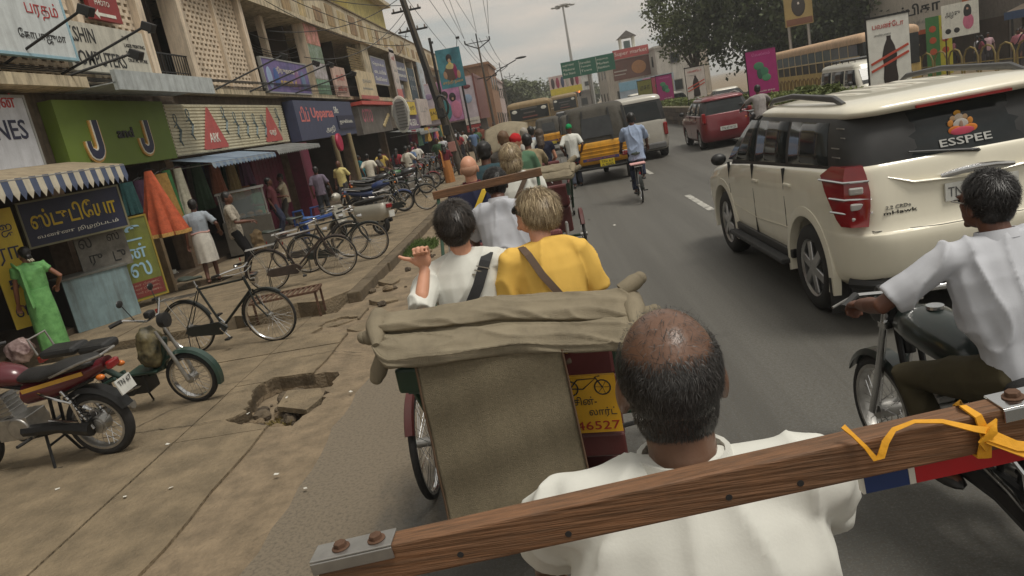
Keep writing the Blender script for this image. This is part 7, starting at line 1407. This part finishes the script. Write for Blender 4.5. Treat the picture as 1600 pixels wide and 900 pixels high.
def trident(label, x, y, h, lamp=False):
    t = empty("electric_pole", label, "pole", (x, y, PZ)); MB().tube([(0, 0, 0), (-.12, 0, h)], [.11, .06], 10).build("shaft", PW, t, smooth=True)
    for z, w_ in ((h - .25, .9), (h - 2.3, .9)): MB().beam((-.12 - w_, 0, z + .45 if z > h - 1 else z), (-.12, 0, z), .07, .07).beam((-.12, 0, z), (-.12 + w_, 0, z + .45 if z > h - 1 else z), .07, .07).build("crossarm", DARKM, t); [MB().cyl((-.12 + sx * w_, 0, z + (.45 if z > h - 1 else 0)), (-.12 + sx * w_, 0, z + (.7 if z > h - 1 else .2)), .05, 8).build("insulator", DARKM, t) for sx in (-1, 1)]
    MB().beam((-.12 - .9, 0, h + .2), (-.12 + .9, 0, h + .2), .05, .05).cyl((-.12, 0, h), (-.12, 0, h + .8), .05, 8).build("brace", DARKM, t)
    if lamp: MB().tube([(-.1, 0, h - 2.6), (1.2, .0, h - 1.9), (2.4, 0, h - 1.5)], .04, 6).build("lamp_arm", DARKM, t); MB().ell((2.75, 0, h - 1.42), (.42, .14, .08), 12, 7).build("lamp_head", DARKM, t, smooth=True)
    return t
trident("electric pole with trident crossarm and long street lamp arm", -3.55, 55, 7.2, True); trident("far electric pole with trident crossarm", -3.9, 92, 7.4)
trident("thin electric pole beyond the bus", -4.2, 130, 8)
for k, (x0, z0, x1, z1) in enumerate(((-4.55, 7.9, -2.6, 10.5), (-4.55, 7.9, -1.6, 10.2), (-3.6, 8.2, -.6, 10.8), (-3.6, 8.2, -3.4, 11.5), (-2.75, 7.9, .6, 10.8), (-2.75, 7.9, -.2, 11.2), (-3.1, 5.0, -4.4, 8.9), (-4.1, 5.0, -4.9, 8.2))):
    wire((x0, 55, z0), (x1, 6, z1) if k < 6 else (x1, 30.6, z1), .5, .013, "thin overhead wire running from the trident crossarm pole")
for k in range(4): wire((-4.6 + .55 * k, 55, 7.8), (-4.9 + .55 * k, 92, 8.0), .6, .02, "wire between the two trident crossarm poles")
TP = V((-3.75, 31, 0)) + TOP * .8
for k, (x, y, z) in enumerate(((-8, 18.5, 6.6), (-8, 24, 6.1), (-8, 12, 7.2), (-8, 27, 5.5), (-8.1, 40, 7.4), (-8.1, 45, 6.9), (-8, 15, 8), (-8, 21, 7.4))): wire(TP + V((0, 0, -.3 * k)), (x, y, z), .35 + .1 * k % .4, .014, "sagging cable from the leaning pole to the shop building", "cables between pole and building")
for k in range(6): wire((-7.98 + .02 * k, 9, 4.19 + .03 * k), (-7.8 + .03 * k, 30 + k, 4.2 + .08 * k), .02 + .03 * (k % 3), .011, "cable strung along the ledge of the shop building", "cables along the building ledge")
for k in range(7): wire((-8.4, 21.9, 5.2 + .16 * k), (-8.3, 27.4, 5.0 + .2 * k), .2 + .1 * (k % 3), .013, "cable crossing the dark upper opening", "cables in the upper opening")
lp = empty("portrait_billboard", "teal billboard with a seated woman in magenta sari on a thin pole", "billboard", (-4.1, 38, PZ)); MB().tube([(-.75, .1, 0), (-.75, .1, 6.4)], .07, 8).tube([(.4, .1, 0), (.4, .1, 5.6)], .05, 8).build("pole", DARKM, lp)
MB().bx(-.62, .62, 0, .06, 3.85, 5.75).build("board", mat("teal_print", srgb(44, 104, 120), .5, var=.35, scale=1.2, col2=srgb(70, 130, 140)), lp)
for x, z, rx, rz_, c in ((-.02, 4.55, .36, .36, (88, 66, 52)), (0, 5.28, .15, .2, (40, 30, 28)), (0, 5.23, .115, .16, (196, 160, 130)), (0, 4.85, .24, .18, (190, 176, 120)), (.18, 4.62, .13, .38, (140, 36, 84)), (-.3, 4.5, .12, .2, (170, 134, 106)), (.34, 4.45, .1, .2, (170, 134, 106)), (0, 5.02, .09, .06, (206, 180, 90))): MB().ell((x, -.004, z), (rx, .012, rz_), 16, 8).build("portrait_patch", paint(*c), lp)
text("சாந்தி நகை", .2, paint(220, 170, 90), (-.52, -.006, 4.02), (1, 0, 0), (0, 0, 1), "lettering", lp, .003, 1.04)
for x in (-.8, .5): MB().tube([(x, .0, 5.75), (x + .1, -.5, 6.1)], .015, 5).box((x + .12, -.55, 6.1), (.18, .14, .1)).build("spotlight", DARKM, lp)
lp.rotation_euler = (0, 0, R(6))
# fabric shop with large print panels facing along the street
fp = empty("fabric_showroom", "pink showroom block with large print panels of two women in teal and pink", "building", (-6.6, 52, PZ)); PKB = mat("showroom_pink", srgb(186, 160, 158), .7, var=.1, dirt=.2)
MB().bx(-1.5, 2.3, .1, 9, 2.2, 5.1).build("upper_block", PKB, fp); MB().bx(-1.5, 2.1, .6, 9, 0, 2.2).build("ground_floor", DARKW, fp); MB().bx(2.3, 2.42, .0, 9, 2.1, 5.2).build("corner_band", paint(120, 70, 66), fp)
for x0, x1, c, c2 in ((-1.45, -.35, (188, 176, 184), None), (-.3, 1.25, (160, 110, 150), (190, 130, 170)), (1.3, 2.28, (196, 176, 190), None)): MB().bx(x0, x1, 0, .1, 2.3, 5.0).build("print_panel", mat("print_%d" % c[1], srgb(*c), .5, var=.2, scale=2, col2=srgb(*(c2 or c))), fp)
for x, z, rx, rz_, c in ((.2, 4.1, .24, .3, (42, 32, 34)), (.2, 4.05, .18, .24, (190, 150, 126)), (.72, 3.9, .24, .3, (42, 32, 34)), (.72, 3.86, .18, .24, (196, 156, 130)), (.1, 3.1, .4, .7, (50, 120, 124)), (.85, 3.05, .38, .6, (196, 120, 150)), (1.8, 4.4, .28, .14, (110, 40, 50)), (-.9, 4.2, .3, .2, (150, 130, 160)), (1.75, 3.6, .3, .3, (150, 170, 196))): MB().ell((x, -.01, z), (rx, .02, rz_), 16, 8).build("print_figure", paint(*c), fp)
MB().bx(-1.1, -.3, -.06, -.02, 2.6, 3.4).build("yellow_notice", YEL, fp); text("SALE", .25, INK, (-1.0, -.066, 2.95), (1, 0, 0), (0, 0, 1), "lettering", fp, .002, .6)
for k, (z, c) in enumerate(((1.85, (206, 200, 190)), (1.35, (150, 50, 50)), (.7, (190, 190, 184)))): MB().bx(1.3, 2.3, -.1, -.05, z, z + .45).build("notice_board", paint(*c), fp); text("துணிக்கடை", .16, INK if k != 1 else WHT, (1.4, -.106, z + .12), (1, 0, 0), (0, 0, 1), "lettering", fp, .002, .8)
# street buildings further along on the left
def block(label, x0, x1, y0, y1, h, rgb, floors=3, win=True, name="street_building", z0=0, face='both', wsize=(1.2, 1.3), cat="building", roof=None, pitch=3.0):
    t = empty(name, label, cat, ((x0 + x1) / 2, (y0 + y1) / 2, z0)); w_, d = (x1 - x0) / 2, (y1 - y0) / 2; m = mat("wall_%d_%d_%d" % rgb, srgb(*rgb), .9, var=.12, scale=.6, dirt=.4); MB().bx(-w_, w_, -d, d, 0, h).build("wall", m, t); MB().bx(-w_ - .15, w_ + .15, -d - .15, d + .15, h, h + .25).build("roof_edge", roof or m, t); fh = h / floors
    for f in range(floors):
        z = f * fh + fh * .35; n = max(1, int(2 * w_ / pitch))
        for k in range(n): x = -w_ + (k + .5) * 2 * w_ / n; q = MB().bx(x - wsize[0] / 2, x + wsize[0] / 2, -d - .06, -d + .02, z, z + wsize[1]).build("window", mat("window_frame_grey"), t); MB().bx(x - wsize[0] / 2 + .1, x + wsize[0] / 2 - .1, -d - .07, -d - .06, z + .1, z + wsize[1] - .1).build("pane", GLASS, q)
        n = max(1, int(2 * d / (pitch + 1)))
        for k in range(n):
            y = -d + (k + .5) * 2 * d / n; sx = 1 if x0 < 0 else -1; q = MB().bx(sx * w_ - .02, sx * w_ + .06 * sx, y - wsize[0] / 2, y + wsize[0] / 2, z, z + wsize[1]).build("window", mat("window_frame_grey"), t); MB().bx(sx * w_ + .06 * sx, sx * w_ + .07 * sx, y - wsize[0] / 2 + .1, y + wsize[0] / 2 - .1, z + .1, z + wsize[1] - .1).build("pane", GLASS, q)
    return t
block("brown topped corner building behind the showroom panels", -14, -4.4, 74, 86, 7.2, (150, 112, 84), 2); block("pale pink shop house with flat roof beyond the corner building", -15, -4.6, 88, 102, 6.2, (186, 166, 160), 2); block("cream shop house far along the left side", -16, -5, 104, 124, 6.5, (180, 170, 150), 2); block("grey concrete block at the end of the left side", -22, -7, 128, 150, 8, (150, 146, 140), 3)
# ------------------------------------------------------------------ centre background
hm = empty("high_mast_light", "tall high-mast lamp with a ring of lights against the sky", "street lamp", (5.5, 110, 0)); MB().tube([(0, 0, 0), (0, 0, 15.6)], [.3, .12], 12).build("mast", STEEL, hm, smooth=True); MB().lathe([(.1, 0), (1.1, .05), (1.1, .2), (.1, .3)], (0, 0, 15.3), 'Z', 20).build("light_ring", STEEL, hm); [MB().ell((1.35 * math.cos(a), 1.35 * math.sin(a), 15.3), (.4, .4, .13), 10, 6).build("lamp_head", STEEL, hm, smooth=True) for a in np.linspace(0, 5.24, 6)]
gs = empty("road_sign", "wide green overhead road sign on a central post", "road sign", (4.9, 70, 0)); MB().cyl((0, .2, -.1), (0, .2, 5.6), .17, 12).build("post", STEEL, gs, smooth=True); MB().bx(-2.45, 2.45, -.05, .05, 4.3, 5.75).build("panel", paint(24, 96, 74), gs)
for x0, w_ in ((-2.3, 1.4), (-.7, 1.3), (.85, 1.4)):
    for k, z in enumerate((5.3, 4.95, 4.6)): text(("மதுரை", "Madurai", "Bus Stand")[k] if x0 < -2 else ("கோவில்", "Temple", "Town")[k] if x0 < 0 else ("சந்தை", "Market", "Station")[k], .2, WHT, (x0, -.06, z), (1, 0, 0), (0, 0, 1), "lettering", gs, .003, w_ * .75)
MB().bx(-.78, -.75, -.056, -.05, 4.4, 5.65).bx(.77, .8, -.056, -.05, 4.4, 5.65).build("divider", WHT, gs)
def fbill(label, x0, x1, y, z0, z1, rgb, parts, legs=True, name="billboard"):
    t = empty(name, label, "billboard", ((x0 + x1) / 2, y, 0)); w_ = (x1 - x0) / 2; MB().bx(-w_, w_, 0, .12, z0, z1).build("board", mat("bill_%d_%d_%d" % rgb, srgb(*rgb), .6, var=.2, scale=.8), t)
    if legs: [MB().cyl((x, .25, -.1), (x, .25, z0 + .5), .09, 8).build("leg", STEEL, t) for x in (-w_ * .7, w_ * .7)]
    for p in parts:
        if p[0] == 'e': MB().ell((p[1], -.01, p[2]), (p[3], .03, p[4]), 14, 8).build("picture_patch", paint(*p[5]), t)
        elif p[0] == 'b': MB().bx(p[1], p[3], -.02, 0, p[2], p[4]).build("picture_band", paint(*p[5]), t)
        else: text(p[1], p[4], paint(*p[5]), (p[2], -.03, p[3]), (1, 0, 0), (0, 0, 1), "lettering", t, .003, p[6])
    return t
fbill("banner of standing figures over a yellow strip before the trees", 1.4, 5.0, 86, 3.2, 5.3, (196, 176, 170), [('b', -1.8, 3.2, 1.8, 3.9, (206, 186, 60))] + [('e', -1.4 + .55 * k, 4.5, .2, .6, ((70, 60, 60), (150, 60, 80), (60, 70, 100), (180, 170, 160))[k % 4]) for k in range(6)])
fbill("brown billboard with gold figure under a red Super sign", 9.6, 14.2, 95, 3.6, 6.0, (104, 62, 48), [('e', .9, 4.8, .9, .8, (176, 120, 70)), ('b', -2.2, 4.6, -.6, 4.75, (180, 170, 160)), ('b', -2.2, 4.2, -.8, 4.32, (170, 160, 150))])
fbill("red shop sign board with white lettering Super above the brown billboard", 9.8, 14.2, 94.5, 6.1, 7.2, (166, 66, 62), [('t', "Super market", -2.0, 6.35, .6, (222, 210, 200), 4.0)], False)
fbill("pale blue and pink hoardings below the brown billboard", 9.5, 16, 90, .9, 3.3, (150, 160, 170), [('b', -3.2, 2.2, -.5, 3.2, (120, 160, 180)), ('b', -.4, 1.8, 1.4, 3.2, (190, 130, 150)), ('b', 1.5, 1.2, 3.1, 2.6, (170, 150, 110))])
block("pale concrete building behind the brown billboard", 9, 22, 98, 112, 6.2, (176, 166, 152), 2); block("white office building with small square windows beyond the green sign", 3.5, 11, 150, 165, 6.8, (196, 194, 188), 2, wsize=(.9, .9), pitch=2.0); block("white stepped building beside the billboard", 14.5, 19, 92, 97, 6.4, (190, 184, 174), 2); block("low grey shop row at the far junction", -3, 9, 128, 140, 3.4, (120, 112, 104), 1)
tw = empty("roof_pavilion", "small white pavilion tower with pitched roof on the skyline", "tower", (13.1, 106, 6.45)); MB().bx(-1.3, 1.3, -1.3, 1.3, 0, 1.3).build("base", WHT, tw); [MB().cyl((x, y, 1.3), (x, y, 2.7), .12, 8).build("column", WHT, tw) for x in (-.9, .9) for y in (-.9, .9)]; MB().add([(-1.3, -1.3, 2.7), (1.3, -1.3, 2.7), (1.3, 1.3, 2.7), (-1.3, 1.3, 2.7), (0, -1.3, 3.6), (0, 1.3, 3.6)], [(0, 1, 4), (2, 3, 5), (1, 2, 5, 4), (3, 0, 4, 5), (0, 3, 2, 1)]).build("roof", paint(90, 84, 80), tw); MB().bx(-.4, .4, -.4, .4, 1.3, 2.3).build("water_tank", paint(90, 110, 110), tw)
ts = empty("traffic_signal", "traffic signal pole with an amber red light lit at the junction", "traffic light", (4.6, 88, 0)); MB().cyl((0, 0, -.1), (0, 0, 4), .1, 8).build("post", STEEL, ts); MB().bx(-.25, .25, -.2, .1, 2.6, 3.8).build("housing", BLACK, ts); MB().ell((0, -.22, 3.2), (.19, .05, .19), 14, 8).build("lit_lamp", mat("signal_lit", (1, .22, .05), .5, var=.02, emit=3), ts)
# ------------------------------------------------------------------ median wall, hedge, banners
MW = empty("median_wall", "low stone block median wall with pale coping", "wall", (7.03, 0, 0)); STN = [mat("wall_stone_%d" % i, srgb(*c), .9, var=.25, scale=6, dirt=.4) for i, c in enumerate(((84, 72, 62), (98, 84, 72), (72, 62, 54)))]
MB().bx(-.06, .08, -6, 12, -.1, .86).bx(-.03, .08, 12, 49, -.1, .85).bx(-.06, .08, 49, 90, -.1, .86).build("core", STN[2], MW); MB().bx(.92, 1.05, -6, 90, -.16, .86).build("back_wall", STN[2], MW)
blk = {}
for c_ in range(4):
    for k in range(60):
        y = 12 + k * .61 + (.3 if c_ % 2 else 0); m = random.choice(STN); key = (m.name,)
        if key not in blk: blk[key] = MB().box((0, 0, 0), (.07, .59, .2)).mesh("block"); blk[key].materials.append(m)
        o = bpy.data.objects.new("stone_block", blk[key]); COL.objects.link(o); o.parent = MW; o.location = (-.055 - .01 * random.random(), y + .3, .1 + c_ * .215)
cpm = MB().box((0, 0, 0), (.22, .4, .07)).mesh("coping"); cpm.materials.append(mat("coping_pale", srgb(170, 160, 140), .85, var=.15, dirt=.3))
for k in range(150): o = bpy.data.objects.new("coping_stone", cpm); COL.objects.link(o); o.parent = MW; o.location = (0, 8 + k * .43, .9)
def leaves(n, fn, size, name, m, parent=None, flat=.0):
    P = np.array([fn() for _ in range(n)]); d1 = rng.normal(size=(n, 3)); d1 /= np.linalg.norm(d1, axis=1)[:, None]; d2 = np.cross(d1, rng.normal(size=(n, 3))); d2 /= np.linalg.norm(d2, axis=1)[:, None]; s = size * (.6 + .8 * rng.random(n))[:, None]
    vs = np.concatenate([P - d1 * s * .5, P + d2 * s * .28, P + d1 * s * .5, P - d2 * s * .28]); i = np.arange(n); f = np.stack([i, i + n, i + 2 * n, i + 3 * n], 1)
    me = bpy.data.meshes.new(name); me.from_pydata(vs.tolist(), [], f.tolist()); return link(name, me, m, parent)
def leafm(nm, a, b): return mat(nm, srgb(*a), .7, var=.35, scale=.9, col2=srgb(*b))
HG = leafm("hedge_leaf", (66, 82, 38), (104, 112, 56))
struct(MB().bx(7.12, 7.94, -6, 90, -.16, .84).build("median_bed", DIRT))
for k, (a, b) in enumerate(((10, 24), (24, 36), (36, 50), (50, 88))):
    h = empty("hedge", ("low clipped hedge on the median beside the white car", "low clipped hedge behind the dark red hatchback", "low clipped hedge between the pink banners", "low clipped hedge at the far end of the median")[k], "hedge", (7.5, a, .84), group="hedges on the median")
    leaves(9000 if k < 2 else 6000, lambda: (rng.uniform(-.45, .45), rng.uniform(0, b - a), .38 * rng.random() ** .6 + .1 * noise.noise(V((0, rng.random() * 3 + a, 0)))), .09 + .02 * k, "foliage", HG, h); st = MB()
    for q in range(int((b - a) / .8)): st.cyl((rng.uniform(-.2, .2), q * .8 + .3, -.02), (rng.uniform(-.25, .25), q * .8 + .3, .3), .015, 5)
    st.build("stems", mat("twig", srgb(80, 64, 48), .9), h)
def medbanner(label, px, py, y, rgb, w_, kind):
    p = atx(px, py, 7.5); t = empty("banner", label, "banner", (7.5, y, .82)); [MB().cyl((x, .05, 0), (x, .05, 1.92), .025, 6).build("post", DARKM, t) for x in (-w_ / 2, w_ / 2)]
    MB().bx(-w_ / 2, w_ / 2, 0, .04, .42, 1.86).build("panel", mat("banner_%d_%d_%d" % rgb, srgb(*rgb), .5, var=.1), t); MB().bx(-w_ / 2 - .03, w_ / 2 + .03, -.01, .06, 1.86, 1.9).build("top_bar", DARKM, t)
    if kind == 'pink':
        for x, z, rx, rz_, c in ((-.1, 1.35, .17, .13, (60, 120, 84)), (.02, 1.15, .19, .15, (50, 110, 80)), (.12, .95, .15, .12, (70, 130, 92)), (-.08, 1.12, .1, .2, (40, 80, 66))): blob(t, x, z, rx, rz_, paint(*c))
        ftx(t, "வெல்லம்", .1, 0, 1.68, paint(196, 110, 160), .6); ftx(t, "cold drink", .05, .12, .5, WHT, .5)
    elif kind == 'cola':
        DK = mat("cola_dark", (.02, .012, .01), .3); MB().lathe([(.001, 0), (.22, 0), (.24, .1), (.2, .35), (.24, .6), (.17, .8), (.07, .95), (.07, 1.02), (.001, 1.02)], (0, 0, 0), 'Z', 20).xf(Matrix.Translation((0, -.004, .5)) @ Matrix.Diagonal((w_ * .75, .03, .95, 1))).build("bottle_picture", DK, t, smooth=True, angle=60)
        for z in (.78, .93): MB().beam((-w_ * .46, -.012, z), (w_ * .46, -.012, z + .3), .006, .05).build("red_swoosh", paint(176, 70, 50), t)
        ftx(t, "பவண்டோ", .12, 0, 1.64, paint(176, 40, 36), w_ * .75); ftx(t, "குளிர்பானம்", .06, -.12, 1.48, GRY, w_ * .4)
    else: ftx(t, "மகா", .3, 0, 1.2, INK, w_ * .7); ftx(t, "விழா", .25, 0, .7, INK, w_ * .7)
    return t
medbanner("magenta banner with green bottle picture above the hedge behind the red hatchback", 1190, 110, 25.8, (150, 28, 100), .98, 'pink'); medbanner("pale banner with dark bottle picture between the two magenta banners", 1098, 130, 36.6, (186, 176, 168), .9, 'cola'); medbanner("farther magenta banner with green bottle picture", 1050, 138, 45.6, (140, 36, 96), .95, 'pink'); medbanner("dull rose banner next to the farther magenta banner", 1030, 138, 47.5, (150, 70, 80), .9, 'pink'); medbanner("olive green banner at the far end of the hedge", 1013, 140, 54, (112, 110, 50), 1.0, 'o')
medbanner("large white banner with a dark cola bottle standing behind the white car roof", 1385, 75, 16.6, (206, 204, 196), .86, 'cola')
for k, (px, py) in enumerate(((1255, 137), (1268, 135), (1300, 136))): q = atx(px, py, 7.5); p_ = empty("planter", "dark round planter standing on the median wall", "planter", (7.45, q.y, .84), group="planters on the median"); MB().lathe([(.001, 0), (.16, 0), (.24, .3), (.21, .3), (.15, .04)], (0, 0, 0), 'Z', 16).build("pot", DARKM, p_, smooth=True, angle=50); leaves(300, lambda: (rng.normal() * .12, rng.normal() * .12, .38 + rng.random() * .15), .1, "foliage", HG, p_)
# ------------------------------------------------------------------ trees
BARK = mat("bark", srgb(82, 70, 58), .95, var=.3, scale=5, bump=.6, bscale=12)
def tree(label, x, y, th, balls, m, nclump, nleaf, ls, name="tree", r0=.3, grp=None):
    t = empty(name, label, "tree", (x, y, -.12), 0, grp); c0 = V(balls[0][:3]); br = MB().tube([(0, 0, 0), (.1, 0, th * .5), (c0.x * .3, c0.y * .3, th)], [r0, r0 * .75, r0 * .55], 10)
    for b in balls: br.tube([(c0.x * .2, c0.y * .2, th * .85), (b[0] * .5, b[1] * .5, (th + b[2]) / 2), (b[0], b[1], b[2] + b[3] * .3)], [r0 * .45, r0 * .3, r0 * .08], 7)
    br.build("trunk", BARK, t, smooth=True); cen = []
    vol = np.array([b[3] ** 2 for b in balls]); vol /= vol.sum()
    for _ in range(nclump):
        b = balls[rng.choice(len(balls), p=vol)]; d = rng.normal(size=3); d /= np.linalg.norm(d); q = (.45 + .6 * rng.random()); cen.append((b[0] + d[0] * b[3] * q, b[1] + d[1] * b[3] * q, b[2] + d[2] * b[3] * .8 * q, b[3] * rng.uniform(.12, .24)))
    cen = np.array(cen); idx = rng.integers(0, nclump, nclump * nleaf); off = rng.normal(size=(nclump * nleaf, 3)) * cen[idx, 3][:, None] * np.array((1, 1, .7)); P = cen[idx, :3] + off; it_ = iter(P)
    leaves(len(P), lambda: next(it_), ls, "crown", m, t); return t
LG1, LG2, LG3 = leafm("leaf_dark", (40, 50, 28), (70, 80, 42)), leafm("leaf_mid", (58, 68, 36), (94, 102, 56)), leafm("leaf_grey", (70, 78, 52), (104, 110, 78))
tree("loose leafy tree at the left edge of the trees behind the median", 11.8, 57, 3, [(0, 0, 6, 2.6), (-1.2, 0, 8, 2.0), (1.5, .5, 8.5, 2.6), (-1.3, 0, 4.6, 1.5), (.8, 0, 10.5, 2.2)], LG2, 190, 55, .26)
tree("dense dark tree rising over the long yellow bus", 16.5, 54, 3.2, [(0, 0, 6.5, 4), (2, 0, 9, 4), (-2.5, 0, 8.5, 3), (3.5, 1, 5, 3), (-2.2, 0, 4.0, 2.4), (.5, -1, 3.8, 2.2), (-3.6, 0, 5.8, 2.2)], LG1, 420, 65, .3, r0=.45)
tree("broad dark tree behind the middle of the bus", 22, 56, 3, [(0, 0, 6.5, 4.5), (3, 0, 8, 4), (-3, 0, 9, 4), (4.5, -1, 4.5, 3), (-2.5, -1, 4, 2.6), (1.5, -1, 3.8, 2.4)], LG1, 400, 65, .32, r0=.45)
tree("dark tree behind the front of the bus beside the white shop sign", 26.5, 52, 3, [(0, 0, 6, 3.6), (-2.5, 0, 7.5, 3.5), (2, 0, 8.5, 3)], LG1, 240, 65, .3, r0=.4)
tree("greyish tree left of the tan bus beyond the pink shop house", -3.6, 112, 3.5, [(0, 0, 5.2, 2.4), (1.2, 0, 4.6, 2), (-1.2, 0, 5.8, 1.8)], LG3, 120, 45, .4); tree("small greyish tree by the far electric pole", -1.6, 118, 3, [(0, 0, 4.6, 1.8), (.6, 0, 5.6, 1.2)], LG3, 70, 45, .4)
for k, (x, y, s) in enumerate(((0, 150, 4.2), (5, 155, 4.6), (-6, 160, 4.5), (10, 170, 4), (1, 125, 2.4))): tree(("rounded tree in the hazy middle distance behind the figures banner", "wide tree in the hazy distance behind the green road sign", "tree in the hazy distance behind the left poles", "tree in the hazy distance behind the white office building", "small dusty tree before the far junction shops")[k], x, y, 2.5, [(0, 0, s, s * .75), (s * .5, 0, s * .8, s * .55), (-s * .5, 0, s * .9, s * .55)], LG3, 110, 45, .55)
# ------------------------------------------------------------------ right side of the street
ob = empty("corner_shop", "shop building with a large white sign rimmed in orange", "building", (28, 47, 0)); MB().bx(-4, 6, -8, 6, 0, 7).build("wall", mat("shop_grey", srgb(110, 104, 98), .9, var=.2, dirt=.3), ob); MB().bx(-4.05, -4.0, -7, 5, .2, 2.3).build("shop_opening", DARKW, ob)
sg0, sg1 = atx(1358, 45, 22.5), atx(1502, 12, 22.5)
os_ = empty("shop_sign", "large white sign with black Tamil letters and orange border on the corner shop", "sign", (22.6, sg1.y, 2.4)); ln = sg0.y - sg1.y; WS = mat("sign_offwhite", srgb(196, 188, 176), .6, var=.1, dirt=.2)
MB().bx(0, .1, 0, ln, 0, 2.8).build("board", WS, os_); MB().bx(-.06, .1, -.4, 0, -.2, 2.9).bx(-.06, .1, 0, ln + .3, -.25, 0).build("orange_border", paint(190, 90, 44), os_)
text("அம்பிகா", .75, INK, (-.012, ln * .82, .8), (0, -1, 0), (0, 0, 1), "lettering", os_, .004, ln * .62, bold=.02); text("சில்க்ஸ்", .25, GRY, (-.012, ln * .6, .35), (0, -1, 0), (0, 0, 1), "lettering", os_, .004, ln * .3)
t = facing("poster_board", "white poster of a woman in pink with dark badges on the right pavement", 19.9, 36.8, 1.75, 1.5, 1.5, WHT, R(-20), None); blob(t, .3, 1.05, .16, .32, INK); blob(t, .3, 1.15, .1, .14, paint(196, 150, 126)); blob(t, .32, .6, .22, .35, paint(206, 110, 140)); [blob(t, -.5 + .35 * k, .3, .12, .12, INK) for k in range(2)]; ftx(t, "அழகு", .3, -.3, .85, INK, .6); [MB().cyl((x, .06, -1.75), (x, .06, 0), .03, 6).build("leg", DARKM, t) for x in (-.6, .6)]
for k, (x, c) in enumerate(((20.6, (196, 186, 50)), (20.0, (60, 120, 60)))): t = facing("pillar_board", ("tall yellow pillar board with red discs", "tall green pillar board beside the yellow one")[k], x, 39.5, 0, .6, 2.9, paint(*c), R(-15)); [blob(t, 0, 2.3 - .55 * q, .16, .16, paint(186, 80, 40)) for q in range(3)]
aw = empty("shop_awning", "blue edged tin awning with a white notice over the right pavement shops", "awning", (23.2, 36, 2.3)); MB().add([(0, -7, .1), (0, 3, .1), (2.2, 3, .8), (2.2, -7, .8)], [(0, 1, 2, 3)]).build("tin_sheet", mat("tin_brown", srgb(120, 106, 92), .7, dirt=.3), aw); MB().bx(-.03, 0, -7, 3, -.25, .12).build("blue_valance", paint(60, 84, 120), aw); MB().bx(-.08, -.05, -2, 1, -.25, .15).build("notice", WHT, aw); [MB().cyl((.05, y, -2.3), (.05, y, .1), .05, 6).build("post", DARKM, aw) for y in (-6.5, -2, 2.5)]
block("dim brown shop house at the right end of the pavement", 25.5, 34, 20, 38, 7, (96, 84, 76), 2); block("brick toned shops behind the trees on the right", 30, 40, 56, 80, 6, (130, 104, 84), 2)
t = fbill("hoarding with a painted face above the right pavement shops", 24.5, 30, 34, 3.4, 5.6, (150, 140, 120), [('e', -.8, 4.5, .8, .9, (60, 44, 36)), ('e', .9, 4.4, .9, .8, (176, 140, 110)), ('e', 2.0, 4.4, .5, .8, (110, 60, 50))], True)
fbill("small hoarding with a portrait among the dark trees", 15.0, 16.6, 46, 4.0, 6.0, (150, 130, 80), [('e', 0, 5.1, .4, .6, (50, 44, 40)), ('e', 0, 5.2, .22, .3, (200, 190, 180)), ('b', -.75, 4.05, .75, 4.4, (110, 70, 50))])
YR = mat("rail_yellow", srgb(140, 120, 64), .7, var=.2, dirt=.5)
for k in range(9): hr = empty("hoop_railing", "yellow hoop of the pavement railing on the far side", "railing", (19.7, 30.5 + k * 1.3, 0), group="hoops of the pavement railing"); MB().tube([(0, -.55, 0), (0, -.55, .8), (0, -.35, 1.1), (0, 0, 1.2), (0, .35, 1.1), (0, .55, .8), (0, .55, 0)], .04, 7).build("hoop", YR, hr, smooth=True); MB().cyl((0, -.55, .5), (0, .55, .5), .025, 6).build("rail", YR, hr)
cn2 = ((206, 170, 176), (90, 90, 110), (200, 190, 180), (170, 110, 120), (60, 60, 70), (196, 176, 150), (120, 60, 70), (180, 180, 186))
nm2 = ("pink", "slate", "off-white", "dusty rose", "black", "sand", "plum", "silver grey")
for k in range(16):
    i = k % 8; x, y = 20.4 + (k % 3) * .9 + rng.random(), 31 + k * .95 + rng.random(); lb = "bystander in a %s top behind the hoop railing" % nm2[i]
    if k < 8: q = person(lb, stand(H=1.58 + .1 * random.random(), wl=(-.26, .1, .9)), (x, y, 0), R(90 + random.uniform(-60, 60)), SKIND, 2, cloth(*cn2[i]), 'short', cloth(60, 56, 58), 'sari' if i in (3, 6) else 'trousers', hairkind='long' if i in (0, 3, 6) else 'short', group="people waiting on the far pavement"); protos.append(q)
    else: copy_tree(protos[len(crowd) + i], (x, y, 0), R(random.uniform(0, 360)), lb)
# hazy evening air
hz_m = bpy.data.materials.new("haze_air"); hz_m.use_nodes = True; t_ = hz_m.node_tree; t_.nodes.clear()
pv_ = t_.nodes.new("ShaderNodeVolumePrincipled"); pv_.inputs['Color'].default_value = (.97, .975, .96, 1); pv_.inputs['Density'].default_value = .0012; pv_.inputs['Anisotropy'].default_value = .2
ou_ = t_.nodes.new("ShaderNodeOutputMaterial"); t_.links.new(pv_.outputs[0], ou_.inputs['Volume'])
hz_o = MB().bx(-905, 905, -205, 2005, -1.9, 18).build("haze", hz_m); hz_o['kind'] = 'stuff'
bpy.data.scenes.remove(TMP)
